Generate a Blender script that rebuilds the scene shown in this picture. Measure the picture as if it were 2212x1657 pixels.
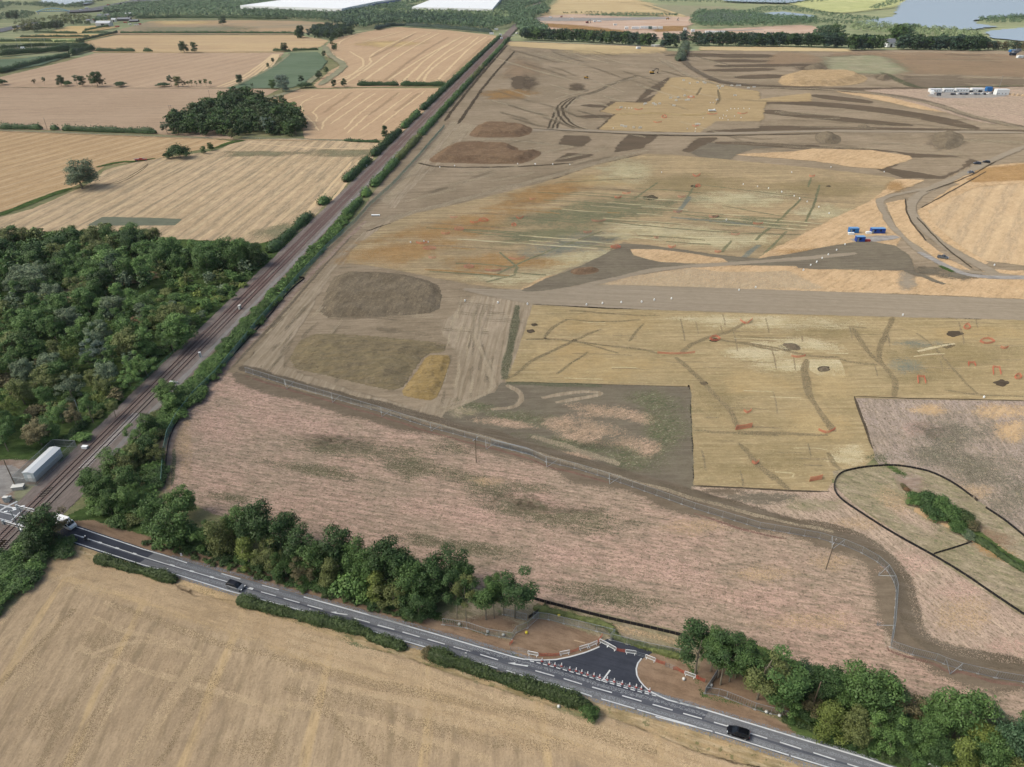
import bpy, bmesh, math, random
import numpy as np
from math import radians as R, sin, cos, pi, atan2, hypot
from mathutils import Vector, Matrix, noise as mn, geometry as mg
for _o in list(bpy.data.objects): bpy.data.objects.remove(_o)
SC = bpy.context.scene
COL = SC.collection
# ------------------------------------------------------------------ camera
HC = 120.0; PITCH = R(30.8); FPX = 1522.0          # camera height (m), pitch below the horizon, focal length
cam = bpy.data.cameras.new('camera'); cam.sensor_width = 36; cam.lens = FPX/2212*36
cam.clip_start = 1; cam.clip_end = 20000
CAM = bpy.data.objects.new('camera', cam); COL.objects.link(CAM)
CAM.location = (0, 0, HC); CAM.rotation_euler = (R(90)-PITCH, 0, 0); SC.camera = CAM
# ------------------------------------------------------------------ world and sun
SUN_EL, SUN_AZ = R(48), R(-100)                       # azimuth clockwise from +Y
W = bpy.data.worlds.new('World'); SC.world = W; W.use_nodes = True
nt = W.node_tree; bg = nt.nodes['Background']; bg.inputs[1].default_value = 0.15
sk = nt.nodes.new('ShaderNodeTexSky'); sk.sky_type = 'NISHITA'; sk.sun_disc = False
sk.sun_elevation = SUN_EL; sk.sun_rotation = SUN_AZ; sk.dust_density = 6; sk.air_density = 1.0; sk.ozone_density = 1.0
nt.links.new(sk.outputs[0], bg.inputs[0])
sl = bpy.data.lights.new('sun', 'SUN'); sl.energy = 1.1; sl.angle = R(24); sl.color = (1, .96, .89)
SUN = bpy.data.objects.new('sun', sl); COL.objects.link(SUN)
_d = Vector((sin(SUN_AZ)*cos(SUN_EL), cos(SUN_AZ)*cos(SUN_EL), sin(SUN_EL)))
SUN.rotation_euler = (-_d).to_track_quat('-Z', 'Y').to_euler(); SUN.location = (0, 0, 300)
SC.view_settings.view_transform = 'Standard'; SC.view_settings.look = 'None'
SC.view_settings.exposure = EXPO = 0.52; SC.view_settings.gamma = 1
SC.cycles.transparent_max_bounces = 24; SC.cycles.max_bounces = 4; SC.cycles.diffuse_bounces = 3
SC.cycles.volume_bounces = 0
K = (0.63, 0.668, 0.67)                                # photographed colour -> base colour under this light
# ------------------------------------------------------------------ coordinates: survey points read off the photograph, laid on the ground plane
def P(x, y, z=0.0):
    u = (x-1106)/FPX; v = (y-828.5)/FPX
    t = (HC-z)/(sin(PITCH)+v*cos(PITCH))
    return Vector((u*t, (cos(PITCH)-v*sin(PITCH))*t, z))
def ppm(y): return (y-828.5+FPX*math.tan(PITCH))*cos(PITCH)/HC      # pixels (2212 wide) per metre at that row
CR = {'a1':(0,0,700/2212),'a2':(600,0,700/2212),'a3':(1200,0,700/2212),'a4':(1800,0,700/2212),
'b1':(0,250,800/2212),'b2':(0,550,700/2212),'b3':(600,250,800/2212),'b4':(1300,250,700/2212),'b5':(1900,250,600/2209),
'c1':(0,1000,500/2071),'c2':(400,1150,600/2212),'c3':(900,1350,600/2212),'c4':(1200,1500,500/2212),'c5':(1600,1450,500/1959),
'c6':(2000,1500,500/2212),'c7':(2000,1050,500/1841),'c8':(600,800,700/2212),
'd1':(60,1100,200/2209),'d2':(300,900,200/2209),'d3':(560,640,200/2209),'d4':(820,370,200/2209),'d5':(1120,40,200/2209),
'd6':(1980,1723,200/2209),'d7':(150,1250,200/2209),'d8':(0,1150,150/1130),
'e1':(0,0,400/2212),'e2':(350,0,400/2212),'e3':(1280,0,500/2212),'e4':(1350,150,500/2212),'e5':(2200,180,300/2212),
'e6':(1200,730,700/2212),'e7':(1800,700,700/2212),'e8':(1000,1050,600/2212),
'f1':(0,1350,700/2212),'f2':(700,1450,1000/2212),'f3':(150,1050,450/1864),'f4':(1750,80,750/2212),'f5':(2100,640,400/2212),
'D':(0,0,2500/2212)}
def Z(c, s):
    x0, y0, k = CR[c]; q = 2212/2500; out = []
    for w in s.split():
        v = [float(a) for a in w.split(',')]
        out.append(((x0+v[0]*k)*q, (y0+v[1]*k)*q) + ((v[2]*k*q,) if len(v) > 2 else ()))
    return out
def D(s): return Z('D', s)
def wang(a, b):
    a = P(*a); b = P(*b); return atan2(b.y-a.y, b.x-a.x)
# ------------------------------------------------------------------ materials
def lin(h, k=1.0):
    o = []
    for i in range(3):
        c = int(h[i*2:i*2+2], 16)/255
        c = c/12.92 if c <= .04045 else ((c+.055)/1.055)**2.4
        o.append(min(c*K[i]*k, .9))
    return (*o, 1)
class NT:
    def __init__(s, name):
        s.m = bpy.data.materials.new(name); s.m.use_nodes = True; s.t = s.m.node_tree
        s.t.nodes.clear(); s.out = s.n('OutputMaterial')
    def n(s, ty, **kw):
        nd = s.t.nodes.new('ShaderNode'+ty)
        for k, v in kw.items():
            if k.startswith('_'): nd.inputs[int(k[1:])].default_value = v
            else: setattr(nd, k, v)
        return nd
    def l(s, a, b): s.t.links.new(a, b)
    def math(s, op, a, b=None, c=None, clamp=False):
        nd = s.n('Math', operation=op); nd.use_clamp = clamp
        for i, v in enumerate((a, b, c)):
            if v is None: continue
            if isinstance(v, (int, float)): nd.inputs[i].default_value = v
            else: s.l(v, nd.inputs[i])
        return nd.outputs[0]
    def noise(s, vec, scale, detail=3, rough=.55, dist=0):
        nd = s.n('TexNoise'); nd.inputs['Scale'].default_value = scale; nd.inputs['Detail'].default_value = detail
        nd.inputs['Roughness'].default_value = rough; nd.inputs['Distortion'].default_value = dist
        if vec is not None: s.l(vec, nd.inputs['Vector'])
        return nd.outputs[0]
    def rng(s, v, a, b, c=0., d=1., smooth=True):
        nd = s.n('MapRange'); nd.interpolation_type = 'SMOOTHSTEP' if smooth else 'LINEAR'
        s.l(v, nd.inputs[0])
        for i, q in enumerate((a, b, c, d)): nd.inputs[i+1].default_value = q
        return nd.outputs[0]
    def mix(s, f, a, b, mode='MIX'):
        nd = s.n('Mix', data_type='RGBA', blend_type=mode)
        for i, v in ((0, f), (6, a), (7, b)):
            if isinstance(v, (int, float)): nd.inputs[i].default_value = v
            elif isinstance(v, tuple): nd.inputs[i].default_value = v
            else: s.l(v, nd.inputs[i])
        return nd.outputs[2]
    def mapping(s, vec, ang, sx, sy):
        nd = s.n('Mapping', vector_type='TEXTURE'); s.l(vec, nd.inputs[0])
        nd.inputs[2].default_value = (0, 0, ang); nd.inputs[3].default_value = (sx, sy, 1); return nd.outputs[0]
MATS = {}
def gmat(name, c, c2, c3=None, ang=0., sx=25., sy=1.6, big=45., f2=.8, f3=.6, grain=.55, amp=.30, stripes=(), soft=True, k=1., contrast=1., spots=None, op=1., speck=None):
    """ground: two tones in large patches, a third in streaks along ang, fine grain, optional drilled lines, ragged edge."""
    t = NT(name); MATS[name] = t.m
    pos = t.n('NewGeometry').outputs['Position']
    n1 = t.noise(pos, 1/big, 5, .6)
    col = t.mix(t.math('MULTIPLY', t.rng(n1, .5-.13/contrast, .5+.13/contrast), f2), lin(c, k), lin(c2, k))
    if c3:
        st = t.noise(t.mapping(pos, ang, sx, sy), 1., 4, .6)
        col = t.mix(t.math('MULTIPLY', t.rng(st, .42, .68), f3), col, lin(c3, k))
    for (sp, w, sc, stg, dst, off) in stripes:
        sep = t.n('SeparateXYZ'); t.l(t.mapping(pos, ang, 1, 1), sep.inputs[0])
        wob = t.noise(pos, 1/40, 2)
        y = t.math('MULTIPLY_ADD', wob, dst, sep.outputs[1])
        y = t.math('PINGPONG', t.math('ADD', y, off+5000.), sp/2)
        m = t.rng(y, w*.5, w*.5+w*.6, 1., 0.)
        brk = t.rng(t.noise(t.mapping(pos, ang, 12, 1.5), 1., 3), .3, .6)
        col = t.mix(t.math('MULTIPLY', t.math('MULTIPLY', m, stg), brk), col, lin(sc, k))
    if spots:
        sp = t.noise(pos, 1/spots[0], 3, .6)
        col = t.mix(t.math('MULTIPLY', t.rng(sp, spots[1], spots[1]+.06), spots[3]), col, lin(spots[2], k))
    if speck:
        for i_, (sc_, th_, hx_, st_) in enumerate(speck):
            q_ = t.noise(t.mapping(pos, ang, sc_*1.5, sc_), 1., 3, .7)
            col = t.mix(t.math('MULTIPLY', t.rng(q_, th_, th_+.09), st_), col, lin(hx_, k))
    g = t.noise(pos, 1/grain, 3, .75)
    g2 = t.noise(t.mapping(pos, ang, 4, .5), 1., 2, .6)
    g3 = t.noise(t.mapping(pos, ang, 2.4, 1.1), 1/(grain*3.2), 4, .7)
    br = t.math('ADD', t.math('MULTIPLY_ADD', g, amp*2.2, 1-amp*1.1), t.math('ADD', t.math('MULTIPLY_ADD', g2, amp, -amp*.5), t.math('MULTIPLY_ADD', g3, amp*3.2, -amp*1.6)))
    vm = t.n('VectorMath', operation='SCALE'); t.l(col, vm.inputs[0]); t.l(br, vm.inputs['Scale'])
    bs = t.n('BsdfDiffuse'); bs.inputs[1].default_value = .5; t.l(vm.outputs[0], bs.inputs[0])
    if soft:
        at = t.n('Attribute', attribute_name='edge')
        en = t.noise(t.mapping(pos, ang, 2.2, .8), 1., 5, .75)
        en2 = t.noise(pos, 1/12., 3, .6)
        e = t.math('MULTIPLY_ADD', en2, .55, t.math('MULTIPLY', en, .75))
        a = t.rng(t.math('SUBTRACT', at.outputs['Fac'], t.math('MULTIPLY_ADD', e, 1.5, -.48)), -.26, .26)
        a = t.math('MULTIPLY', t.math('MAXIMUM', a, t.math('GREATER_THAN', at.outputs['Fac'], .995)), op)
        fl = t.n('VectorMath', operation='SNAP'); t.l(pos, fl.inputs[0]); fl.inputs[1].default_value = (.13, .13, 1000)
        wn = t.n('TexWhiteNoise', noise_dimensions='2D'); t.l(fl.outputs[0], wn.inputs[0])
        a = t.math('LESS_THAN', wn.outputs[0], a)
        mx = t.n('MixShader'); tr = t.n('BsdfTransparent')
        t.l(a, mx.inputs[0]); t.l(tr.outputs[0], mx.inputs[1]); t.l(bs.outputs[0], mx.inputs[2]); t.l(mx.outputs[0], t.out.inputs[0])
    else: t.l(bs.outputs[0], t.out.inputs[0])
    return t.m
def pmat(name, c, rough=.6, metal=0., k=1., var=.15, scale=3., spec=.4):
    t = NT(name); MATS[name] = t.m
    pos = t.n('TexCoord').outputs['Object']
    n = t.noise(pos, scale, 4, .6)
    vm = t.n('VectorMath', operation='SCALE'); vm.inputs[0].default_value = lin(c, k)[:3]
    t.l(t.math('MULTIPLY_ADD', n, var*2, 1-var), vm.inputs['Scale'])
    b = t.n('BsdfPrincipled'); t.l(vm.outputs[0], b.inputs['Base Color'])
    b.inputs['Roughness'].default_value = rough; b.inputs['Metallic'].default_value = metal
    b.inputs['Specular IOR Level'].default_value = spec
    t.l(b.outputs[0], t.out.inputs[0]); return t.m
# ------------------------------------------------------------------ object helpers
def tag(o, label=None, cat=None, group=None, kind=None):
    if label: o['label'] = label
    if cat: o['category'] = cat
    if group: o['group'] = group
    if kind: o['kind'] = kind
    return o
def link(name, me, parent=None, loc=None, rz=0.):
    o = bpy.data.objects.new(name, me); COL.objects.link(o)
    if parent: o.parent = parent
    if loc is not None: o.location = loc
    if rz: o.rotation_euler = (0, 0, rz)
    return o
def empty(name, loc=(0, 0, 0), rz=0.): return link(name, None, None, loc, rz)
def dup(o, loc=None, rz=None, sc=None, parent=None):
    c = o.copy(); COL.objects.link(c)
    if parent is not None: c.parent = parent
    if loc is not None: c.location = loc
    if rz is not None: c.rotation_euler = (0, 0, rz)
    if sc is not None: c.scale = sc if isinstance(sc, tuple) else (sc, sc, sc)
    for ch in list(o.children): dup(ch, parent=c)
    return c
def relabel(o, **kw): tag(o, kw.get('label'), kw.get('cat'), kw.get('group')); return o
class MB:
    """collects simple solids and links them as one mesh"""
    def __init__(s): s.v = []; s.f = []; s.mi = []; s.mats = []
    def mat(s, m):
        if m not in s.mats: s.mats.append(m)
        return s.mats.index(m)
    def add(s, vs, fs, m=0):
        b = len(s.v); s.v += [tuple(v) for v in vs]; s.f += [tuple(i+b for i in f) for f in fs]; s.mi += [m]*len(fs)
        return s
    def box(s, x0, x1, y0, y1, z0, z1, m=0, M=None, tx=0., ty=0.):
        vs = [Vector((x, y, z)) for z in (z0, z1) for (x, y) in ((x0, y0), (x1, y0), (x1, y1), (x0, y1))]
        if tx or ty:
            cx, cy = (x0+x1)/2, (y0+y1)/2
            for v in vs[4:]: v.x = cx+(v.x-cx)*(1-tx); v.y = cy+(v.y-cy)*(1-ty)
        if M: vs = [M @ v for v in vs]
        return s.add(vs, [(3, 2, 1, 0), (4, 5, 6, 7), (0, 1, 5, 4), (1, 2, 6, 5), (2, 3, 7, 6), (3, 0, 4, 7)], m)
    def tube(s, a, b, r0, r1=None, n=6, m=0, cap=True):
        a = Vector(a); b = Vector(b); r1 = r0 if r1 is None else r1
        d = (b-a).normalized(); q = d.to_track_quat('Z', 'Y').to_matrix()
        vs = [p + q @ Vector((cos(2*pi*i/n)*r, sin(2*pi*i/n)*r, 0)) for p, r in ((a, r0), (b, r1)) for i in range(n)]
        fs = [(i, (i+1) % n, n+(i+1) % n, n+i) for i in range(n)]
        if cap: fs += [tuple(range(n-1, -1, -1)), tuple(range(n, 2*n))]
        return s.add(vs, fs, m)
    def lathe(s, prof, n=12, c=(0, 0, 0), m=0):
        vs = [(c[0]+r*cos(2*pi*i/n), c[1]+r*sin(2*pi*i/n), c[2]+z) for r, z in prof for i in range(n)]
        fs = [(j*n+i, j*n+(i+1) % n, (j+1)*n+(i+1) % n, (j+1)*n+i) for j in range(len(prof)-1) for i in range(n)]
        fs += [tuple(range(n-1, -1, -1)), tuple((len(prof)-1)*n+i for i in range(n))]
        return s.add(vs, fs, m)
    def mesh(s, name, mats, smooth=False):
        me = bpy.data.meshes.new(name); me.from_pydata(s.v, [], s.f)
        for m in (mats if isinstance(mats, (list, tuple)) else [mats]): me.materials.append(m)
        me.polygons.foreach_set('material_index', s.mi)
        if smooth: me.polygons.foreach_set('use_smooth', [True]*len(s.f))
        me.update(); return me
    def build(s, name, mats, parent=None, loc=None, rz=0., smooth=False):
        return link(name, s.mesh(name, mats, smooth), parent, loc, rz)
# ------------------------------------------------------------------ ground surfaces
ZC = [0.004]
def resample(pts, step, closed=True):
    out = []; n = len(pts)
    for i in range(n if closed else n-1):
        a = pts[i]; b = pts[(i+1) % n]; L = (b-a).length
        st = step if step else max(.9, min(14., a.length/170))
        k = max(1, int(L/st))
        for j in range(k): out.append(a.lerp(b, j/k))
    if not closed: out.append(pts[-1])
    return out
def smooth_line(pts, it=2, closed=False):
    for _ in range(it):
        o = [] if closed else [pts[0]]; n = len(pts)
        for i in range(n if closed else n-1):
            a, b = pts[i], pts[(i+1) % n]
            o += [a.lerp(b, .25), a.lerp(b, .75)]
        if not closed: o.append(pts[-1])
        pts = o
    return pts
def inside(p, poly):
    r = False; n = len(poly)
    for i in range(n):
        a, b = poly[i], poly[i-1]
        if (a[1] > p[1]) != (b[1] > p[1]) and p[0] < (b[0]-a[0])*(p[1]-a[1])/(b[1]-a[1])+a[0]: r = not r
    return r
class Surf:
    def __init__(s, name, lvl=0): s.name = name; s.v = []; s.e = []; s.f = []; s.mi = []; s.mats = []; s.b = .004+.012*lvl; s.k = [0, 0, 0]
    def m(s, mat):
        mat = MATS[mat] if isinstance(mat, str) else mat
        if mat not in s.mats: s.mats.append(mat)
        return s.mats.index(mat)
    def world(s, pts, z, mat, soft=1., jit=.5, curve=0, step=None):
        """pts: world XY outline"""
        mi = s.m(mat); pts = [Vector((p[0], p[1])) for p in pts]
        if curve: pts = smooth_line(pts, curve, True)
        area = sum(pts[i].x*pts[(i+1) % len(pts)].y-pts[(i+1) % len(pts)].x*pts[i].y for i in range(len(pts)))
        if area < 0: pts.reverse()
        pts = resample(pts, step)
        n = len(pts); nor = []
        for i in range(n):
            d = (pts[(i+1) % n]-pts[i-1]); nor.append(Vector((d.y, -d.x)).normalized() if d.length > 1e-6 else Vector((0, 0)))
        if jit:
            for i in range(n):
                q = pts[i]; a = mn.noise((q.x/7, q.y/7, 3.1))+.5*mn.noise((q.x/1.7, q.y/1.7, 9.1)); pts[i] = q+nor[i]*a*jit*max(1, q.length/350)
        xs = [q.x for q in pts]; ys = [q.y for q in pts]; gp = []; g = 40.
        if max(xs)-min(xs) < 4000:
            for i in range(int(min(xs)//g), int(max(xs)//g)+1):
                for j in range(int(min(ys)//g), int(max(ys)//g)+1):
                    c = (i*g+.31*g, j*g+.17*g)
                    if inside(c, pts) and min((q.x-c[0])**2+(q.y-c[1])**2 for q in pts) > 9: gp.append(Vector(c))
        r = mg.delaunay_2d_cdt(pts+gp, [], [list(range(n))], 1, 1e-4)
        b = len(s.v); s.v += [(q.x, q.y, z) for q in r[0]]; s.e += [1.]*len(r[0])
        for f in r[2]: s.f.append(tuple(b+i for i in f)); s.mi.append(mi)
        if soft:
            b = len(s.v)
            for i in range(n):
                sf = 1.5*soft*max(1, pts[i].length/500); o = pts[i]+nor[i]*sf
                s.v += [(pts[i].x, pts[i].y, z), (o.x, o.y, z-.0001)]; s.e += [.99, 0.]
            for i in range(n):
                j = (i+1) % n; s.f.append((b+2*i, b+2*i+1, b+2*j+1, b+2*j)); s.mi.append(mi)
        return s
    def z(s, t=0):
        s.k[t] += 1; return s.b+.0004*((s.k[0]-1) if t == 0 else 8+(s.k[1] % 9) if t == 1 else 18+(s.k[2] % 40)*.4)
    def poly(s, pts, mat, soft=1., jit=.5, curve=0): return s.world([P(*p[:2]) for p in pts], s.z(), mat, soft, jit, curve)
    def band(s, pts, mat, soft=1., jit=.4):
        """pts (x, y, half height) -> long lens shape"""
        up = [(p[0], p[1]-p[2]) for p in pts]; dn = [(p[0], p[1]+p[2]) for p in reversed(pts)]
        return s.world([P(*p) for p in up+dn], s.z(), mat, soft, jit, 1)
    def blob(s, cx, cy, rx, ry, mat, soft=6., jit=3., rot=0., top=.62):
        """patch that fades out into its surroundings"""
        mi = s.m(mat); z = s.z(1); n = 26; hard = soft <= 1.
        rings = ((1.05, 0.), (.95, .99), (.5, .99)) if hard else ((1.6, 0.), (1.2, .3), (.8, .32+top*.32), (.4, .36+top*.5))
        b = len(s.v)
        for k, e in rings:
            for i in range(n):
                a = 2*pi*i/n; q = k*(1+.45*mn.noise((cos(a)*1.5+cx*.013, sin(a)*1.5+cy*.017, 5.)))
                x, y = cos(a)*rx*q, sin(a)*ry*q
                p = P(cx+x*cos(rot)-y*sin(rot), max(cy+x*sin(rot)+y*cos(rot), -70)); s.v.append((p.x, p.y, z)); s.e.append(e)
        p = P(cx, cy); s.v.append((p.x, p.y, z)); s.e.append(rings[-1][1]+(.0 if hard else .05))
        for r in range(len(rings)-1):
            for i in range(n):
                s.f.append((b+r*n+i, b+r*n+(i+1) % n, b+(r+1)*n+(i+1) % n, b+(r+1)*n+i)); s.mi.append(mi)
        r = len(rings)-1
        for i in range(n): s.f.append((b+r*n+i, b+r*n+(i+1) % n, b+len(rings)*n)); s.mi.append(mi)
        return s
    def line(s, pts, w, mat, soft=.4, curve=1, wob=0., D2=True, closed=False):
        mi = s.m(mat); z = s.z(2)
        pts = [P(*p[:2]).xy if D2 else Vector(p[:2]) for p in pts]
        if curve: pts = smooth_line(pts, curve, closed)
        soft0 = soft; soft = max(soft, w*.4) if soft else 0
        pts = resample(pts, None, closed)
        n = len(pts); b = len(s.v)
        for i in range(n):
            d = (pts[(i+1) % n] if (closed or i < n-1) else pts[i])-(pts[i-1] if (closed or i) else pts[i])
            nr = Vector((d.y, -d.x)).normalized() if d.length > 1e-6 else Vector((1, 0)); q = pts[i]
            if wob: q = q+nr*wob*(mn.noise((q.x/9, q.y/9, 1.))+.4*mn.noise((q.x/2.5, q.y/2.5, 1.)))
            tp = 1 if not soft else (.75+.5*mn.noise((q.x/14, q.y/14, 7.)))*min(1, .25+min(i, n-1-i)/4*1.)
            for o, e in ((-w/2*tp-soft, 0.), (-w/2*tp, .99), (w/2*tp, .99), (w/2*tp+soft, 0.)):
                s.v.append((q.x+nr.x*o, q.y+nr.y*o, z)); s.e.append(e)
        for i in range(n if closed else n-1):
            j = (i+1) % n
            for k in range(3) if n > 1 else ():
                s.f.append((b+4*i+k, b+4*j+k, b+4*j+k+1, b+4*i+k+1)); s.mi.append(mi)
        return s
    def build(s, label=None, cat=None, kind='structure', parent=None):
        me = bpy.data.meshes.new(s.name); me.from_pydata([(x, y, z*(1+(min(hypot(x, y), 4000)/250)**2)) for x, y, z in s.v], [], s.f)
        for m in s.mats: me.materials.append(m)
        me.polygons.foreach_set('material_index', s.mi)
        at = me.attributes.new('edge', 'FLOAT', 'POINT'); at.data.foreach_set('value', s.e)
        me.update(); o = link(s.name, me, parent)
        if not parent: tag(o, label, cat, None, kind)
        return o
# ================================================================== ground materials (base colours of dry stubble, soil, clay, grass)
RA = wang((145, 1033), (1070, 103))                 # railway direction
A_FG = wang((170, 1657), (330, 1330)); A_ROAD = wang((150, 1150), (1500, 1550))
gmat('m_ground', '757a58', '8b8563', 'a39872', ang=0, sx=60, sy=12, big=120, soft=False)
gmat('m_fgfield', 'b69e80', 'c6ae8e', 'a18d74', ang=A_FG, sx=24, sy=1.4, big=30, f2=.7, f3=.55, grain=.5, amp=.26,
     stripes=[(21, 1.1, 'd6b888', .55, 9, 3), (10.5, .8, '8c7a60', .35, 12, 6)], spots=(.9, .66, '767050', .3), speck=((.5, .56, '8f7a5c', .35), (.35, .58, 'd0b58c', .35)))
gmat('m_fglight', 'd0b794', 'c6ad8a', 'b69d7b', ang=A_FG, sx=8, sy=1, big=10, f3=.4, grain=.4, amp=.24, op=.5)
gmat('m_fgdark', '988466', '8f7c60', 'a38f70', ang=A_FG, sx=8, sy=1, big=10, f3=.4, grain=.4, amp=.24, op=.3)
gmat('m_fgedge', 'c4aa88', 'b59b79', 'a08b6f', ang=A_ROAD, sx=22, sy=1.3, big=20, f3=.5, grain=.45, amp=.28, stripes=[(7.5, .9, 'd8ba8a', .4, 5, 0)], op=.75, speck=((.5, .56, '8f7a5c', .35), (.35, .58, 'd0b58c', .35)))
gmat('m_verge', 'b39a76', '8a7d5a', 'c8b595', ang=A_ROAD, sx=5, sy=.8, big=9, grain=.35, amp=.35, spots=(1.6, .58, '5d6640', .6))
gmat('m_vergesoil', '8f7762', 'a08872', '77624f', ang=A_ROAD, sx=6, sy=1.5, big=10, grain=.4, amp=.25)
gmat('m_greengrass', '4a5d36', '5e6d40', '37482c', ang=0, sx=4, sy=2, big=8, grain=.35, amp=.45)
gmat('m_pink', 'bd9f8d', 'ac9783', '857966', ang=A_ROAD+.1, sx=6, sy=.9, big=26, f2=.8, f3=.75, grain=.42, amp=.42, spots=(2.2, .60, '74704f', .3), speck=((.6, .53, '6c6250', .7), (.5, .56, 'cdb3a2', .42), (1.6, .56, '857965', .4)))
gmat('m_pinkdark', '6b6852', '787159', '555a42', ang=A_ROAD+.1, sx=5, sy=.9, big=10, f3=.7, grain=.45, amp=.45, op=.85, speck=((.6, .53, '6c6250', .7), (.5, .56, 'cdb3a2', .42), (1.6, .56, '857965', .4)))
gmat('m_pinklight', 'd0ac9c', 'c6a493', 'ab8f7f', ang=A_ROAD+.1, sx=6, sy=.9, big=14, f3=.6, grain=.42, amp=.38, op=.55, speck=((.6, .53, '6c6250', .7), (.5, .56, 'cdb3a2', .42), (1.6, .56, '857965', .4)))
gmat('m_tanlight', 'c6a985', 'b69b7b', '9c8468', ang=A_ROAD, sx=6, sy=.9, big=14, f3=.5, grain=.45, amp=.35, op=.55, speck=((.6, .53, '6c6250', .7), (.5, .56, 'cdb3a2', .42), (1.6, .56, '857965', .4)))
gmat('m_mead2', 'b39c8a', 'a4927f', 'c8b19a', ang=wang((1850, 1100), (2212, 1400)), sx=14, sy=1.1, big=22, f3=.6, grain=.45, amp=.35, speck=((.6, .53, '6c6250', .7), (.5, .56, 'cdb3a2', .42), (1.6, .56, '857965', .4)))
gmat('m_mead3', 'a49489', '948677', 'bba896', ang=wang((1950, 880), (2050, 1050)), sx=12, sy=1., big=22, f2=.9, f3=.55, grain=.5, amp=.38, spots=(2.6, .6, 'c2ae90', .4), speck=((.6, .53, '6c6250', .7), (.5, .56, 'cdb3a2', .42), (1.6, .56, '857965', .4)))
gmat('m_mead3d', '6f6b5b', '7c7464', '62634f', ang=0, sx=5, sy=1.2, big=12, f3=.5, grain=.6, amp=.4, op=.7, spots=(2.2, .62, 'a99878', .5))
gmat('m_bank', 'a59680', '958a70', '7d7a5a', ang=A_ROAD-.2, sx=4, sy=1.2, big=9, f2=.9, f3=.6, grain=.5, amp=.42, spots=(2., .6, '5f6a44', .5), speck=((.6, .55, '5e5d42', .5), (.45, .57, 'c8b592', .5)))
gmat('m_soil', 'a2917b', '8d7e69', '7c6e5b', ang=.1, sx=30, sy=2.0, big=60, f2=.8, f3=.6, grain=.8, amp=.2, speck=((1.2, .56, 'a99a84', .45), (1., .58, '74685a', .4)))
gmat('m_soilway', 'a99984', '998a75', '857661', ang=RA, sx=45, sy=1.2, big=30, f3=.65, grain=.7, amp=.2, stripes=[(3.2, .5, 'b3a48c', .45, 6, 1)])
gmat('m_soildark', '786b5b', '837564', '6e6253', ang=.05, sx=30, sy=2, big=25, f3=.5, grain=.7, amp=.2)
gmat('m_soilpale', 'ab9c84', 'a0917b', 'b9a98f', ang=RA-.2, sx=20, sy=1.5, big=20, f3=.5, grain=.8, amp=.22, op=.6)
gmat('m_mud', '74695a', '695e4f', '83776a', ang=A_ROAD, sx=30, sy=.9, big=14, f3=.6, grain=.6, amp=.24, op=.85)
gmat('m_haul', '9f9280', '988b78', '8b7e6c', ang=wang((1300, 632), (2212, 668)), sx=70, sy=1.4, big=35, f2=.5, f3=.5, grain=.5, amp=.14)
gmat('m_hauldark', '7b7262', '70675a', '877d6c', ang=wang((1400, 570), (1900, 560)), sx=40, sy=1.5, big=18, f3=.5, grain=.6, amp=.2)
gmat('m_clay', 'ab9773', '9d8b68', 'bba884', ang=.03, sx=30, sy=1.6, big=22, f2=.9, f3=.55, grain=.5, amp=.22, stripes=[(9, .7, '8a7a5c', .25, 3, 0), (2.4, .3, '8d7c5a', .3, 2, 0)], speck=((.8, .56, 'c4b48c', .4), (.6, .58, '85755a', .4)))
gmat('m_claygold', 'b29a70', 'bba67e', 'a48d66', ang=.03, sx=26, sy=1.5, big=16, f3=.5, grain=.5, amp=.2, op=.85)
gmat('m_clayolive', '928260', '877a5d', 'a29168', ang=.03, sx=22, sy=1.6, big=18, f3=.5, grain=.5, amp=.22, op=.6)
gmat('m_claypale', 'c9bb98', 'bbab84', 'd6ccae', ang=.03, sx=20, sy=1.2, big=12, f3=.5, grain=.6, amp=.18, op=.8)
gmat('m_clayline', '80735c', '897b62', '6f6552', ang=0, sx=8, sy=1, big=8, f3=.4, grain=.6, amp=.2, op=.62)
A_X = wang((800, 560), (1500, 430))
gmat('m_exc', 'a99374', '98866b', 'bba681', ang=.02, sx=50, sy=1.7, big=45, f2=.9, f3=.75, grain=.7, amp=.24, stripes=[(13, 1., '7d7254', .3, 4, 0), (4, .5, '85785a', .3, 3, 0)], speck=((1.1, .56, 'c0ae84', .4), (.9, .58, '7d7054', .4)))
gmat('m_excorange', 'a5835a', '98764f', 'b39364', ang=.02, sx=30, sy=1.5, big=22, f3=.6, grain=.7, amp=.24, op=0.85)
gmat('m_excgreen', '7a7a60', '6d705a', '8c8868', ang=.02, sx=40, sy=1.5, big=20, f3=.6, grain=.7, amp=.2, op=0.8)
gmat('m_excgrey', '7f8076', '72766f', '98967e', ang=.02, sx=40, sy=1.5, big=14, f3=.7, grain=.7, amp=.2, op=0.85)
gmat('m_excpale', 'beb18c', 'a89f80', 'd0c6a4', ang=.02, sx=45, sy=1.4, big=14, f3=.75, grain=.7, amp=.2, op=0.85)
gmat('m_tan', 'cbad88', 'bd9f7a', 'a88f70', ang=RA-.7, sx=20, sy=2.2, big=25, f2=.7, f3=.45, grain=.7, amp=.25, spots=(4, .62, '94845f', .5), speck=((1.1, .56, 'dcc5a0', .4), (.9, .58, '9c876c', .35)))
gmat('m_tan2', 'cdb28e', 'c2a582', 'b59a78', ang=wang((2060, 560), (2130, 440)), sx=60, sy=3, big=30, f2=.5, f3=.4, grain=.8, amp=.2,
     stripes=[(11, 3.5, 'a5927a', .5, 3, 0)], speck=((1.1, .56, 'dcc5a0', .4), (.9, .58, '9c876c', .35)))
gmat('m_weed', '626650', '6f6e56', '555c46', ang=0, sx=6, sy=2, big=10, grain=.7, amp=.35, op=.6)
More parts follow.
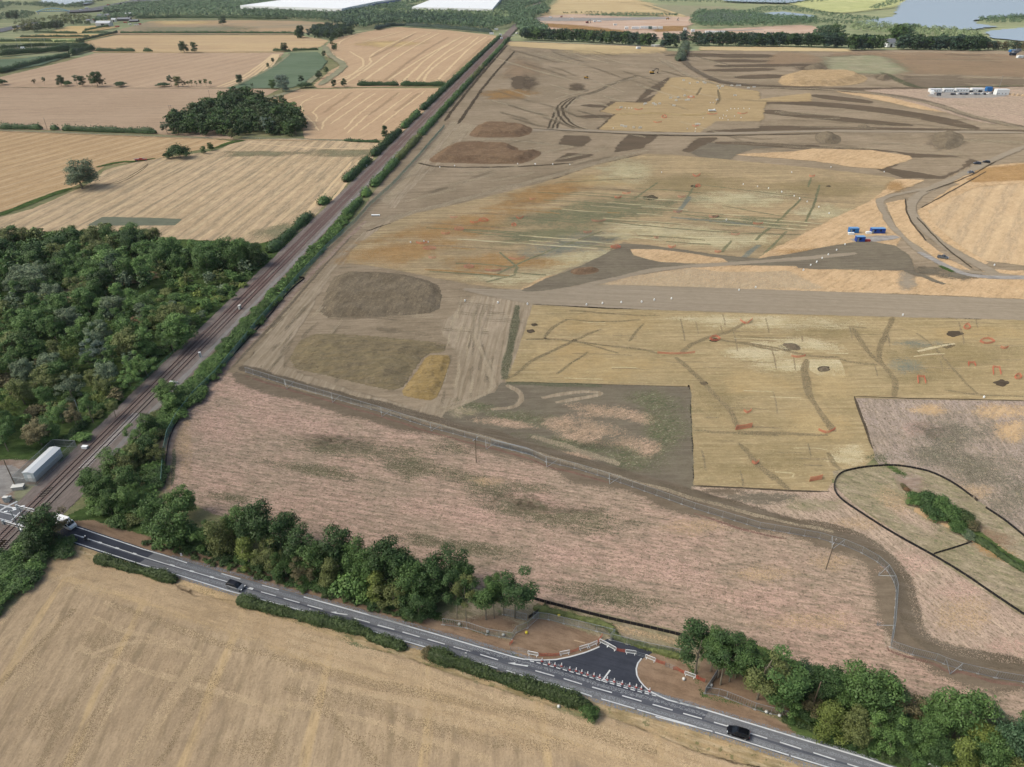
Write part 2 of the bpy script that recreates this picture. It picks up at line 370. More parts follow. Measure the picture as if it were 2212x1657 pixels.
gmat('m_topgold', 'aa9471', 'a18b6a', 'b8a27c', ang=0, sx=60, sy=3, big=60, f3=.6, grain=1.2, amp=.18)
gmat('m_toporange', 'ac9276', 'a18870', '96836c', ang=0, sx=80, sy=5, big=70, f3=.6, grain=1.5, amp=.15, op=.6)
gmat('m_bar', '665a4c', '6f6152', '5f5446', ang=0, sx=30, sy=3, big=30, f3=.4, grain=1., amp=.15)
gmat('m_stock', '7d7160', '726655', '897b67', ang=RA, sx=9, sy=1., big=12, f3=.5, grain=.6, amp=.22, soft=False, speck=((.9, .54, '5f5447', .45), (.8, .56, 'a4957c', .45)))
gmat('m_stockolive', '86795f', '7a6e5a', '917f5e', ang=.1, sx=9, sy=1., big=10, f3=.5, grain=.6, amp=.22, soft=False, speck=((.9, .54, '5f5447', .45), (.8, .56, 'a4957c', .45)))
gmat('m_stockbrown', '7d6652', '8b735c', '6f5a49', ang=.1, sx=9, sy=1., big=16, f3=.5, grain=.7, amp=.22, soft=False, speck=((.9, .54, '5f5447', .45), (.8, .56, 'a4957c', .45)))
gmat('m_stocktan', 'bfa480', 'b09672', '9c8766', ang=.1, sx=9, sy=1., big=12, f3=.5, grain=1., amp=.3, soft=False, speck=((.9, .54, '5f5447', .45), (.8, .56, 'a4957c', .45)))
A_F1 = wang((520, 520), (740, 330))
gmat('m_stockochre', '9c8459', 'a89065', '8d774f', ang=.1, sx=9, sy=1., big=10, f3=.5, grain=.6, amp=.25, soft=False, speck=((.9, .54, '5f5447', .45), (.8, .56, 'a4957c', .45)))
gmat('m_F1', 'cdb290', 'bfa684', 'a3937a', ang=A_F1, sx=40, sy=2.2, big=45, f2=.7, f3=.85, grain=.9, amp=.26,
     stripes=[(10, 1.6, 'dcc39c', .6, 3, 0), (10, 1.3, '948670', .5, 5, 5)], speck=((1.1, .56, 'dcc5a0', .4), (.9, .58, '9c876c', .35)))
gmat('m_F1g', '8b8468', '9a9074', '7b795f', ang=A_F1, sx=14, sy=1.6, big=10, f3=.6, grain=.8, amp=.25)
A_F2 = wang((0, 420), (330, 320))
gmat('m_F2', 'c8a981', 'bf9f78', 'ab8f70', ang=A_F2, sx=60, sy=2.6, big=60, f2=.7, f3=.7, grain=1.2, amp=.2, stripes=[(13, 1.8, 'd6bd98', .5, 3, 0), (13, 1.5, 'a0876a', .4, 3, 6)], speck=((1.1, .56, 'dcc5a0', .4), (.9, .58, '9c876c', .35)))
gmat('m_rgpale', 'c3a68e', 'b79c82', '9c8870', ang=.5, sx=4, sy=1, big=9, f3=.6, grain=.45, amp=.4, op=.85, speck=((.6, .53, '6c6250', .7), (.5, .56, 'cdb3a2', .42), (1.6, .56, '857965', .4)))
gmat('m_rggreen', '666c4e', '74745a', '545a42', ang=.5, sx=4, sy=1, big=9, f3=.6, grain=.45, amp=.45, op=.8, speck=((.75, .53, '6a604d', .8), (.6, .55, 'd6bfae', .4), (1.8, .55, '867a66', .5)))
gmat('m_rubred', '7d6157', '8a6c60', '6b5349', ang=0, sx=2, sy=1, big=4, f3=.5, grain=.4, amp=.35, op=.85)
gmat('m_thin', '7d715f', '877a66', '6f6454', ang=0, sx=6, sy=1, big=9, f3=.4, grain=.6, amp=.2, op=.5)
gmat('m_thinpale', 'b7a88d', 'ad9d84', 'c2b398', ang=0, sx=6, sy=1, big=9, f3=.4, grain=.6, amp=.2, op=.5)
gmat('m_F3', 'bfa58b', 'b59b82', 'a78f78', ang=wang((0, 240), (400, 232)), sx=90, sy=3.5, big=90, f2=.7, f3=.6, grain=1.5, amp=.14, speck=((1.1, .56, 'dcc5a0', .4), (.9, .58, '9c876c', .35)))
gmat('m_F4', 'c5a98d', 'b99d83', 'ab927b', ang=wang((250, 185), (560, 118)), sx=110, sy=4, big=90, f2=.6, f3=.5, grain=1.6, amp=.12, stripes=[(24, 2.5, 'd2b999', .4, 6, 0), (24, 3, 'a8907a', .4, 6, 12)], speck=((1.1, .56, 'dcc5a0', .4), (.9, .58, '9c876c', .35)))
gmat('m_F5', 'c9ac86', 'bc9f80', 'd8be92', ang=0, sx=160, sy=12, big=160, f3=.7, grain=2, amp=.1, speck=((1.1, .56, 'dcc5a0', .4), (.9, .58, '9c876c', .35)))
gmat('m_F6', 'b39a7c', '9d917a', 'c8ab86', ang=0, sx=200, sy=16, big=200, f2=1., f3=.6, grain=2.5, amp=.12)
gmat('m_gold', 'd8bd8b', 'cfb27f', 'c2a679', ang=0, sx=150, sy=12, big=120, f3=.5, grain=2.5, amp=.1)
A_FA = wang((980, 110), (810, 175)); 
gmat('m_FA', 'c9ab8a', 'bfa081', 'b59779', ang=A_FA, sx=120, sy=3, big=80, f2=.6, f3=.5, grain=1.5, amp=.12, speck=((1.1, .56, 'dcc5a0', .4), (.9, .58, '9c876c', .35)))
gmat('m_FAl', 'e2c69f', 'd8bb94', 'd0b48e', ang=A_FA, sx=60, sy=3, big=80, f2=.4, f3=.3, grain=1.5, amp=.1)
gmat('m_FAd', 'b3987a', 'ab9174', 'b89c7e', ang=A_FA, sx=60, sy=3, big=80, f2=.4, f3=.3, grain=1.5, amp=.1)
gmat('m_pasture', '718069', '67775f', '7e8a70', ang=0, sx=60, sy=8, big=60, f2=.8, f3=.5, grain=1.4, amp=.15)
gmat('m_rough', '9a957c', '878a6c', 'aa9f82', ang=0, sx=20, sy=4, big=30, f3=.5, grain=1.2, amp=.25)
gmat('m_plot', '777b69', '80816e', '6e7262', ang=0, sx=20, sy=2, big=12, f3=.5, grain=.8, amp=.2)
gmat('m_farland', '939a76', '848e6c', 'b0ab86', ang=0, sx=260, sy=30, big=260, f2=.9, f3=.7, grain=8, amp=.2)
gmat('m_pinksoil', 'c6aa95', 'b99a83', 'd8c6b6', ang=0, sx=120, sy=8, big=80, f3=.6, grain=2.5, amp=.16)
gmat('m_fartan', 'cdb78e', 'c0a880', 'b5a27c', ang=0, sx=200, sy=14, big=140, f3=.6, grain=3, amp=.14)
gmat('m_marsh', 'b9ba86', 'a5ad72', 'cfcb95', ang=.3, sx=60, sy=12, big=60, f2=.8, f3=.7, grain=3, amp=.25)
gmat('m_ballast', '857a74', '8f837c', '75695f', ang=RA, sx=30, sy=.5, big=14, f2=.7, f3=.5, grain=.28, amp=.3)
gmat('m_ballastred', '7b6761', '86716a', '6d5a55', ang=RA, sx=40, sy=.25, big=30, f2=.6, f3=.5, grain=.25, amp=.25)
gmat('m_ballastgrey', '8e8a86', '9a958f', '827d78', ang=RA, sx=20, sy=.5, big=20, f2=.6, f3=.4, grain=.28, amp=.25)
gmat('m_asphalt', '75767a', '7f8083', '67686c', ang=A_ROAD, sx=40, sy=.5, big=16, f2=.6, f3=.6, grain=.3, amp=.14)
gmat('m_asphaltnew', '43464f', '4c4f58', '3a3d45', ang=A_ROAD, sx=14, sy=.6, big=8, f2=.6, f3=.5, grain=.3, amp=.16)
gmat('m_asphaltmid', '5b5d65', '66686f', '4f5158', ang=A_ROAD, sx=30, sy=.5, big=12, f2=.6, f3=.6, grain=.3, amp=.14)
gmat('m_wear', '929497', '888a8e', '7c7e82', ang=A_ROAD, sx=20, sy=.5, big=8, f3=.5, grain=.3, amp=.14, op=.5)
gmat('m_paint', 'dfe0e0', 'cfcfce', 'b9b9b6', ang=0, sx=.6, sy=.3, big=3, f2=.6, f3=.35, grain=.25, amp=.14, soft=False)
gmat('m_gravel', '9b9691', 'a8a29b', '857f79', ang=0, sx=4, sy=2, big=6, grain=.4, amp=.25)
gmat('m_rubble', '9a8678', '8a7668', 'a99b8c', ang=0, sx=4, sy=2, big=5, grain=.4, amp=.3)
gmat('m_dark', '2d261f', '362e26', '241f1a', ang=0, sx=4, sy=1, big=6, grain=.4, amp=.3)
gmat('m_pit', '564c40', '62574a', '4a4136', ang=0, sx=4, sy=1, big=6, grain=.4, amp=.25)
t = NT('m_water'); MATS['m_water'] = t.m
b = t.n('BsdfPrincipled'); b.inputs['Base Color'].default_value = (.28, .36, .42, 1); b.inputs['Roughness'].default_value = .22  # base colour raised to carry the sky's reflection on the lakes
bp = t.n('Bump'); bp.inputs['Strength'].default_value = .35; bp.inputs['Distance'].default_value = .4
pos = t.n('NewGeometry').outputs['Position']; t.l(t.noise(t.mapping(pos, .2, 14, 4), 1., 4), bp.inputs['Height'])
t.l(bp.outputs[0], b.inputs['Normal']); t.l(b.outputs[0], t.out.inputs[0])

# ================================================================== base ground
S = Surf('ground', 0); S.m('m_ground')
S.v = [(-9000, -300, 0), (9000, -300, 0), (9000, 1150, 0), (-9000, 1150, 0), (9000, 12000, 0), (-9000, 12000, 0)]; S.e = [1]*6; S.m('m_farland'); S.f = [(0, 1, 2, 3), (3, 2, 4, 5)]; S.mi = [0, 1]; S.build()
# ------------------------------------------------------------------ foreground stubble field
S = Surf('stubble_field', 1)
fgp = Z('f1', '-60,560 60,480 200,330 380,120 450,60 560,40 700,75 860,120 1100,180 1400,260 1650,340 1830,400 2212,520') + \
      Z('f2', '350,300 700,360 900,450 1200,550 1450,640 1600,700 1720,660 1900,720 2212,860') + D('1640,1657 1800,1740 1900,2300 -500,2300 -400,1400')
S.poly(fgp, 'm_fgfield', 1.2, .5)
S.band(Z('f1', '430,90,30 800,190,70 1300,330,70 1800,500,60 2212,640,60') + Z('f2', '400,420,50 800,560,50 1200,700,50 1700,800,50 2300,990,60'), 'm_fgedge', 3, 1.5)
for s_ in ('1000,850 760,1220 620,1440 500,1653', '1600,800 1330,1180 1150,1450 960,1653', '450,480 220,800 0,1120', '800,380 1300,560 1800,730 2212,840', '1040,860 860,1180 700,1440 590,1653', '1560,800 1290,1180 1110,1450 920,1653',
           '740,760 1000,680 1300,700 1550,790', '340,640 140,900 0,1080', '700,500 1000,620 1400,700', '1500,800 1420,980 1250,1200 1040,1500', '0,560 200,330 420,200 700,120', '600,720 900,850 1300,960 1800,1090 2212,1250'):
    S.line(Z('f1', s_), .35, 'm_fglight', .9, 2, wob=.5)
for s_ in ('570,430 400,620 200,820 0,1010', '920,960 700,1290 480,1653', '880,400 1300,560 1700,700 2212,830', '560,1653 820,1200 900,1000', '300,1653 560,1200 800,800', '1200,1653 1500,1200 1650,1000'):
    S.line(Z('f1', s_), .3, 'm_fgdark', 1.3, 2, wob=.5)
for s_ in ('0,420 500,560 1000,640 1500,760 2000,930', '0,200 500,330 1000,500 1300,640 1700,780 2300,960', '0,300 400,430 900,600 1400,800', '900,470 1400,640 1900,790 2300,900', '0,250 500,380 950,540 1300,690', '0,600 300,640 700,760 1100,900'):
    S.line(Z('f2', s_), .35, 'm_fglight', 1.1, 2, wob=.5)
for s_ in ('0,360 500,500 1000,590 1500,700 2000,860', '300,560 700,700 1200,820', '0,500 200,600 500,930'): S.line(Z('f2', s_), .4, 'm_fgdark', 1.6, 2, wob=.5)
for (x, y, rx, ry) in ((520, 230, 60, 14), (190, 1270, 40, 10), (60, 1420, 30, 60), (260, 1240, 30, 8), (1000, 1560, 120, 20)):
    S.blob(x, y, rx, ry, 'm_fglight', 3, 2)
for (x, y, rx, ry) in ((250, 1400, 90, 35), (420, 1490, 80, 40), (760, 1500, 120, 30), (900, 1600, 90, 26), (1150, 1600, 100, 24), (120, 1560, 60, 40), (560, 1610, 80, 40)):
    S.blob(x, y, rx, ry, 'm_fgdark', 11, 3)
S.build()
S = Surf('grass_verge', 1)
S.poly(D('148,1165 430,1255 640,1320 800,1366 1000,1422 1230,1495 1500,1572 1700,1634 1800,1664 1790,1720 1560,1640 1300,1545 1180,1515 900,1430 860,1412 640,1345 500,1305 380,1265 200,1215 140,1195'), 'm_verge', 1., .6)
S.poly(Z('f1', '1380,190 1500,210 1900,330 1850,350 1500,330 1380,290'), 'm_fgedge', 1.2, .8)
S.build()
# ------------------------------------------------------------------ far side verge and belt floor
S = Surf('roadside_verge', 1)
S.poly(D('140,1120 300,1178 480,1234 660,1286 800,1326 1000,1386 1110,1416 1100,1380 960,1330 700,1260 500,1190 360,1110 200,1090'), 'm_greengrass', 1, .6)
S.poly(D('150,1128 300,1180 480,1235 660,1287 800,1327 1000,1387 1100,1415 1100,1395 950,1345 800,1308 700,1276 480,1215 330,1168 200,1128'), 'm_vergesoil', .8, .5)
S.poly(Z('c3', '430,640 700,660 1000,760 1280,800 1290,850 1270,880 1000,850 700,760'), 'm_vergesoil', 1., .5)
S.poly(Z('c3', '680,560 1300,760 1420,560 1520,480 1200,420 900,480'), 'm_bank', 1., .5)
S.blob(1050, 1350, 90, 18, 'm_vergesoil', 3, 1)
S.poly(Z('c4', '240,300 480,60 700,100 1180,240 1170,300 1130,360 900,470 700,490 400,480 190,390'), 'm_vergesoil', .8, .5)
S.poly(Z('c4', '1640,470 1720,400 1900,440 2212,600 2212,1000 1900,900 1720,840 1600,720 1570,600'), 'm_vergesoil', .8, .5)
S.poly(Z('c5', '-20,580 300,700 480,830 470,960 900,1090 1000,1160 1400,1340 1959,1540 1959,1580 1400,1400 450,1110 -20,970'), 'm_vergesoil', .8, .5)
S.poly(Z('c5', '470,960 1200,1120 1400,1340 1959,1560 2400,1700 2300,900 1450,700 900,500 480,600 300,560'), 'm_greengrass', 1, .5)
S.poly(Z('c5', '480,700 900,700 1300,950 1250,1090 900,1010 480,880'), 'm_vergesoil', 2., .8)
S.poly(Z('c4', '600,20 1180,210 1250,280 1750,390 2120,460 2212,560 2212,260 1700,130 1100,-10 700,-60'), 'm_bank', 1, .5)
S.build()
# ------------------------------------------------------------------ pink meadow
S = Surf('meadow', 1)
S.poly(D('490,803 560,822 620,838 720,865 820,890 930,922 1030,948 1200,998 1320,1037 1470,1083 1540,1105 1640,1135 1740,1152 1800,1168 1880,1200 1920,1235 1930,1290 1922,1340 1922,1395 1990,1413 2060,1432 2240,1450 2400,1500 2400,1640 2212,1570 2100,1540 1900,1495 1700,1455 1560,1400 1480,1375 1330,1340 1160,1300 1000,1270 700,1190 450,1100 355,1062 362,960 385,905 440,845'), 'm_pink', .8, .4)
S.line(D('520,798 620,832 720,858 830,887 1000,930 1100,957 1250,1003 1400,1046 1500,1078 1640,1114 1760,1143 1850,1163 1920,1205 1955,1260 1962,1320 1985,1380 2060,1418 2240,1446'), 11, 'm_soildark', 1.5, 2, .3)
S.poly(D('1915,1285 1960,1280 1985,1380 2060,1420 2050,1436 1918,1396'), 'm_mead2', 1, .3)
for s_ in ('c8:0,358 305,455 665,558 1045,670 1425,792 1780,885 2212,1003', 'e6:0,1142 265,1203 420,1275 640,1325 905,1405', 'D:1500,1106 1560,1124 1640,1150 1700,1160', 'c6:745,330 750,370 1000,452 1250,515 1400,620 1520,600 1900,700 2212,750'):
    c_, p_ = s_.split(':'); S.line([(q[0]-1, q[1]+4) for q in Z(c_, p_)], .5, 'm_rubred', .35, 1, .4)
for (x, y) in ((628, 840), (728, 868), (832, 900), (1050, 955), (1190, 1005), (1325, 1045), (1466, 1090), (1630, 1135)): S.blob(x, y, 12, 4, 'm_rubred', 2, 1)
for (x, y, rx, ry) in ((760, 968, 150, 26), (1060, 1050, 130, 26), (900, 1010, 90, 24), (500, 1075, 50, 10), (1200, 1110, 160, 30), (560, 1110, 40, 14), (1320, 1290, 120, 26), (880, 1230, 90, 25), (980, 970, 50, 16), (1000, 1180, 120, 18), (700, 1020, 120, 14)):
    S.blob(x, y, rx, ry, 'm_pinkdark', 12, 4, .15)
for (x, y, rx, ry) in ((560, 860, 100, 26), (620, 910, 120, 24), (1150, 1080, 80, 16), (980, 1110, 120, 22), (1420, 1230, 130, 34), (1600, 1290, 120, 30), (460, 920, 50, 40), (700, 940, 90, 16), (1230, 1200, 80, 22)):
    S.blob(x, y, rx, ry, 'm_pinklight', 12, 4, .15)
for (x, y, rx, ry) in ((1500, 1140, 70, 20), (1800, 1215, 44, 20), (1650, 1240, 80, 16), (400, 960, 20, 70), (1750, 1340, 90, 20), (1060, 1040, 40, 10)):
    S.blob(x, y, rx, ry, 'm_tanlight', 9, 4)
S.line(Z('f3', '1136,190 1140,300 1135,420 1120,560'), .7, 'm_rggreen', .5, 1, .3)
S.line(Z('f3', '1080,200 1070,350 1080,600'), 1.6, 'm_verge', .6, 1, .3)
S.line(D('575,812 720,855 860,895 960,925'), .5, 'm_tanlight', 1.2, 1, .4)
S.line(D('1163,1306 1300,1348 1480,1392'), 1.4, 'm_tanlight', .6, 1, .4)
S.build()
# ------------------------------------------------------------------ site soil
S = Surf('bare_soil', 2)
S.poly(D('1103,90 1430,102 1440,112 1700,108 2300,112 2400,160 2400,900 2212,880 1850,865 1500,1055 1300,1022 1030,940 820,884 620,832 515,800 490,803 440,845 385,905 362,960 352,1050 345,1050 352,960 372,905 440,822 490,770 560,700 650,610 700,545 770,475 810,415 880,330 950,250 1020,175 1085,105'), 'm_soil', 1., .4)
S.poly(D('515,800 560,745 660,635 720,560 790,500 850,470 830,490 775,530 752,565 715,590 690,640 640,720 610,790 720,830 860,870 960,900 1080,850 1100,828 1160,662 1140,655 1030,640 960,700 960,720 1000,760 985,860 900,890 620,828'), 'm_soilway', 2, 1)
S.line(D('350,1050 362,960 392,900 470,815 560,720 640,625 720,545 790,478'), 2.2, 'm_rubble', .7, 2, .4)
S.line(D('505,790 600,690 700,575 760,510'), 1.0, 'm_mud', .4, 2, .4)
S.poly(D('800,470 880,455 1000,430 1100,410 1260,360 1370,335 1280,335 1100,350 920,355 870,400 820,450'), 'm_soil', 2, 1)
S.line(D('780,490 850,470 950,445 1060,415 1180,385 1330,340 1400,325'), 5, 'm_soilpale', 1.5, 2, .8)
S.line(D('790,500 860,478 960,453 1100,418 1290,357 1385,334'), 1.2, 'm_pit', .5, 1, .8)
for s_ in ('1000,260 960,300 900,380 840,450', '1010,285 950,350 880,410 850,450'): S.line(D(s_), 2.5, 'm_soilway', 1.5, 2, 1)
S.poly(Z('b3', '1500,150 1580,165 1480,230 1380,270 1200,450 1100,560 960,680 900,640 1100,450 1270,260 1400,130'), 'm_soilpale', 2, 1)
S.line(Z('b3', '1420,255 1700,245 2100,290 2212,300'), 4, 'm_soilpale', 2, 1, 1)
S.line(Z('b3', '1160,410 1300,440 1800,440 2212,410'), 2, 'm_pit', 1.5, 1, 1)
# turning circle of wheel tracks
for o in range(6):
    S.line(Z('e4', f'{-60+o*26},740 {20+o*22},{560-o*4} {60+o*30},{470-o*6} {200+o*18},{390-o*3} 460,{330+o*5} 700,{215+o*4} 900,{155+o*3}'), 1.6, 'm_soilpale' if o % 2 else 'm_pit', 1.2, 2, 1)
for o in range(5):
    S.line(Z('e4', f'{20+o*28},{490+o*4} {20+o*30},560 {70+o*28},{640-o*4} {160+o*24},700 380,{745-o*3}'), 1.6, 'm_pit' if o % 2 else 'm_soilpale', 1.2, 2, 1)
S.line(D('1200,215 1300,185 1400,165 1470,150'), 4, 'm_soilpale', 2, 2, 1)
rr_ = random.Random(14)
for (x0, x1, y0, y1, n_, dx, dy) in ((1050, 1500, 100, 280, 60, 90, 26), (1500, 2150, 210, 330, 50, 130, 5), (830, 1250, 320, 460, 40, 90, -22), (560, 760, 560, 790, 26, -40, 42), (960, 1090, 640, 850, 22, -8, 40), (700, 1080, 640, 720, 26, 80, 5), (1500, 2200, 110, 190, 40, 160, 4)):
    for i in range(n_):
        x = rr_.uniform(x0, x1); y = rr_.uniform(y0, y1); k = rr_.uniform(.4, 1.3); c = rr_.uniform(-8, 8)
        a = [(x, y), (x+dx*k*.5+c*.4, y+dy*k*.5+c*.35), (x+dx*k, y+dy*k+rr_.uniform(-4, 4))]; w_ = rr_.uniform(.3, .7)*max(1, P(x, y).length/350); m_ = rr_.choice(['m_thin', 'm_thinpale'])
        S.line(a, w_, m_, w_, 2, .4); S.line([(q[0], q[1]+2.2/ppm(q[1])**.0*ppm(q[1])/3) for q in a], w_, m_, w_, 2, .4)
for s_ in ('1095,100 1020,185 960,262', '1112,112 1050,180 990,268'): S.line(D(s_), 2.2, 'm_pit', 1.5, 1, 1)
S.blob(1180, 122, 80, 12, 'm_soilpale', 16, 5); S.blob(1320, 112, 100, 6, 'm_fartan', 10, 3); S.blob(1130, 150, 40, 20, 'm_toporange', 25, 6)
S.poly(D('1100,92 1430,104 1430,112 1250,110 1110,100'), 'm_fartan', 3, 1)
S.line(Z('a3', '210,590 200,640 210,690'), 12, 'm_bar', 3, 1, 2)
S.blob(1140, 180, 20, 14, 'm_bar', 6, 3); S.blob(1246, 190, 18, 10, 'm_bar', 6, 3)
S.blob(1095, 204, 56, 10, 'm_excorange', 6, 3)
S.poly(Z('e4', '320,480 400,470 640,490 600,500 450,495'), 'm_bar', 2, 1); S.poly(Z('e4', '250,600 400,585 650,585 600,605 400,612'), 'm_bar', 2, 1)
S.poly(Z('e4', '920,440 1060,330 1150,320 1290,185 1260,180 1030,310 960,390 900,440 640,440 520,545 670,570 500,735 530,735 690,570 560,540 690,440 1040,450 1130,360'), 'm_bar', 1.5, 1)
# dark oblique slabs below the long track
for s_ in ('b4:260,260 420,265 440,290 370,340 210,330', 'b4:750,255 880,252 940,265 840,350 640,385 660,350', 'b4:1290,280 1420,275 1330,330 1200,385 1170,380', 'b4:180,455 280,395 460,405 400,425 280,455'):
    c_, p_ = s_.split(':'); S.poly(Z(c_, p_), 'm_bar', 2, 1)
S.poly(Z('b4', '1380,320 1600,310 2212,345 2212,360 1900,345 1700,350 1560,400 1500,440 1300,420 1250,390'), 'm_hauldark', 3, 1)
S.poly(Z('f4', '0,790 170,790 700,815 1050,835 1380,870 1700,890 1840,915 1860,925 1620,1050 1350,1045 1170,985 1260,965 1410,900 1300,860 1000,848 560,835 250,810 0,800'), 'm_bar', 1.5, 1)
S.poly(Z('f4', '1400,905 1800,905 1720,985 1600,1030 1280,975'), 'm_soil', 2, 1)
S.band(Z('f4', '345,510,6 400,498,12 800,520,14 1100,550,16 1400,590,18 1700,650,22 1870,690,8'), 'm_bar', 2)
S.band(Z('f4', '315,572,6 400,572,15 560,592,14 900,625,14 1200,655,12 1400,668,4'), 'm_bar', 2)
S.band(Z('f4', '690,455,5 800,468,14 950,485,12 1080,500,10 1105,503,4'), 'm_bar', 2)
S.band(Z('f4', '-600,740,5 -200,715,16 100,700,20 400,688,14 700,690,12 1130,692,6 1700,706,7 2212,712,5'), 'm_bar', 2)
S.band(Z('e3', '1540,605,5 1800,600,16 2130,603,14 2212,605,6'), 'm_bar', 2)
for s_ in ('0,172,8 200,170,12 400,172,8', '0,205,5 200,207,9 380,208,6', '0,243,4 300,240,8 700,235,5', '-80,275,3 200,272,10 400,265,4', '150,325,4 300,320,12 460,315,8', '-60,340,3 100,372,7 400,395,7 900,412,6 1500,405,5 2212,395,4'):
    S.band(Z('f4', s_), 'm_bar', 3)
S.poly(Z('f4', '500,150 600,160 760,200 700,215 560,215 400,225 450,170'), 'm_toporange', 6, 2)
S.poly(Z('f4', '940,150 1450,150 2100,165 2212,230 2212,320 1700,300 1200,290 900,270 880,220 860,160'), 'm_toporange', 4, 2)
S.poly(Z('f4', '890,190 1100,180 1250,270 1200,290 900,280'), 'm_rough', 12, 3)
S.poly(Z('f4', '1400,320 1720,320 1780,385 1500,395 1420,370'), 'm_stockbrown' if 0 else 'm_soildark', 5, 2)
S.band(Z('f4', '1780,355,8 2000,355,18 2212,350,20'), 'm_soildark', 4); S.line(Z('f4', '1730,325 2212,335'), 9, 'm_soilpale', 3, 1, 1)
S.poly(Z('f4', '-100,108 500,112 930,125 930,138 500,135 -100,128'), 'm_fartan', 3, 1)
S.line(Z('f4', '1180,290 1260,320 1340,365 1440,400 1560,405'), 9, 'm_weed', 3, 1, 2); S.line(Z('f4', '1560,398 2212,385'), 8, 'm_weed', 3, 1, 2)
S.blob(*Z('f4', '700,255')[0], 34, 9, 'm_bar', 6, 3); S.blob(*Z('f4', '850,235')[0], 16, 6, 'm_weed', 6, 3); S.blob(*Z('f4', '1200,325')[0], 22, 5, 'm_bar', 4, 2)
S.blob(*Z('f4', '1640,780')[0], 34, 18, 'm_soildark', 4, 2)
S.poly(Z('f4', '880,425 1250,440 1450,480 1650,575 1500,555 1250,500'), 'm_tan', 3, 1)
S.poly(Z('f4', '1100,420 2212,400 2212,680 1900,640 1560,540 1300,470'), 'm_mead2', 4, 1.5)
S.blob(*Z('f4', '2000,490')[0], 60, 12, 'm_weed', 25, 6)
S.band(Z('f4', '900,425,3 1200,445,5 1420,480,8 1650,540,9 1800,600,9 2000,645,8 2212,685,8'), 'm_mud', 2)
S.band(Z('f4', '1540,455,10 1700,452,22 2060,452,14'), 'm_gravel', 2)
S.build()
# curved lane from the trees and the long straight lane
S = Surf('haul_track', 4)
S.line(Z('e4', '1360,-60 1440,40 1560,120 1700,190 1900,240 2212,270'), 8, 'm_mud', 2, 2, .8)
S.line(Z('e4', '1150,-30 1280,60 1430,145 1620,220 1850,265 2212,290') + Z('f4', '900,412 1500,500 1900,620 2300,720'), 7, 'm_soilpale', 2, 2, .8)
S.line(Z('b4', '-200,240 0,215 300,215 600,232 1000,245 1500,245 2212,225') + Z('f4', '900,712 1500,716 2212,722'), 8, 'm_haul', 1.5, 1, .5)
S.line(Z('b4', '0,205 300,225 600,240 950,258 1300,262 1700,255 2212,245'), 2, 'm_pit', 1, 1, .8)
S.build()
# gold stripped areas at the top
S = Surf('stripped_field', 3)
S.poly(Z('e4', '1290,182 1530,175 1680,215 1850,270 2212,335 2212,420') + Z('f4', '665,440 665,495 345,500 320,565 325,620 270,650 0,655 -70,680') + Z('e4', '1620,770 560,742 520,735 690,575 530,545 690,445 1040,455 1130,365'), 'm_topgold', 1.5, 1)
S.poly(Z('e4', '1780,655 2212,655 2212,720 1700,740 1600,775'), 'm_soil', 2, 1)
for s_ in ('690,575 1100,560 1500,590 1700,560', '1850,300 2212,330'): S.line(Z('e4', s_), 4, 'm_claygold', 5, 1, 2)
for s_ in ('1600,290 1550,370', '1780,310 1800,420 1760,470'): S.line(Z('e4', s_), 1.2, 'm_clayline', 1.5, 1, .5)
S.build()
S = Surf('stripped_field', 3)
exc = Z('b4', '880,402 1100,410 1600,455 2212,515') + D('1935,385 1905,420 1870,442 1800,475 1750,500 1690,530 1640,558') + Z('b4', '1700,1210 1300,1180 900,1110 700,1075 590,1130 440,1190 250,1290 120,1340') + D('1140,626 1060,620 960,603 850,580 750,566 760,545 775,530 830,490 900,462 1000,440 1100,415 1200,388 1290,357')
S.poly(exc, 'm_exc', 1.2, .6)
for (x, y, rx, ry, m_, r_) in ((860, 545, 110, 24, 'm_excorange', -.1), (1000, 490, 170, 22, 'm_excorange', -.15), (1180, 420, 120, 20, 'm_excorange', -.25), (1090, 565, 120, 20, 'm_excorange', 0), (1350, 370, 60, 24, 'm_excpale', 0),
    (1290, 460, 190, 26, 'm_excgreen', -.1), (1180, 510, 130, 18, 'm_excgreen', -.1), (1240, 530, 130, 18, 'm_excgrey', -.15), (1120, 570, 90, 16, 'm_excgrey', -.1), (1230, 520, 60, 10, 'm_excgrey', 0),
    (1230, 560, 130, 22, 'm_excpale', -.15), (1100, 600, 90, 14, 'm_excpale', 0), (1600, 430, 110, 18, 'm_excpale', 0), (1420, 500, 160, 16, 'm_excpale', .05), (1560, 520, 130, 16, 'm_excpale', 0), (1780, 460, 60, 16, 'm_excpale', 0), (1330, 510, 60, 12, 'm_excpale', 0),
    (1620, 480, 120, 12, 'm_excgreen', .05), (1500, 400, 130, 22, 'm_clayolive', 0), (1760, 410, 130, 18, 'm_clayolive', 0), (1680, 530, 80, 12, 'm_clayolive', 0), (1300, 390, 60, 14, 'm_claygold', 0)):
    S.blob(x, y, rx, ry, m_, 14, 4, r_)
for s_ in ('1370,430 1420,395', '1200,395 1390,385', '1080,545 1130,590 1050,610', '1300,500 1140,560 1060,600', '1465,460 1500,400', '1465,462 1640,488 1720,500', '1560,445 1700,470', '1740,480 1760,440 1770,400', '1500,398 1760,430', '1700,500 1640,560', '1580,520 1560,545', '1250,470 1400,490 1600,505 1800,510', '1000,500 1250,530 1500,550', '1100,470 1400,480', '1630,520 1690,470 1730,430', '1752,385 1745,405'):
    S.line(D(s_), .5, 'm_excgreen', 1.0, 1, .5)
for s_ in ('1465,460 1490,425', '1560,478 1650,492', '1450,470 1560,480', '1600,560 1640,530'): S.line(D(s_), 1.2, 'm_excgrey', 2, 1, .5)
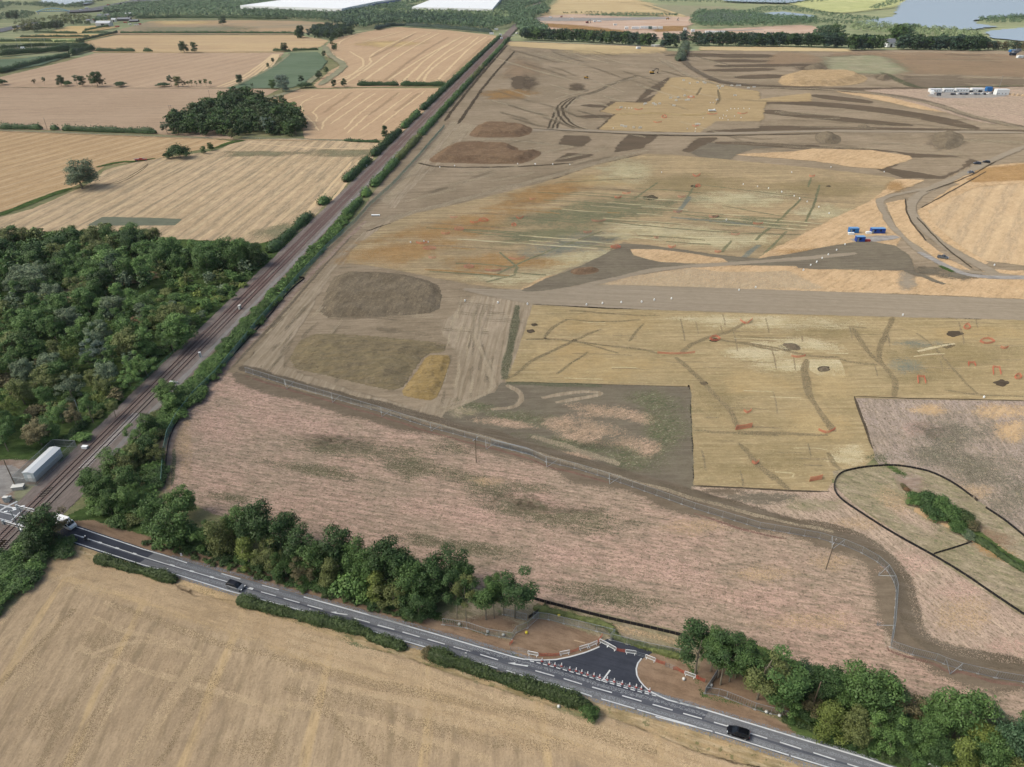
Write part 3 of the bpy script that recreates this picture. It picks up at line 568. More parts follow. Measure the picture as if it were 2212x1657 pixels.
rr_ = random.Random(4)
for i in range(90):
    x = rr_.uniform(850, 1720); y = rr_.uniform(400, 600); L = rr_.uniform(40, 220)
    a = [(x, y), (x+L*.5, y+L*.03+rr_.uniform(-2, 2)), (x+L, y+L*.07)]
    if all(inside(q, exc) for q in a): S.line(a, rr_.uniform(.3, 1.), rr_.choice(['m_excpale', 'm_thin', 'm_excgreen', 'm_excorange' if x < 1200 else 'm_excpale']), 1.0, 1, .5)
for (x, y, r_) in ((1405, 428, 16), (1500, 403, 8), (1790, 403, 5), (1420, 592, 5), (1545, 468, 8)): S.blob(x, y, r_, r_*.35, 'm_pit', 1, .5)
S.build()
# clay area, L shaped, nearest
S = Surf('stripped_field', 3)
S.poly(D('1152,660 1300,668 1500,673 1700,680 1930,683 2100,690 2300,692 2300,866 2000,862 1845,858 1862,900 1885,968 1890,985 1860,1008 1812,1018 1795,1035 1790,1060 1700,1057 1600,1052 1495,1047 1492,960 1488,835 1300,829 1095,824 1110,790 1140,700'), 'm_clay', .6, .3)
for (x, y, rx, ry, m_) in ((1300, 700, 130, 20, 'm_claygold'), (1290, 790, 150, 34, 'm_claygold'), (1250, 760, 100, 24, 'm_claygold'), (1700, 700, 140, 14, 'm_claypale'), (1580, 690, 120, 10, 'm_claypale'), (1640, 765, 90, 15, 'm_claypale'), (1690, 790, 60, 16, 'm_claypale'), (1720, 745, 90, 14, 'm_claypale'), (1830, 985, 44, 22, 'm_claypale'), (1560, 870, 70, 40, 'm_clayolive'), (1800, 830, 60, 30, 'm_claygold'),
    (1600, 760, 60, 10, 'm_claypale'), (1790, 720, 90, 16, 'm_clayolive'), (2060, 770, 150, 30, 'm_clayolive'), (2100, 720, 120, 16, 'm_claygold'), (1640, 1000, 110, 34, 'm_clayolive'), (1560, 970, 60, 50, 'm_clay'), (1980, 810, 80, 24, 'm_clayolive'), (1760, 920, 70, 40, 'm_claygold'), (1640, 830, 90, 24, 'm_claygold'), (1990, 745, 60, 10, 'm_excgrey'), (1960, 790, 40, 20, 'm_excgrey')):
    S.blob(x, y, rx, ry, m_, 9, 3)
rr_ = random.Random(8)
for i in range(110):
    x = rr_.uniform(1150, 2150); y = rr_.uniform(675, 1035); L = rr_.uniform(25, 130)
    if rr_.random() < .65: a = [(x, y), (x+L*.5, y+rr_.uniform(-1, 2)), (x+L, y+L*.03)]
    else: a = [(x, y), (x+L*.05, y+L*.2), (x+L*.08, y+L*.4)]; vt = 1
    if all(q[1] < 822 or 1500 < q[0] < 1840 for q in a): S.line(a, rr_.uniform(.12, .4), 'm_thin' if a[1][1]-a[0][1] > 4 else rr_.choice(['m_thin', 'm_claypale', 'm_thin', 'm_clayline']), .4, 1, .2)
S.poly(Z('e7', '550,565 785,570 830,690 640,690 560,640'), 'm_claypale', .5, .4)
L_ = [('e6', '265,315 450,308 620,325 900,365 1150,385 1300,430', 0.81), ('e6', '110,620 200,580 330,460 500,390 640,320 850,235', 0.93), ('e6', '400,300 500,200 590,160', 0.99), ('e6', '570,160 900,180 1150,160', 0.50), ('e6', '1420,450 1550,560 1640,660 1760,780 1850,870 1900,1000', 1.24), ('e6', '1440,430 1560,340 1700,290 1850,250 1960,180', 1.12), ('e6', '1750,315 1950,350 2212,400', 1.12),
      ('e6', '1560,1010 1900,1040 2212,1050', 0.74), ('e6', '1900,1110 2050,1260 2180,1400', 0.99), ('e6', '700,340 980,420', 0.37), ('e6', '1060,330 1170,190', 0.31), ('e6', '500,580 740,410', 0.25), ('e6', '600,90 1100,130 1300,130', 0.31),
      ('e7', '0,430 300,470 420,510 560,540 790,545', 0.99), ('e7', '530,560 520,650 530,780 600,920 700,1060 740,1120', 1.98), ('e7', '1200,235 1160,330 1110,440 1090,540 1120,600 1200,680 1220,760 1210,860', 1.61), ('e7', '890,320 960,430 1040,540 1120,610', 1.49), ('e7', '790,560 900,590 1080,600', 0.99), ('e7', '0,1120 350,1130 700,1150', 0.62), ('e7', '60,1240 150,1380 260,1440 400,1570', 1.12), ('e7', '850,310 1000,320', 0.74),
      ('e7', '1600,800 1850,840 2212,850', 0.37), ('e7', '1380,360 1500,440 1700,680 1850,830', 0.19), ('e7', '0,380 280,400', 0.25), ('e7', '700,1280 740,1380 800,1420', 1.12)]
for c_, s_, w_ in L_: S.line(Z(c_, s_), w_, 'm_clayline', .8, 2, .5)
S.line(Z('e7', '1360,540 1500,520 1600,520'), .5, 'm_claypale', .4, 1); S.line(Z('e7', '1390,500 1560,460 1680,440'), .8, 'm_claypale', .6, 1); S.line(Z('e7', '290,1430 450,1440 420,1470'), .5, 'm_claypale', .4)
for c_, x, y, r_ in (('e7', 410, 465, 22), ('e7', 670, 635, 15), ('e7', 1680, 362, 16), ('e7', 2040, 745, 16), ('e7', 1620, 458, 14), ('e6', 1720, 318, 10), ('e6', 415, 305, 4), ('e6', 640, 322, 6), ('e6', 330, 200, 8), ('e6', 300, 250, 10), ('e6', 1640, 652, 9)):
    x, y = Z(c_, f'{x},{y}')[0]; S.blob(x, y, r_, r_*.4, 'm_pit', .6, .4)
# cut edges: dark earth faces
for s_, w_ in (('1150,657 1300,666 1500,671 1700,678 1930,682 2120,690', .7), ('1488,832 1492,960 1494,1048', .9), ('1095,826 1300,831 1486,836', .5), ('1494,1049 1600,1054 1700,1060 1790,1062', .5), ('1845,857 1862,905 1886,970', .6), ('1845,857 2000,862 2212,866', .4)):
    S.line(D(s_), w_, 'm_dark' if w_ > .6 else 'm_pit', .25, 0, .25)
S.build()
# unstripped ground inside the elbow of the clay area
S = Surf('rough_ground', 4)
S.poly(D('1085,829 1300,833 1487,838 1491,960 1493,1048 1480,1062 1300,1018 1180,982 1030,935 960,900 980,870 1070,850'), 'm_hauldark', .8, .5)
for (x, y, rx, ry, m_) in ((1130, 905, 90, 20, 'm_rggreen'), (1420, 870, 70, 22, 'm_rggreen'), (1440, 930, 50, 60, 'm_rggreen'), (1260, 960, 130, 22, 'm_rggreen'), (1380, 990, 90, 30, 'm_rggreen'), (1040, 880, 60, 14, 'm_rggreen'), (1000, 890, 30, 12, 'm_bank'), (1100, 915, 70, 9, 'm_rgpale'),
    (1320, 893, 90, 14, 'm_rgpale'), (1400, 905, 50, 14, 'm_rgpale'), (1210, 917, 40, 18, 'm_rgpale'), (1290, 930, 60, 20, 'm_rgpale'), (1350, 962, 70, 20, 'm_rgpale'), (1260, 942, 50, 16, 'm_rgpale'), (1400, 970, 30, 16, 'm_rgpale'), (1250, 985, 50, 10, 'm_rgpale')):
    S.blob(x, y, rx, ry, m_, 5, 2, .1)
S.line(D('1120,660 1112,700 1100,760 1090,820'), 1.8, 'm_weed', 1.5, 1, .8); S.line(D('1092,828 1200,832 1300,834'), 2, 'm_weed', 1, 1, .5)
for o in range(4): S.line(D(f'{1060-o*10},660 {1030-o*4},720 {1045+o*4},790 {1078-o*4},{828+o*5} {1050-o*14},{856+o*5} 940,{880+o*5}'), .5, 'm_soilpale' if o % 2 else 'm_soilway', 1., 2, .5)
S.line(D('1094,832 1130,850 1120,880 1060,885'), 1.2, 'm_soilway', 1, 2); S.line(D('1170,860 1250,845 1320,850 1200,870'), 1., 'm_soilway', 1, 2)
S.build()
# dark churned lane beside the long mesh fence
S = Surf('dirt_track', 5)
S.line(D('520,792 620,826 720,852 830,880 1000,922 1100,950 1250,996 1400,1038 1500,1070 1640,1108 1760,1138 1850,1158 1920,1200 1955,1260 1962,1320 1985,1380 2060,1412 2240,1440'), 3.0, 'm_mud', 1.6, 2, .6)
S.line(D('620,834 830,888 1000,930 1250,1005 1500,1078 1640,1116 1800,1150'), .8, 'm_soilpale', .6, 2, .5)
S.line(D('1150,942 1250,974 1340,1002'), 1, 'm_soilpale', 1.5, 1, .5)
S.build()
# strip of pale grass round the haul road, and the wide haul road itself
S = Surf('dry_grass', 4)
S.poly(D('1290,613 1340,600 1480,577 1600,573 1770,580 1950,583 1965,600 2000,600 2150,585 2300,590 2300,650 2212,645 1960,634 1700,628 1450,618'), 'm_tan', 1.5, .8)
S.poly(D('1130,625 1180,600 1260,585 1290,600 1200,628'), 'm_tan', 1.5, .8)
S.poly(D('1290,613 1480,585 1700,590 1760,620 1500,618'), 'm_soilpale', 4, 1)
S.poly(D('1935,388 1995,390 1890,430 1915,470 1945,508 1930,535 1800,530 1660,556 1640,558 1750,500 1870,442 1905,420'), 'm_tan', 1.2, .8)
S.poly(D('1915,440 1955,432 1958,465 1990,515 2050,562 2110,592 2050,578 1990,540 1945,505'), 'm_tan', .8, .6); S.poly(D('1985,455 2060,405 2130,378 2230,352 2130,396 2050,428 2003,456 2012,482 2072,532 2132,568 2120,574 2050,538 1978,478'), 'm_tan', .8, .6)
S.blob(1740, 545, 60, 8, 'm_excorange', 4, 2); S.blob(1960, 605, 20, 20, 'm_haul', 4, 1.5); S.blob(1935, 405, 22, 10, 'm_excorange', 4, 2)
S.poly(Z('f4', '140,880 560,860 700,840 1100,850 1380,890 1390,910 1180,980 1000,970 700,925 400,900'), 'm_tan', 1.5, 1)
S.poly(D('2110,365 2230,355 2300,355 2300,410 2200,395 2085,402 2060,390'), 'm_tan', 4, 1); S.poly(D('2120,368 2230,358 2300,358 2300,392 2200,388 2100,392'), 'm_excorange', 4, 1)
S.build()
S = Surf('haul_track', 5)
S.poly(D('1140,628 1300,617 1500,622 1800,632 2300,652 2300,692 2100,688 1700,678 1400,668 1150,656 1060,640 1000,625'), 'm_haul', .9, .4)
S.poly(D('1190,600 1260,575 1330,540 1335,528 1400,531 1560,553 1640,560 1700,552 1800,532 1870,522 1930,532 1960,552 1975,590 1950,584 1770,581 1600,574 1480,578 1300,605 1180,628 1130,628'), 'm_hauldark', 1., .6)
S.poly(D('1365,540 1420,540 1500,550 1560,560 1570,567 1500,569 1430,566 1370,552'), 'm_tan', .8, .6)
S.poly(D('1492,578 1560,575 1720,576 1722,582 1650,587 1550,586'), 'm_tan', .8, .6)
S.line(D('1160,636 1250,622 1350,596 1450,578 1560,572 1700,562 1850,548'), 2.5, 'm_haul', 2, 2, .5)
S.line(D('2240,308 2180,330 2100,368 2030,400 1985,420 1965,440 1972,470 2010,510 2060,545 2120,575 2160,600'), 4.6, 'm_haul', 1, 2, .5)
S.line(D('2020,405 1960,416 1905,428 1898,440 1920,480 1940,505 1990,545 2050,582 2120,590 2260,605'), 3.4, 'm_haul', 1, 2, .5)
S.line(D('1840,520 1890,517 1940,512'), 7, 'm_gravel', 1, 1, .3)
S.line(D('1985,545 2060,585 2110,600 2260,600'), 3.5, 'm_gravel', 1.5, 2, .5)
for s_ in ('2000,415 2090,385 2150,350', '1990,450 2080,400 2130,372', '1980,470 2040,535 2100,580', '1955,430 1960,470 2000,520'): S.line(D(s_), .6, 'm_pit', .5, 1, .3)
S.blob(2090, 595, 50, 10, 'm_hauldark', 4, 2); S.blob(2000, 585, 40, 9, 'm_hauldark', 4, 2); S.line(D('1930,575 2000,600 2040,615'), 2, 'm_hauldark', 2, 1, 1); S.line(D('2030,575 2060,588'), 3, 'm_greengrass', 1.5, 1, .5)
S.build()
S = Surf('stubble_field', 3)
S.poly(D('2130,392 2230,388 2400,390 2400,590 2230,575 2120,562 2060,530 2000,470 1990,452 2050,425 2100,402'), 'm_tan2', 1, .6)
S.build()
# ------------------------------------------------------------------ right hand meadow, wedge and ditch enclosure
S = Surf('meadow', 3)
S.poly(D('1845,862 2000,866 2300,870 2400,1300 2230,1170 2110,1085 2040,1030 1950,1010 1905,1008 1890,990 1885,965 1862,905'), 'm_mead3', .7, .4)
for (x, y, rx, ry, m_) in ((2060, 940, 90, 36, 'm_mead3d'), (2120, 1010, 100, 40, 'm_mead3d'), (2010, 985, 60, 24, 'm_mead3d'), (2190, 1080, 50, 40, 'm_mead3d'), (2170, 890, 70, 16, 'm_tan'), (2190, 930, 40, 24, 'm_tan'), (2010, 885, 40, 10, 'm_tan'), (1900, 990, 30, 12, 'm_weed'), (2080, 1060, 60, 20, 'm_tanlight'), (1990, 930, 40, 20, 'm_pinklight')):
    S.blob(x, y, rx, ry, m_, 8, 3)
S.poly(D('1494,1052 1600,1056 1700,1062 1790,1064 1800,1045 1808,1060 1850,1095 1900,1130 2010,1200 2110,1270 2212,1335 2400,1450 2400,1470 2240,1440 2060,1412 1990,1370 1970,1310 1960,1260 1925,1200 1850,1155 1760,1130 1640,1100'), 'm_mead2', .8, .4)
for (x, y, rx, ry, m_) in ((1640, 1075, 90, 14, 'm_hauldark'), (1560, 1062, 60, 8, 'm_soildark'), (1760, 1090, 60, 14, 'm_bank'), (1850, 1130, 50, 16, 'm_tanlight'), (2090, 1330, 60, 40, 'm_tanlight'), (2180, 1400, 60, 30, 'm_pinklight'), (1960, 1220, 60, 30, 'm_pinklight'), (2080, 1280, 60, 30, 'm_pinklight')):
    S.blob(x, y, rx, ry, m_, 9, 3)
S.build()
S = Surf('ditch_bank', 5)
S.poly(D('1802,1020 1860,1009 1925,1006 2000,1018 2050,1040 2108,1082 2212,1160 2400,1310 2400,1450 2212,1330 2110,1265 2010,1196 1900,1122 1850,1090 1805,1048'), 'm_bank', .5, .3)
for (x, y, rx, ry, m_) in ((1960, 1040, 40, 18, 'm_rubble'), (2000, 1100, 60, 16, 'm_tanlight'), (2140, 1160, 60, 16, 'm_vergesoil'), (1930, 1013, 30, 6, 'm_greengrass'), (2150, 1190, 60, 14, 'm_excorange'), (1970, 1120, 60, 20, 'm_mead2'), (1930, 1080, 50, 20, 'm_tanlight')):
    S.blob(x, y, rx, ry, m_, 5, 2, .5)
S.line(D('1975,1100 2060,1132 2120,1165 2240,1245'), 3.2, 'm_tan', 1.5, 1, .6)
S.line(D('2040,1118 2100,1150 2150,1185 2240,1240 2400,1340'), 3, 'm_greengrass', 1, 1, .6)
S.build()
# ------------------------------------------------------------------ railway
S = Surf('railway_ballast', 4)
r0, r1 = P(145, 1033).xy, P(1070, 103).xy; rd = (r1-r0).normalized(); rn = Vector((rd.y, -rd.x))
def RW(s, o): q = r0+rd*s+rn*o; return (q.x, q.y)    # s metres north of the relay building, o metres to the east
S.world([RW(-80, -7), RW(-20, -6.5), RW(0, -5.6), RW(1340, -5.6), RW(1500, -6), RW(2600, -6), RW(2600, 6), RW(1500, 6), RW(1340, 6.2), RW(60, 7), RW(30, 8.5), RW(0, 8), RW(-80, 6)], S.z(), 'm_ballast', .8, .4)
S.line([RW(-80, -1.75), RW(1340, -1.75)], 2.6, 'm_ballastred', .5, 0, 0, D2=False)
S.line([RW(45, 1.75), RW(1340, 1.75)], 2.0, 'm_ballastred', .5, 0, 0, D2=False)
S.line([RW(10, 6.0), RW(60, 5.8), RW(400, 5.2)], 1.6, 'm_ballastgrey', .6, 0, .3, D2=False)
S.line([RW(-4, -2), RW(-8.5, -2)], 2.6, 'm_dark', .3, 0, 0, D2=False); S.line([RW(-24, -.6), RW(-30, -.6)], 5, 'm_dark', .3, 0, 0, D2=False)
S.build()
S = Surf('yard', 2)
S.poly(Z('c1', '-300,520 0,520 200,500 300,540 450,460 620,470 640,560 560,660 440,760 330,880 240,980 60,960 -300,900'), 'm_rubble', .8, .4)
S.poly(Z('c1', '-300,600 100,575 220,640 260,740 160,800 0,880 -300,880'), 'm_gravel', .8, .4)
S.poly(Z('c1', '180,800 400,770 330,880 240,980 180,930'), 'm_rough', 1, .4)
S.build()
# ------------------------------------------------------------------ fields west of the railway
S = Surf('stubble_field', 1)
S.poly(D('-60,500 0,470 70,452 150,418 190,400 232,366 300,350 470,325 500,312 540,302 640,300 822,310 800,345 720,420 650,495 600,530 560,560 300,580 -60,580'), 'm_F1', .8, .6)
S.blob(600, 500, 60, 16, 'm_F1g', 10, 4, -.2); S.blob(740, 330, 90, 8, 'm_F1g', 10, 4); S.blob(560, 332, 80, 6, 'm_F1g', 8, 4)
S.poly(Z('b1', '690,775 1000,780 1225,788 1180,830 900,832 590,832'), 'm_plot', .4, .3)
for s_ in ('540,310 700,322 800,322', '760,350 600,530', '790,340 690,470'): S.line(D(s_), 1.2, 'm_FAl', 1, 1, .4)
for o in (0, 8): S.line(Z('b1', f'1000,{415+o} 960,{450+o*1.5} 820,{530+o*2} 700,560'), .4, 'm_pit', .3, 1)
S.build()
S = Surf('stubble_field', 1); S.poly(D('-80,283 0,284 180,292 330,297 460,301 500,306 470,318 400,328 330,345 226,358 175,395 135,412 60,440 0,458 -80,470'), 'm_F2', .8, .6)
S.build()
S = Surf('grass_strip', 3)
S.line(Z('b1', '-100,790 60,740 250,660 420,600 480,580'), 5, 'm_greengrass', 1.2, 1, .8); S.line(Z('b1', '650,440 800,405 930,400 1050,380'), 4, 'm_greengrass', 1.2, 1, .8)
S.line(Z('b1', '900,385 980,378'), 3, 'm_gravel', 1); S.line(Z('b1', '1450,310 1560,270 1640,260'), 5, 'm_greengrass', 1, 1, .5)
S.line(Z('b1', '0,196 700,222 1440,250 2212,262'), 2, 'm_tan', 1, 1, .3); S.build()
S = Surf('stubble_field', 1); S.poly(D('-100,190 0,189 540,192 600,194 570,208 540,230 500,300 350,290 180,283 -100,275'), 'm_F3', 1, .6); S.build()
S = Surf('stubble_field', 1); S.poly(D('-120,186 0,168 154,131 207,116 450,113 612,114 592,134 560,156 532,179 487,190 200,190'), 'm_F4', 1, .6)
S.line(D('0,190 300,191 490,191 600,193'), 1.6, 'm_weed', 1, 1, .5)
for o in range(5): S.line(D(f'{470+o*14},188 {520+o*12},170 {570+o*6},135 {590+o*3},118'), 2, 'm_FAl', 2, 2)
S.build()
S = Surf('stubble_field', 1); S.poly(D('165,96 200,88 255,77 640,77 706,88 692,100 678,106 610,112 207,113'), 'm_F5', 1.5, .8); S.line(D('207,114 600,114'), 4, 'm_gold', 2); S.build()
S = Surf('stubble_field', 1); S.poly(D('230,74 300,56 330,47 480,45 640,46 724,52 670,70 640,75 255,75'), 'm_F6', 2, 1); S.blob(390, 50, 70, 4, 'm_gold', 20, 5); S.blob(420, 64, 110, 6, 'm_rough', 30, 6); S.build()
S = Surf('stubble_field', 1); S.poly(D('108,71 154,58 215,57 250,60 200,68 175,72'), 'm_gold', 2, 1); S.poly(D('40,82 95,74 240,75 205,82'), 'm_gold', 2, 1)
S.poly(D('-60,90 150,85 195,84 165,93 -60,94'), 'm_marsh', 2, 1); S.poly(D('-60,99 180,96 150,103 -60,106'), 'm_rough', 2, 1); S.build()
S = Surf('pasture', 3); S.poly(D('-120,132 0,130 50,128 120,120 152,121 80,143 -120,178'), 'm_pasture', 1.5, .8)
S.poly(D('492,192 530,180 600,140 629,116 684,114 702,134 690,150 660,176 630,190'), 'm_pasture', 1.5, .8)
S.line(D('500,190 560,162 600,140 626,118'), 3, 'm_rough', 2, 1, 1); S.line(D('700,100 712,122 742,138 740,150 690,185'), 8, 'm_rough', 4, 2, 2); S.line(D('690,160 660,186'), 6, 'm_rough', 3, 1, 1); S.line(D('645,192 600,208 560,216'), 6, 'm_rough', 3, 1, 1); S.build()
S = Surf('stubble_field', 1)
FA = '715,92 740,80 790,70 853,59 960,66 1063,77 1078,80 1040,112 1000,150 962,186 850,187 688,190 680,184 718,152 746,138 704,120 702,106'
S.poly(D(FA), 'm_FA', 1.2, .6)
def tram(S, pts, w=1.8, m_='m_FAl', so=1.4): S.line(pts, w, m_, so, 1, .9)
for s_ in ('735,325 680,340 650,420 780,480 740,530 600,640', '1230,240 900,330 ', '1320,250 1000,400 950,460 980,480 850,570 620,640', '1430,255 1150,380 900,560 760,650', '1490,260 1250,390 1000,560 860,660', '870,260 730,320 720,345 ', '1680,280 1420,430 1200,640',
           '1740,285 1480,450 1300,640', '1800,285 1700,370 1560,440 1400,560 1370,640', '1860,285 1730,370 1600,500 1460,640', '560,660 1560,655', '850,250 1150,215 1900,280', '800,400 940,480 800,600 700,640', '1640,300 1380,440 1100,620'):
    tram(S, Z('a2', s_), 1.8, 'm_FAl', 2.)
for s_ in ('1290,270 960,450', '1560,290 1300,440 1050,640', '690,340 640,430 720,490', '1890,300 1500,660'): tram(S, Z('a2', s_), 2.5, 'm_FAd', 2.5)
S.blob(840, 96, 60, 6, 'm_gold', 14, 5)
S.build()
S = Surf('stubble_field', 1)
S.poly(D('570,217 650,194 800,191 958,191 948,203 900,255 870,282 842,302 752,302 660,299 655,270 630,235 600,218'), 'm_FA', 1, .6)
for s_ in ('740,715 500,860 560,900 540,940', '570,725 410,800 450,850 400,900 300,800', '910,715 760,820 600,930 590,1000', '1100,715 880,870 760,1000', '1280,715 1080,860 880,1010', '1390,700 1260,800 1050,960', '420,700 1480,690', '340,800 520,940 560,1010', '640,740 420,790', '1000,720 840,830 650,960', '1190,720 960,870 780,1030', '480,725 230,800 330,800'):
    tram(S, Z('a2', s_), 1.1, 'm_FAl', 1.)
for s_ in ('820,715 600,870', '1180,715 950,890', '1330,720 1150,860'): tram(S, Z('a2', s_), 2, 'm_FAd', 2)
S.build()
# ------------------------------------------------------------------ the far land
S = Surf('ground', 1)
S.poly(Z('e3', '60,240 300,160 400,150 1300,200 1700,185 1760,180 1830,220 1700,290 1740,330 2212,320 2212,460 1000,400 700,380 120,320'), 'm_pinksoil', 4, 2)
S.poly(Z('e3', '250,170 430,0 900,-40 1250,30 1300,40 1700,170 1680,185 1450,170 700,150 380,160'), 'm_fartan', 5, 2)
S.poly(Z('e3', '1400,60 1700,70 2100,80 2212,120 1900,150 1740,170'), 'm_rough', 8, 2)
S.poly(Z('e3', '200,260 560,280 1000,330 1050,365 900,380 600,330 220,280'), 'm_excorange', 4, 2); S.poly(Z('e3', '1450,290 1700,290 1690,330 1450,345'), 'm_excorange', 4, 2)
S.poly(Z('a4', '-100,230 500,200 640,225 560,260 100,270'), 'm_pinksoil', 5, 2)
S.line(Z('e3', '1000,30 1300,50 1500,110 1700,175 1760,185'), 12, 'm_fartan', 5, 1); S.line(Z('a4', '-350,245 0,240 200,230'), 12, 'm_gravel', 4, 1)
S.band(Z('e3', '130,210,16 500,215,14 1000,212,10 1500,200,8'), 'm_gravel', 5)
S.poly(Z('a4', '470,30 700,0 1300,-40 1280,20 1100,60 800,100 600,70'), 'm_marsh', 8, 2)
S.poly(D('-60,68 30,60 66,52 60,60 -60,76'), 'm_gold', 3, 1)
S.poly(Z('e1', '-50,430 0,400 260,350 500,300 480,320 250,370 0,440'), 'm_asphalt', 2, 0)
S.build()
S = Surf('motorway', 3)
S.poly(Z('e1', '900,170 1250,140 1500,95 1900,20 2150,-20 2500,-60 2500,-30 2000,50 1700,110 1300,160 950,185'), 'm_asphalt', 3, 0, 1)
S.line(Z('e1', '1000,172 1300,145 1600,90 2000,15'), 2, 'm_rough', 1)
S.poly(Z('e1', '200,690 560,690 900,650 1180,650 1000,690 700,690 500,715 300,715'), 'm_asphalt', 3, 0)
S.build()
S = Surf('lake_water', 3)
S.poly(Z('e1', '480,70 620,15 1290,15 1200,75 900,90'), 'm_water', 0, 2)
S.poly(Z('a4', '1240,60 1340,-20 1300,-60 2600,-60 2600,160 2212,130 1900,150 1820,170 1840,190 2000,215 1740,240 1350,215 1000,215 900,180 1200,140'), 'm_water', 0, 2)
S.poly(Z('a4', '1900,260 2000,240 2600,190 2600,350 2212,325 1950,300'), 'm_water', 0, 2)
S.poly(Z('a4', '60,130 130,115 350,100 600,130 560,150 300,150 120,160'), 'm_water', 0, 2)
S.poly(Z('a4', '-100,0 250,10 560,8 400,35 150,30 -100,20'), 'm_water', 0, 2)
S.build()
# ================================================================== vegetation
def leafmat(name, c, c2, k=1., var=.5, clump=1.6):
    t = NT(name); MATS[name] = t.m
    oc = t.n('TexCoord').outputs['Object']; geo = t.n('NewGeometry'); oi = t.n('ObjectInfo')
    n = t.rng(t.noise(oc, 1/clump, 3, .6), .3, .7)
    col = t.mix(n, lin(c, k), lin(c2, k))
    r = t.math('MULTIPLY_ADD', geo.outputs['Random Per Island'], var, 1-var/2)
    r = t.math('MULTIPLY', r, t.math('MULTIPLY_ADD', oi.outputs['Random'], .3, .85))
    vm = t.n('VectorMath', operation='SCALE'); t.l(col, vm.inputs[0]); t.l(r, vm.inputs['Scale'])
    b = t.n('BsdfPrincipled'); t.l(vm.outputs[0], b.inputs['Base Color']); b.inputs['Roughness'].default_value = .55
    b.inputs['Specular IOR Level'].default_value = .18
    t.l(b.outputs[0], t.out.inputs[0]); return t.m
LK = 1.0
for nm, a, b in (('dark', '3d5231', '4c6639'), ('mid', '4c6639', '617c43'), ('green', '5b7843', '708c4a'), ('olive', '646c3f', '787f4c'),
                 ('yellow', '6b783d', '7e8a45'), ('hedge', '435232', '54643a'), ('grey', '66755a', '7b8868'), ('silver', '66786a', '8a9a86'), ('brown', '6c6446', '7e7656'), ('blue', '3c5339', '4c6546'),
                 ('rust', '8d6a4c', '9a7c5c'), ('far', '5a7452', '6f8763'), ('farlight', '8a9c6c', 'a0ad80'), ('fardark', '3a5040', '476050')):  # far: distance haze mixed into the leaf colour
    leafmat('leaf_'+nm, a, b, LK)
    if nm in ('dark', 'mid', 'green', 'olive', 'grey', 'yellow', 'brown'): leafmat('leaf_w'+nm, a, b, LK*1.28)
MATS['bark'] = pmat('bark', '8c8270', .9, 0, .9, .25, 1.5); pmat('barkdark', '574a3c', .9, 0, .9, .25, 1.5)
RNG = np.random.default_rng(7)
def quads_mesh(name, C, N, S, mats, extra=None, rng=RNG, asp=.75):
    """leaf clumps: centres C, facing N, size S"""
    n = len(C); N = N/np.maximum(np.linalg.norm(N, axis=1, keepdims=True), 1e-6)
    t = rng.normal(size=(n, 3)); U = np.cross(N, t); U /= np.maximum(np.linalg.norm(U, axis=1, keepdims=True), 1e-6); V = np.cross(N, U)
    U = U*S[:, None]*.5; V = V*S[:, None]*.5*asp
    q = np.stack([C-U-V*.4, C-U*.1-V, C+U+V*.3, C+U*.05+V], 1).reshape(-1, 3)
    vs = q; nf = n; ev = []; ef = []
    if extra: ev = extra.v; ef = extra.f
    me = bpy.data.meshes.new(name); nv = len(vs)
    allv = np.concatenate([vs, np.array(ev, float).reshape(-1, 3)]) if len(ev) else vs
    loops = np.arange(nv, dtype=np.int32); starts = np.arange(0, nv, 4); tot = np.full(nf, 4)
    if ef:
        lo = [i+nv for f in ef for i in f]; st = []; p = nv
        for f in ef: st.append(p); p += len(f)
        loops = np.concatenate([loops, np.array(lo, np.int32)]); starts = np.concatenate([starts, st]); tot = np.concatenate([tot, [len(f) for f in ef]])
    me.vertices.add(len(allv)); me.vertices.foreach_set('co', allv.astype(np.float32).ravel())
    me.loops.add(len(loops)); me.loops.foreach_set('vertex_index', loops.astype(np.int32))
    me.polygons.add(len(starts)); me.polygons.foreach_set('loop_start', starts.astype(np.int32)); me.polygons.foreach_set('loop_total', tot.astype(np.int32))
    for m in mats: me.materials.append(m)
    if ef and len(mats) > 1: me.polygons.foreach_set('material_index', np.concatenate([np.zeros(nf), np.ones(len(ef))]).astype(np.int32))
    me.update(calc_edges=True); return me
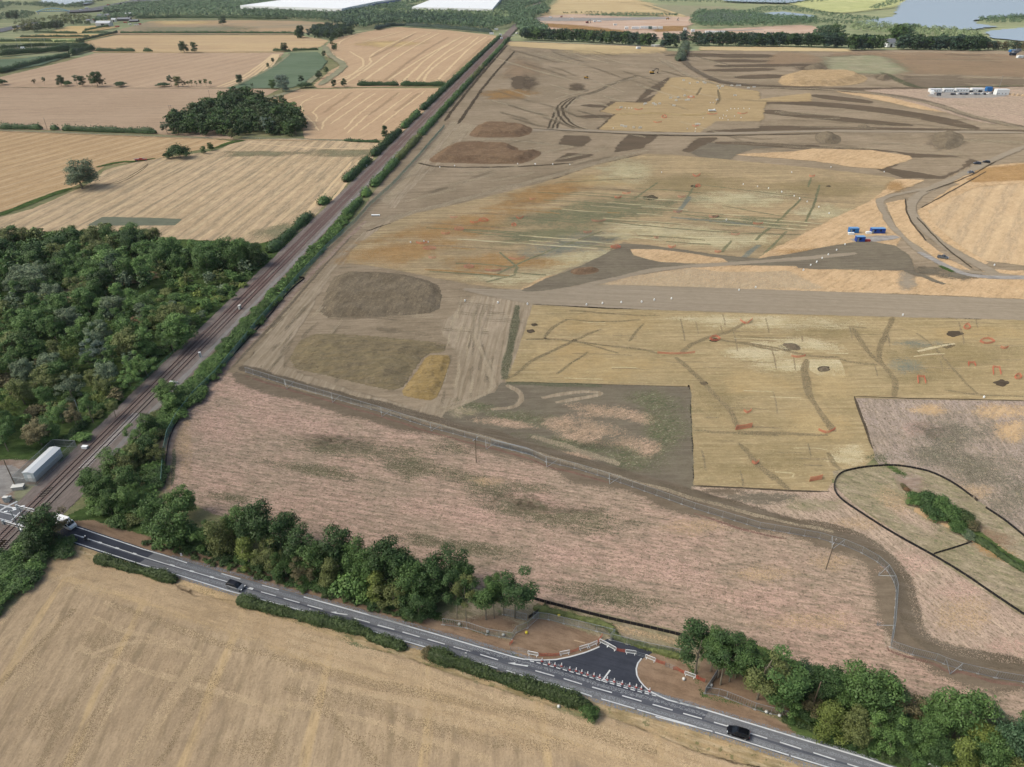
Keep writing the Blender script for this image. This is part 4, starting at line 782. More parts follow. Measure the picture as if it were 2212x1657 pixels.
def crown_points(kind, rng, n):
    """unit tree (height 1): returns centres, normals, and clump list"""
    cl = []
    if kind == 'round':
        for i in range(26):
            a = rng.uniform(0, 2*pi); h = rng.uniform(.16, .86); w = .30*math.sqrt(max(0, 1-((h-.5)/.5)**2))+.03
            cl.append((cos(a)*w*rng.uniform(.6, 1), sin(a)*w*rng.uniform(.6, 1), h, rng.uniform(.07, .15)))
        cl += [(0, 0, .55, .25), (0.03, 0, .8, .15), (0, .05, .35, .2)]
    elif kind == 'full':
        for i in range(24):
            a = rng.uniform(0, 2*pi); h = rng.uniform(.1, .86); w = .30*math.sqrt(max(0, 1-((h-.42)/.55)**2))+.03
            cl.append((cos(a)*w*rng.uniform(.7, 1), sin(a)*w*rng.uniform(.7, 1), h, rng.uniform(.11, .16)))
        cl += [(0, 0, .3, .25), (0, 0, .55, .25), (0, 0, .8, .15)]
    elif kind == 'tall':
        for i in range(14):
            a = rng.uniform(0, 2*pi); h = rng.uniform(.4, .9); w = .17*math.sqrt(max(0, 1-((h-.66)/.36)**2))+.02
            cl.append((cos(a)*w, sin(a)*w, h, rng.uniform(.07, .11)))
        cl += [(0, 0, .7, .14), (0, 0, .88, .09)]
    elif kind == 'lean':
        for i in range(16):
            a = rng.uniform(0, 2*pi); h = rng.uniform(.48, .93); w = .17*math.sqrt(max(0, 1-((h-.72)/.3)**2))+.02
            cl.append((cos(a)*w, sin(a)*w, h, rng.uniform(.06, .1)))
    elif kind == 'cone':
        for i in range(17):
            a = rng.uniform(0, 2*pi); h = rng.uniform(.15, .9); w = .27*(1-h)**.7
            cl.append((cos(a)*w, sin(a)*w, h, rng.uniform(.08, .14)))
        cl += [(0, 0, .4, .2), (0, 0, .7, .13), (0, 0, .9, .07)]
    elif kind == 'bush':
        for i in range(15):
            a = rng.uniform(0, 2*pi); w = .62*math.sqrt(rng.uniform(0, 1)); h = .62*math.sqrt(max(0, 1-(w/.72)**2))*rng.uniform(.5, 1)
            cl.append((cos(a)*w, sin(a)*w, max(h, .18), rng.uniform(.2, .32)))
        cl += [(0, 0, .35, .5)]
    elif kind == 'loose':
        for i in range(22):
            a = rng.uniform(0, 2*pi); h = rng.uniform(.15, .9); w = .34*math.sqrt(max(0, 1-((h-.5)/.5)**2))+.02
            cl.append((cos(a)*w*rng.uniform(.7, 1.1), sin(a)*w*rng.uniform(.7, 1.1), h, rng.uniform(.07, .12)))
        cl += [(0, 0, .5, .22)]
    cl = np.array(cl); wgt = cl[:, 3]**2; idx = rng.choice(len(cl), n, p=wgt/wgt.sum())
    d = rng.normal(size=(n, 3)); d[:, 2] = np.where(d[:, 2] < -.35, -d[:, 2]*.5, d[:, 2]); d /= np.linalg.norm(d, axis=1, keepdims=True)
    rr = np.abs(rng.normal(.82, .2, n))
    C = cl[idx, :3]+d*cl[idx, 3:4]*rr[:, None]*np.array([1, 1, .85]); C += rng.normal(size=C.shape)*.012
    C[:, 2] = np.maximum(C[:, 2], .01)
    N = d*1.0+rng.normal(size=(n, 3))*.55+np.array([0, 0, .35])
    return C, N, cl
PROTO = {}
def proto(kind, var, nleaf, size, trunk='bark'):
    key = (kind, var)
    if key in PROTO: return PROTO[key]
    rng = np.random.default_rng(hash((kind == 'round', len(kind), var)) % 9973+var*31+len(kind)*7)
    C, N, cl = crown_points(kind, rng, nleaf)
    me = quads_mesh('crown', C, N, rng.uniform(.6, 1.35, nleaf)*size, [MATS['leaf_mid']], rng=rng)
    b = MB()
    top = {'round': .6, 'full': .6, 'tall': .75, 'lean': .8, 'cone': .8, 'bush': .35, 'loose': .55}[kind]
    r = {'round': .024, 'full': .024, 'tall': .015, 'lean': .012, 'cone': .02, 'bush': .03, 'loose': .02}[kind]
    kx, ky = rng.normal(0, .012, 2); mid = (kx, ky, top*.5)
    b.tube((0, 0, -.01), mid, r, r*.8, 7); b.tube(mid, (0, 0, top), r*.8, r*.4, 6)
    for i in range(6 if kind != 'bush' else 4):
        c = cl[rng.integers(len(cl))]; h = top*rng.uniform(.45, .9)
        b.tube((0, 0, h), (c[0]*.9, c[1]*.9, max(c[2], h)), r*.4, r*.15, 5)
    tm = b.mesh('trunk', MATS[trunk])
    PROTO[key] = (me, tm); return PROTO[key]
KN = {'round': (4, 8000, .033), 'full': (4, 8000, .033), 'tall': (3, 5600, .025), 'lean': (4, 4800, .022), 'cone': (3, 6000, .03), 'bush': (5, 3200, .088), 'loose': (3, 6000, .028)}
_ti = [0]; PEND = []; COUNT = {}
def tree(x, y, h, kind='round', leaf='mid', label=None, cat='tree', group=None, wid=1., name=None, world=False, z=.02, trunk='bark', later=False):
    """trunk base at survey point (x, y), height h metres"""
    if later:
        q = Vector((x, y, 0)) if world else P(x, y); PEND.append((h*wid**.5/q.length, (q.x, q.y, h, kind, leaf, label, cat, group, wid, name, True, z, trunk))); return
    COUNT[cat] = COUNT.get(cat, 0)+1
    _ti[0] += 1; nv, nl, sz = KN[kind]; var = _ti[0] % nv
    cm, tm = proto(kind, var, nl, sz, trunk)
    p = Vector((x, y, 0)) if world else P(x, y)
    o = empty(name or ('shrub' if kind == 'bush' else 'tree'), (p.x, p.y, z+p.length*.00025), (_ti[0]*2.399) % 6.283)
    o.scale = (h*wid, h*wid, h)
    c = link('crown' if kind != 'bush' else 'foliage', cm, o); t = link('trunk' if kind != 'bush' else 'stem', tm, o)
    c.material_slots[0].link = 'OBJECT'; c.material_slots[0].material = MATS['leaf_'+leaf]
    tag(o, label, cat, group); return o
def scatter(polyD, spacing, seed, jit=.38, world=False):
    poly = [tuple(p) for p in polyD] if world else [tuple(P(*p[:2]).xy) for p in polyD]
    rnd = random.Random(seed); xs = [p[0] for p in poly]; ys = [p[1] for p in poly]; out = []; j = 0
    y = min(ys)
    while y < max(ys):
        x = min(xs)+(spacing/2 if j % 2 else 0)
        while x < max(xs):
            q = (x+rnd.uniform(-jit, jit)*spacing, y+rnd.uniform(-jit, jit)*spacing)
            if inside(q, poly): out.append(q)
            x += spacing
        y += spacing*.87; j += 1
    return sorted(out, key=lambda q: q[1])
TONE = {'hedge': 'deep olive green', 'dark': 'dark green', 'mid': 'mid green', 'green': 'fresh green', 'olive': 'olive green', 'yellow': 'yellowish green', 'grey': 'grey green', 'silver': 'silvery green', 'brown': 'brownish', 'blue': 'blue green', 'rust': 'rusty brown', 'far': 'hazy green', 'farlight': 'pale green', 'fardark': 'dark green'}
TONE.update({'w'+a: TONE[a] for a in ('dark', 'mid', 'green', 'olive', 'grey', 'yellow', 'brown')})
SHAPE = {'round': 'round crowned tree', 'full': 'bushy round tree', 'tall': 'tall narrow tree', 'lean': 'thin stemmed tree', 'cone': 'pointed tree', 'bush': 'low bush', 'loose': 'loose open tree'}
def grove(pts, kinds, leaves, hr, where, group, seed, wid=(.9, 1.2), cat=None, trunk='bark'):
    rnd = random.Random(seed)
    for (x, y) in pts:
        k = rnd.choice(kinds); lf = rnd.choice(leaves); h = rnd.uniform(*hr)*(.42 if k == 'bush' and hr[1] > 7 else 1)
        tree(x, y, h, k, lf, f'{TONE[lf]} {SHAPE[k]} {where}', cat or ('shrub' if k == 'bush' else 'tree'), group, rnd.uniform(*wid)*(1.25 if k == 'bush' else 1), world=True, trunk=trunk, later=True)
# --- the wood west of the line
ZW = [('along the field edge of the wood', '-70,545 0,530 150,525 260,525 380,545 450,558 545,560 555,570 470,600 300,585 120,590 -70,600'),
      ('deep in the upper part of the wood', '-70,602 120,592 300,587 330,590 330,640 230,640 120,650 -70,690'),
      ('in the scrubby clearing by the railway end of the wood', '335,590 470,602 555,575 535,612 478,675 420,728 380,700 300,660 335,640'),
      ('in the middle of the wood left of the railway', '-70,692 120,652 300,662 380,702 415,732 360,790 330,800 200,780 60,800 -70,820'),
      ('in the lower wood near the relay building', '-70,822 60,802 200,782 330,802 352,797 300,850 235,925 175,955 60,965 -70,1000')]
KW = [(['full', 'round', 'full'], ['dark', 'mid', 'green', 'mid', 'dark', 'olive'], (8, 13.5), 8.0), (['round', 'cone', 'loose'], ['mid', 'mid', 'green', 'grey', 'dark'], (8, 13.5), 7.8),
      (['bush', 'bush', 'loose', 'round'], ['green', 'green', 'olive', 'grey', 'yellow', 'green', 'mid'], (4, 7.5), 5.8), (['round', 'loose', 'round', 'cone'], ['green', 'green', 'mid', 'green', 'grey', 'olive', 'mid'], (7, 12.5), 7.8),
      (['round', 'loose', 'bush', 'tall'], ['mid', 'grey', 'olive', 'green', 'brown', 'mid'], (5, 10), 6.8)]
for i, ((wh, pl), (kd, lv_, hr, sp)) in enumerate(zip(ZW, KW)):
    grove(scatter(D(pl), sp, 11+i), kd, ['w'+a for a in lv_], hr, wh, 'trees in the wood west of the railway', 21+i)
S = Surf('ground', 3); S.poly(D('-80,510 0,508 150,500 300,520 430,520 560,528 640,510 600,560 520,660 420,770 330,860 250,940 160,1010 120,985 0,990 -80,1010'), 'm_greengrass', 1.5, 1)
S.poly(D('120,640 200,600 240,585 330,590 340,600 260,615 200,625 150,650'), 'm_verge', 2, 1); S.build()
for x, y, h, k, lf, lb in ((70, 655, 11, 'loose', 'grey', 'large pale grey green willow at the upper left of the wood'), (160, 800, 10, 'loose', 'yellow', 'yellowish loose tree among dark crowns in the wood'), (300, 712, 6, 'bush', 'rust', 'small rusty brown bush half way up the wood'),
    (560, 575, 12, 'round', 'dark', 'dark round tree standing alone at the wood corner by the railway'), (130, 625, 12, 'round', 'dark', 'big dark tree in front of the bright clearing'), (250, 608, 13, 'round', 'blue', 'largest dark blue green tree near the top of the wood'),
    (230, 640, 12, 'round', 'dark', 'dark green tree left of the largest one in the wood'), (20, 910, 10, 'loose', 'yellow', 'yellow green tree at the lower left edge of the wood'), (222, 868, 5, 'bush', 'yellow', 'bright yellow green bush beside the railway'), (160, 868, 11, 'loose', 'grey', 'tall grey green tree close to the relay building'),
    (210, 790, 10, 'loose', 'silver', 'silvery willow in the centre of the wood'), (75, 780, 13, 'round', 'mid', 'broad green tree in the left middle of the wood')):
    tree(x, y, h, k, lf, lb)
# --- copse between the far fields
for i, (wh, pl, lv_, hr) in enumerate((('in the copse between the fields', '365,285 385,262 430,250 470,228 500,222 530,208 560,222 590,240 615,236 640,258 660,275 655,293 600,296 560,290 520,302 490,296 440,296 380,293', ['dark', 'mid', 'dark', 'hedge'], (8, 15.5)),)):
    grove(scatter(D(pl), 8.2, 5, .5), ['full', 'full', 'round'], lv_, hr, wh, 'trees in the copse between the fields', 6)
for x, y, h, k, lf, lb in ((362, 290, 12, 'loose', 'grey', 'olive grey tree at the left end of the copse'), (580, 290, 14, 'loose', 'silver', 'silvery willow in the right part of the copse'), (500, 303, 9, 'loose', 'olive', 'small yellowish tree in front of the copse'),
    (605, 268, 15, 'cone', 'mid', 'pointed green tree at the upper right of the copse'), (516, 240, 16, 'round', 'dark', 'highest dark tree at the top of the copse'), (640, 292, 13, 'round', 'dark', 'dark tree at the right end of the copse')):
    tree(x, y, h, k, lf, lb)
# --- single trees in the far fields
for x, y, h, k, lf, lb, w in ((178, 408, 19, 'full', 'grey', 'big silver green willow alone beside the field ditch', 1.35), (390, 342, 12, 'bush', 'dark', 'wide dark bush clump on the ditch between two stubble fields', .95), (362, 343, 5, 'bush', 'dark', 'small bush left of the wide dark clump', 1),
    (440, 332, 5, 'full', 'mid', 'left one of two small bushes right of the dark clump', 1.2), (457, 325, 6, 'full', 'mid', 'right one of two small bushes right of the dark clump', 1.1), (833, 302, 11, 'cone', 'dark', 'dark pointed tree at the railway hedge by the tramline field', 1),
    (399, 115, 17, 'full', 'dark', 'left one of the pair of trees in the stubble field', 1.1), (422, 115, 15, 'full', 'dark', 'right one of the pair of trees in the stubble field', 1.), (482, 57, 20, 'full', 'dark', 'lone field oak below the long woodland edge', 1.1), (650, 83, 21, 'full', 'dark', 'dark tree at the end of the straight hedge', .9),
    (133, 187, 12, 'full', 'dark', 'dark tree on the field boundary, third from the left', 1), (148, 187, 7, 'bush', 'mid', 'low bush right of the third boundary tree', 1), (75, 184, 7, 'loose', 'brown', 'thin brown bush on the field boundary', .9), (97, 184, 8, 'tall', 'dark', 'small upright dark tree on the field boundary', 1),
    (168, 187, 12, 'tall', 'grey', 'grey green narrow tree on the field boundary', 1.1), (180, 187, 11, 'full', 'dark', 'dark round tree beside the grey green narrow one', 1.1), (200, 187, 12, 'loose', 'mid', 'loose green tree left of the tallest boundary tree', .9), (212, 188, 16, 'full', 'dark', 'tallest dark tree on the field boundary', 1.05), (224, 188, 11, 'loose', 'brown', 'brownish tree right of the tallest boundary tree', .9),
    (262, 188, 6, 'bush', 'dark', 'long low dark bush on the field boundary', 1.6), (5, 184, 7, 'bush', 'dark', 'dark bush at the left picture edge on the boundary', 1.3), (352, 188, 5, 'bush', 'dark', 'flat dark bush left of the olive trees', 2), (371, 188, 12, 'tall', 'grey', 'pale narrow tree in the boundary clump', 1.1), (386, 188, 11, 'full', 'olive', 'olive round tree in the boundary clump', 1.1), (398, 188, 8, 'loose', 'brown', 'brown small tree at the right of the boundary clump', 1),
    (518, 184, 11, 'full', 'dark', 'round dark tree at the corner of the green pasture', 1), (590, 193, 10, 'full', 'mid', 'small round tree left of the big pasture tree', 1.1), (612, 199, 17, 'full', 'silver', 'big grey green tree at the foot of the green pasture', 1.2), (652, 186, 11, 'tall', 'dark', 'upright dark tree between the pasture and the tramline field', 1.2),
    (660, 190, 6, 'bush', 'dark', 'dark bush below the upright pasture tree', 2.), (615, 112, 13, 'full', 'dark', 'dark tree on the short hedge above the pasture', 1.1), (722, 189, 8, 'full', 'dark', 'round bush at the left of the tramline field hedge', 1.), (744, 188, 9, 'full', 'dark', 'upright bush second on the tramline field hedge', 1.),
    (579, 148, 6, 'full', 'dark', 'upper bush on the pasture edge path', 1), (590, 136, 6, 'full', 'dark', 'topmost bush on the pasture edge path', 1), (545, 190, 5, 'loose', 'dark', 'tiny tree standing in the pasture corner', .9), (178, 102, 13, 'full', 'dark', 'round tree at the end of the roadside hedge', 1.1), (22, 46, 17, 'full', 'dark', 'left one of two dark trees by the blue footbridge', 1.), (36, 46, 20, 'full', 'dark', 'right one of two dark trees by the blue footbridge', 1.1),
    (700, 124, 8, 'full', 'dark', 'bush on the track right of the pasture', 1), (690, 170, 9, 'full', 'dark', 'bush in the rough strip near the pasture bottom', 1.2), (705, 160, 8, 'full', 'dark', 'bush higher up the rough strip', 1.1), (721, 110, 8, 'full', 'dark', 'bush at the head of the rough strip', 1.)):
    tree(x, y, h, k, lf, lb, wid=w)
for i, xx in enumerate((408, 415, 425, 435, 446, 456)):
    tree(xx, 188, (6, 7, 6, 7, 8, 6)[i], 'tall', 'mid', None, 'tree', 'row of small trees on the field boundary', 1.1)['label'] = f'small boundary tree, number {("one", "two", "three", "four", "five", "six")[i]} from the left in the short row'
# --- roadside belt, left part
G1 = 'trees of the roadside belt left of the side road'
for x, y, h, k, lf, w, lb in ((385, 1174, 12.8, 'round', 'mid', 1.15, 'huge dark green tree where the railway scrub meets the road'), (345, 1149, 10.6, 'round', 'mid', 1, 'green tree just left of the huge one at the road'), (450, 1184, 8.8, 'loose', 'green', 1, 'green tree right of the huge one'),
    (400, 1114, 9.7, 'round', 'green', 1., 'tree behind the huge dark green one'), (490, 1196, 10.6, 'round', 'olive', 1., 'olive tree behind the grey car'), (520, 1174, 10.6, 'round', 'mid', .9, 'green tree left of the tallest crown'), (567, 1189, 14.5, 'round', 'dark', .95, 'tallest dark crown of the left belt'),
    (618, 1199, 12.3, 'round', 'dark', 1., 'dark crown right of the tallest one'), (650, 1222, 11.4, 'round', 'dark', 1., 'dark sloping crown nearest the meadow'), (540, 1222, 8.4, 'cone', 'yellow', 1.2, 'yellow green pointed tree above the road, left'), (585, 1234, 8.8, 'loose', 'olive', 1.1, 'olive tree in the front row of the left belt'), (620, 1246, 7.9, 'loose', 'mid', 1., 'green tree with visible stems in the front row'),
    (690, 1246, 10.6, 'round', 'mid', 1., 'green tree at the middle of the left belt'), (735, 1234, 12.3, 'round', 'dark', 1., 'dark tree behind the middle of the belt'), (775, 1246, 11.0, 'round', 'mid', 1., 'mid green tree of the belt behind the white arrow'), (722, 1269, 8.8, 'cone', 'olive', 1.1, 'olive pointed tree above the white arrow'), (765, 1282, 7.9, 'bush', 'green', .9, 'bright green bush at the road by the arrow'),
    (838, 1259, 13.2, 'round', 'dark', 1., 'large dark crown before the pale meadow'), (868, 1274, 12.3, 'round', 'dark', 1., 'second large dark crown before the pale meadow'), (818, 1296, 8.4, 'cone', 'yellow', 1.15, 'yellow green pointed tree above the road, right'), (850, 1309, 8.8, 'loose', 'olive', 1.1, 'olive tree near the wire fence corner'), (895, 1304, 11.4, 'round', 'mid', 1., 'tree just behind the wire fence corner'),
    (905, 1329, 8.8, 'loose', 'dark', 1.2, 'low dark tree at the fence corner'), (940, 1294, 11.4, 'round', 'dark', 1., 'dark crown left of the bare stems'), (975, 1274, 11.9, 'round', 'dark', 1., 'last dark crown of the left belt'), (1000, 1284, 10.6, 'round', 'dark', .8, 'dark crown behind the bare stems'), (800, 1274, 9.7, 'round', 'mid', .9, 'green crown between the olive and yellow trees'),
    (660, 1256, 7.0, 'loose', 'brown', 1.1, 'brownish small tree in the front row'), (930, 1324, 4, 'bush', 'dark', .7, 'dark undergrowth bush beside the wire fence')):
    tree(x, y, h, k, lf, lb, 'shrub' if k == 'bush' else 'tree', G1, w*.95)
for i, (c_, x, y, h, lf, w) in enumerate((('c3', 795, 590, 13, 'dark', 1.), ('c3', 878, 620, 13, 'olive', .9), ('c3', 1055, 600, 12.5, 'mid', 1.35), ('c3', 1132, 590, 12.5, 'mid', .9), ('c3', 1218, 560, 12, 'dark', 1.1), ('c3', 1318, 585, 13.5, 'dark', 1.5))):
    x, y = Z(c_, f'{x},{y}')[0]
    tree(x, y, h, 'lean', lf, f'slim tree with bare pale stem, {("first", "second", "third", "fourth", "fifth", "sixth")[i]} from the left behind the wire fence', 'tree', 'bare stemmed trees left of the side road', w*.85)
# undergrowth along the belts
rnd = random.Random(3)
def shrubline(s_, n, hr, leaves, lab, grp, w=(.8, 1.1), off=0.):
    pts = [P(*p[:2]).xy for p in D(s_)]; L = [0]
    for a, b in zip(pts, pts[1:]): L.append(L[-1]+(b-a).length)
    for i in range(n):
        d = (i+.5)/n*L[-1]; k = max(j for j in range(len(L)-1) if L[j] <= d); q = pts[k].lerp(pts[k+1], (d-L[k])/(L[k+1]-L[k]))
        lf = rnd.choice(leaves)
        tree(q.x+rnd.uniform(-.6, .6), q.y+rnd.uniform(-.6, .6), rnd.uniform(*hr), 'bush', lf, f'{TONE[lf]} low bush {lab}', 'shrub', grp, rnd.uniform(*w)*1.1, world=True, later=True)
shrubline('310,1172 480,1222 700,1284 900,1342', 60, (.8, 1.3), ['hedge', 'dark', 'hedge', 'mid'], 'in the undergrowth strip between the left belt and the road', 'undergrowth of the left belt')
shrubline('370,1170 700,1275 920,1338', 30, (1.4, 2.4), ['dark', 'mid', 'dark'], 'under the trees of the left belt', 'undergrowth of the left belt')
# --- roadside belt, right part
G2 = 'trees of the roadside belt right of the side road'
for i, (x, y, h, lf, w) in enumerate(((380, 760, 12, 'dark', 1.5), (525, 740, 10.5, 'mid', 1.2), (597, 800, 11.5, 'mid', 1.1), (620, 870, 12.5, 'dark', 1.2), (705, 840, 12, 'mid', 1.2), (765, 800, 10.5, 'dark', 1.2), (970, 1010, 11.5, 'olive', 1.5), (1085, 1040, 12, 'mid', 1.7))):
    x, y = Z('c5', f'{x},{y}')[0]
    tree(x, y, h, 'lean', lf, f'slim tree with bare pale stem, {("first", "second", "third", "fourth", "fifth", "sixth", "seventh", "eighth")[i]} from the left, right of the side road', 'tree', 'bare stemmed trees right of the side road', w)
for c_, x, y, h, k, lf, w, lb in (('D', 1598, 1452, 7.7, 'round', 'dark', .9, 'dark tree behind the slim stems'), ('D', 1640, 1470, 8.5, 'round', 'mid', .9, 'green tree behind the double stemmed one'), ('D', 1668, 1482, 8.5, 'round', 'dark', .9, 'dark tree sloping down to the meadow'), ('D', 1700, 1502, 7.0, 'round', 'mid', 1., 'green tree left of the wooden pole'), ('D', 1690, 1540, 7.0, 'loose', 'green', 1., 'light green tree in front of the wooden pole'),
    ('D', 1735, 1497, 7.7, 'round', 'blue', 1., 'blue green tree right of the wooden pole'), ('D', 1770, 1512, 8.9, 'round', 'dark', 1., 'dark tree behind the yellow green one'), ('D', 1786, 1582, 7.0, 'cone', 'yellow', 1.5, 'broad yellow green tree beside the road'), ('D', 1858, 1542, 12.4, 'round', 'mid', 1.05, 'largest green crown of the right belt'), ('D', 1820, 1517, 9.3, 'round', 'mid', 1., 'green crown left of the largest'),
    ('D', 1900, 1552, 10.1, 'round', 'dark', 1., 'dark crown right of the largest'), ('D', 1840, 1597, 7.7, 'round', 'olive', 1., 'olive tree in the front row of the right belt'), ('D', 1905, 1612, 7.7, 'loose', 'green', 1.1, 'green open tree with forked pale stem'), ('D', 1940, 1552, 9.3, 'loose', 'brown', 1., 'brownish tree by the meadow, right belt'), ('D', 1980, 1622, 7.7, 'round', 'mid', 1., 'green tree above the road marking end'),
    ('D', 2010, 1582, 9.3, 'round', 'mid', 1., 'mid green crown between two big ones'), ('D', 2060, 1592, 12.0, 'round', 'mid', 1., 'big green crown in the lower right'), ('D', 2055, 1662, 8.5, 'cone', 'yellow', 1.1, 'yellow green cone tree at the bottom edge'), ('D', 2105, 1622, 7.7, 'round', 'yellow', .9, 'small yellowish crown in the lower right'), ('D', 2140, 1592, 7.0, 'round', 'grey', 1., 'grey green crown beside the meadow, lower right'),
    ('D', 2180, 1642, 11.6, 'round', 'blue', 1., 'blue green crown near the right picture edge'), ('D', 2225, 1632, 10.1, 'round', 'mid', 1., 'green crown cut by the right picture edge'), ('D', 2125, 1672, 8.5, 'round', 'mid', 1., 'green tree right of the bottom cone tree'), ('D', 2195, 1712, 7.7, 'round', 'olive', 1.2, 'olive tree in the bottom right corner'), ('D', 2250, 1692, 9.3, 'round', 'mid', 1.2, 'green tree outside the bottom right corner'),
    ('D', 1760, 1552, 6.2, 'loose', 'brown', 1., 'brownish small tree beside the wooden pole'), ('D', 2020, 1652, 7.0, 'round', 'dark', 1., 'dark low tree left of the bottom cone tree'), ('D', 1935, 1602, 7.0, 'round', 'dark', 1., 'dark low tree right of the forked one'), ('D', 2100, 1717, 7.0, 'round', 'olive', 1.1, 'olive tree at the bottom edge'), ('D', 2160, 1752, 7.0, 'round', 'mid', 1.1, 'green tree at the very bottom edge')):
    tree(x, y, h, k, lf, lb, 'tree', G2, w)
shrubline('1690,1555 1800,1600 1900,1632 2000,1662 2100,1700', 40, (.9, 1.5), ['hedge', 'dark', 'mid', 'hedge'], 'in the undergrowth strip between the right belt and the road', 'undergrowth of the right belt')
shrubline('1700,1530 1800,1575 1900,1605 2010,1640 2100,1680', 22, (2, 3.2), ['dark', 'mid'], 'under the trees of the right belt', 'undergrowth of the right belt')
# --- scrub between railway and site fence
tri = '352,955 345,1050 358,1066 330,1120 300,1160 240,1150 200,1120 155,1085 200,1060 230,1025 262,985 300,930 350,880 390,850'
grove(scatter(D(tri), 4.6, 41), ['bush', 'bush', 'bush', 'loose', 'round'], ['mid', 'green', 'mid', 'dark', 'green', 'olive'], (6.5, 8.5), 'in the scrub between the railway and the site fence', 'scrub beside the level crossing', 42, cat='shrub')
grove(scatter(D('150,1186 142,1208 95,1222 45,1275 5,1325 -60,1395 -60,1235 15,1200 62,1165 100,1160'), 3.3, 43), ['bush'], ['mid', 'dark', 'green', 'dark'], (6.2, 7.6), 'in the corner between railway, road and stubble', 'bushes in the crossing corner', 44, cat='shrub')
for x, y, h, k, lf, w, lb in ((105, 1178, 11, 'round', 'dark', 1.0, 'dark ivy covered tree hiding the crossing and the van'), (120, 1165, 10, 'loose', 'brown', 1.1, 'brownish tree behind the ivy covered one'), (95, 1195, 8, 'round', 'dark', 1.1, 'low dark tree at the foot of the crossing post')):
    tree(x, y, h, k, lf, lb, 'tree', None, w)
# --- shrubs lining the line (near part one by one, far part as hedges)
def railshrubs(s0, s1, o, sp, hr, leaves, side):
    s_ = s0
    while s_ < s1:
        q = RW(s_+rnd.uniform(-.8, .8), o(s_)+rnd.uniform(-1.2, 1.2)); lf = rnd.choice(leaves)
        tree(q[0], q[1], rnd.uniform(*hr), 'bush', lf, f'{TONE[lf]} low bush on the {side} side of the railway', 'shrub', f'bushes on the {side} side of the railway', rnd.uniform(.95, 1.25), world=True, later=True)
        s_ += sp
railshrubs(24, 120, lambda s_: 15.5 if s_ < 60 else 13.5, 3.0, (2.6, 3.8), ['green', 'mid', 'green', 'mid'], 'east')
railshrubs(22, 70, lambda s_: 11.5, 3.0, (2.4, 3.6), ['mid', 'green', 'mid'], 'east')
railshrubs(42, 230, lambda s_: 10.4, 2.9, (2.3, 3.4), ['green', 'mid', 'green', 'mid'], 'east')
railshrubs(44, 230, lambda s_: 12.8, 3.2, (2.3, 3.2), ['mid', 'green', 'green', 'mid'], 'east')
railshrubs(18, 170, lambda s_: -10.5, 3.0, (2., 3.2), ['mid', 'olive', 'green', 'dark'], 'west')
def leafstrip(name, pts, w, h, leaf, label, cat='hedge', group=None, dens=5., size=.5, shapev=.35, D2=True, stems=True, rng=RNG):
    """hedge: leaf clumps over a lumpy ridge along a line"""
    pts = [P(*p[:2]).xy if D2 else Vector(p[:2]) for p in pts]
    pts = smooth_line(pts, 1); o = Vector((sum(p.x for p in pts)/len(pts), sum(p.y for p in pts)/len(pts)))
    L = 0; seg = []
    for a, b in zip(pts, pts[1:]): seg.append((L, a, b, (b-a).length)); L += (b-a).length
    n = int(L*(w+2*h)*dens/(size*size)*.35); n = max(60, min(n, 26000))
    t = rng.uniform(0, L, n); st = np.array([q[0] for q in seg]); k = np.clip(np.searchsorted(st, t, 'right')-1, 0, len(seg)-1)
    A = np.array([q[1][:] for q in seg]); B = np.array([q[2][:] for q in seg]); ln = np.array([q[3] for q in seg])
    u = ((t-st[k])/ln[k])[:, None]; c = A[k]*(1-u)+B[k]*u; d = (B-A)[k]/ln[k][:, None]; nr = np.stack([d[:, 1], -d[:, 0]], 1)
    ph = rng.uniform(-.25, pi+.25, n); ws = w*3.1
    lump = 1+shapev*(np.sin(t/ws*2.1+1)*.5+np.sin(t/ws*5.3)*.35+np.sin(t/ws*11+2)*.25)
    end = np.clip(np.minimum(t, L-t)/(w*.6), .15, 1)**.5
    rr = lump*end*np.clip(rng.normal(.97, .13, n), .6, 1.45)
    x = np.cos(ph)*w/2*rr; z = np.maximum(np.abs(np.sin(ph))**.7*h*rr, .05)
    C = np.stack([c[:, 0]+nr[:, 0]*x-o.x, c[:, 1]+nr[:, 1]*x-o.y, z], 1)
    N = np.stack([nr[:, 0]*np.cos(ph), nr[:, 1]*np.cos(ph), np.sin(ph)+.2], 1)+rng.normal(size=(n, 3))*.5
    co = MB(); m = max(3, int(L/(w*.8))); ring = 7
    for i in range(m+1):
        tt = L*i/m; q = max(j for j in range(len(seg)) if seg[j][0] <= tt+1e-6); p = seg[q][1].lerp(seg[q][2], min(1, (tt-seg[q][0])/seg[q][3]))-o; dd = (seg[q][2]-seg[q][1])/seg[q][3]
        f = (1+shapev*(sin(tt/ws*2.1+1)*.5+sin(tt/ws*5.3)*.35+sin(tt/ws*11+2)*.25))*(.3 if i in (0, m) else .86)
        for k2 in range(ring):
            a = pi*k2/(ring-1); co.v.append((p.x+dd.y*cos(a)*w/2*f, p.y-dd.x*cos(a)*w/2*f, max(0, sin(a))**.7*h*f))
    for i in range(m):
        for k2 in range(ring-1): co.f.append((i*ring+k2, (i+1)*ring+k2, (i+1)*ring+k2+1, i*ring+k2+1))
    me = quads_mesh(name, C, N, rng.uniform(.7, 1.4, n)*size, [MATS['leaf_'+leaf]], co, rng=rng)
    z0 = .02+o.length*.00025
    root = empty(name, (o.x, o.y, z0)); link('foliage', me, root)
    # solid core in the foliage mesh, added to keep gaps between leaves dark
    return tag(root, label, cat, group)
def rws(a, b, o, n=8): return [RW(a+(b-a)*i/n, o) for i in range(n+1)]
HR = 'railway hedges on the east side'
ords = ('first', 'second', 'third', 'fourth', 'fifth', 'sixth', 'seventh', 'eighth', 'ninth', 'tenth', 'eleventh')
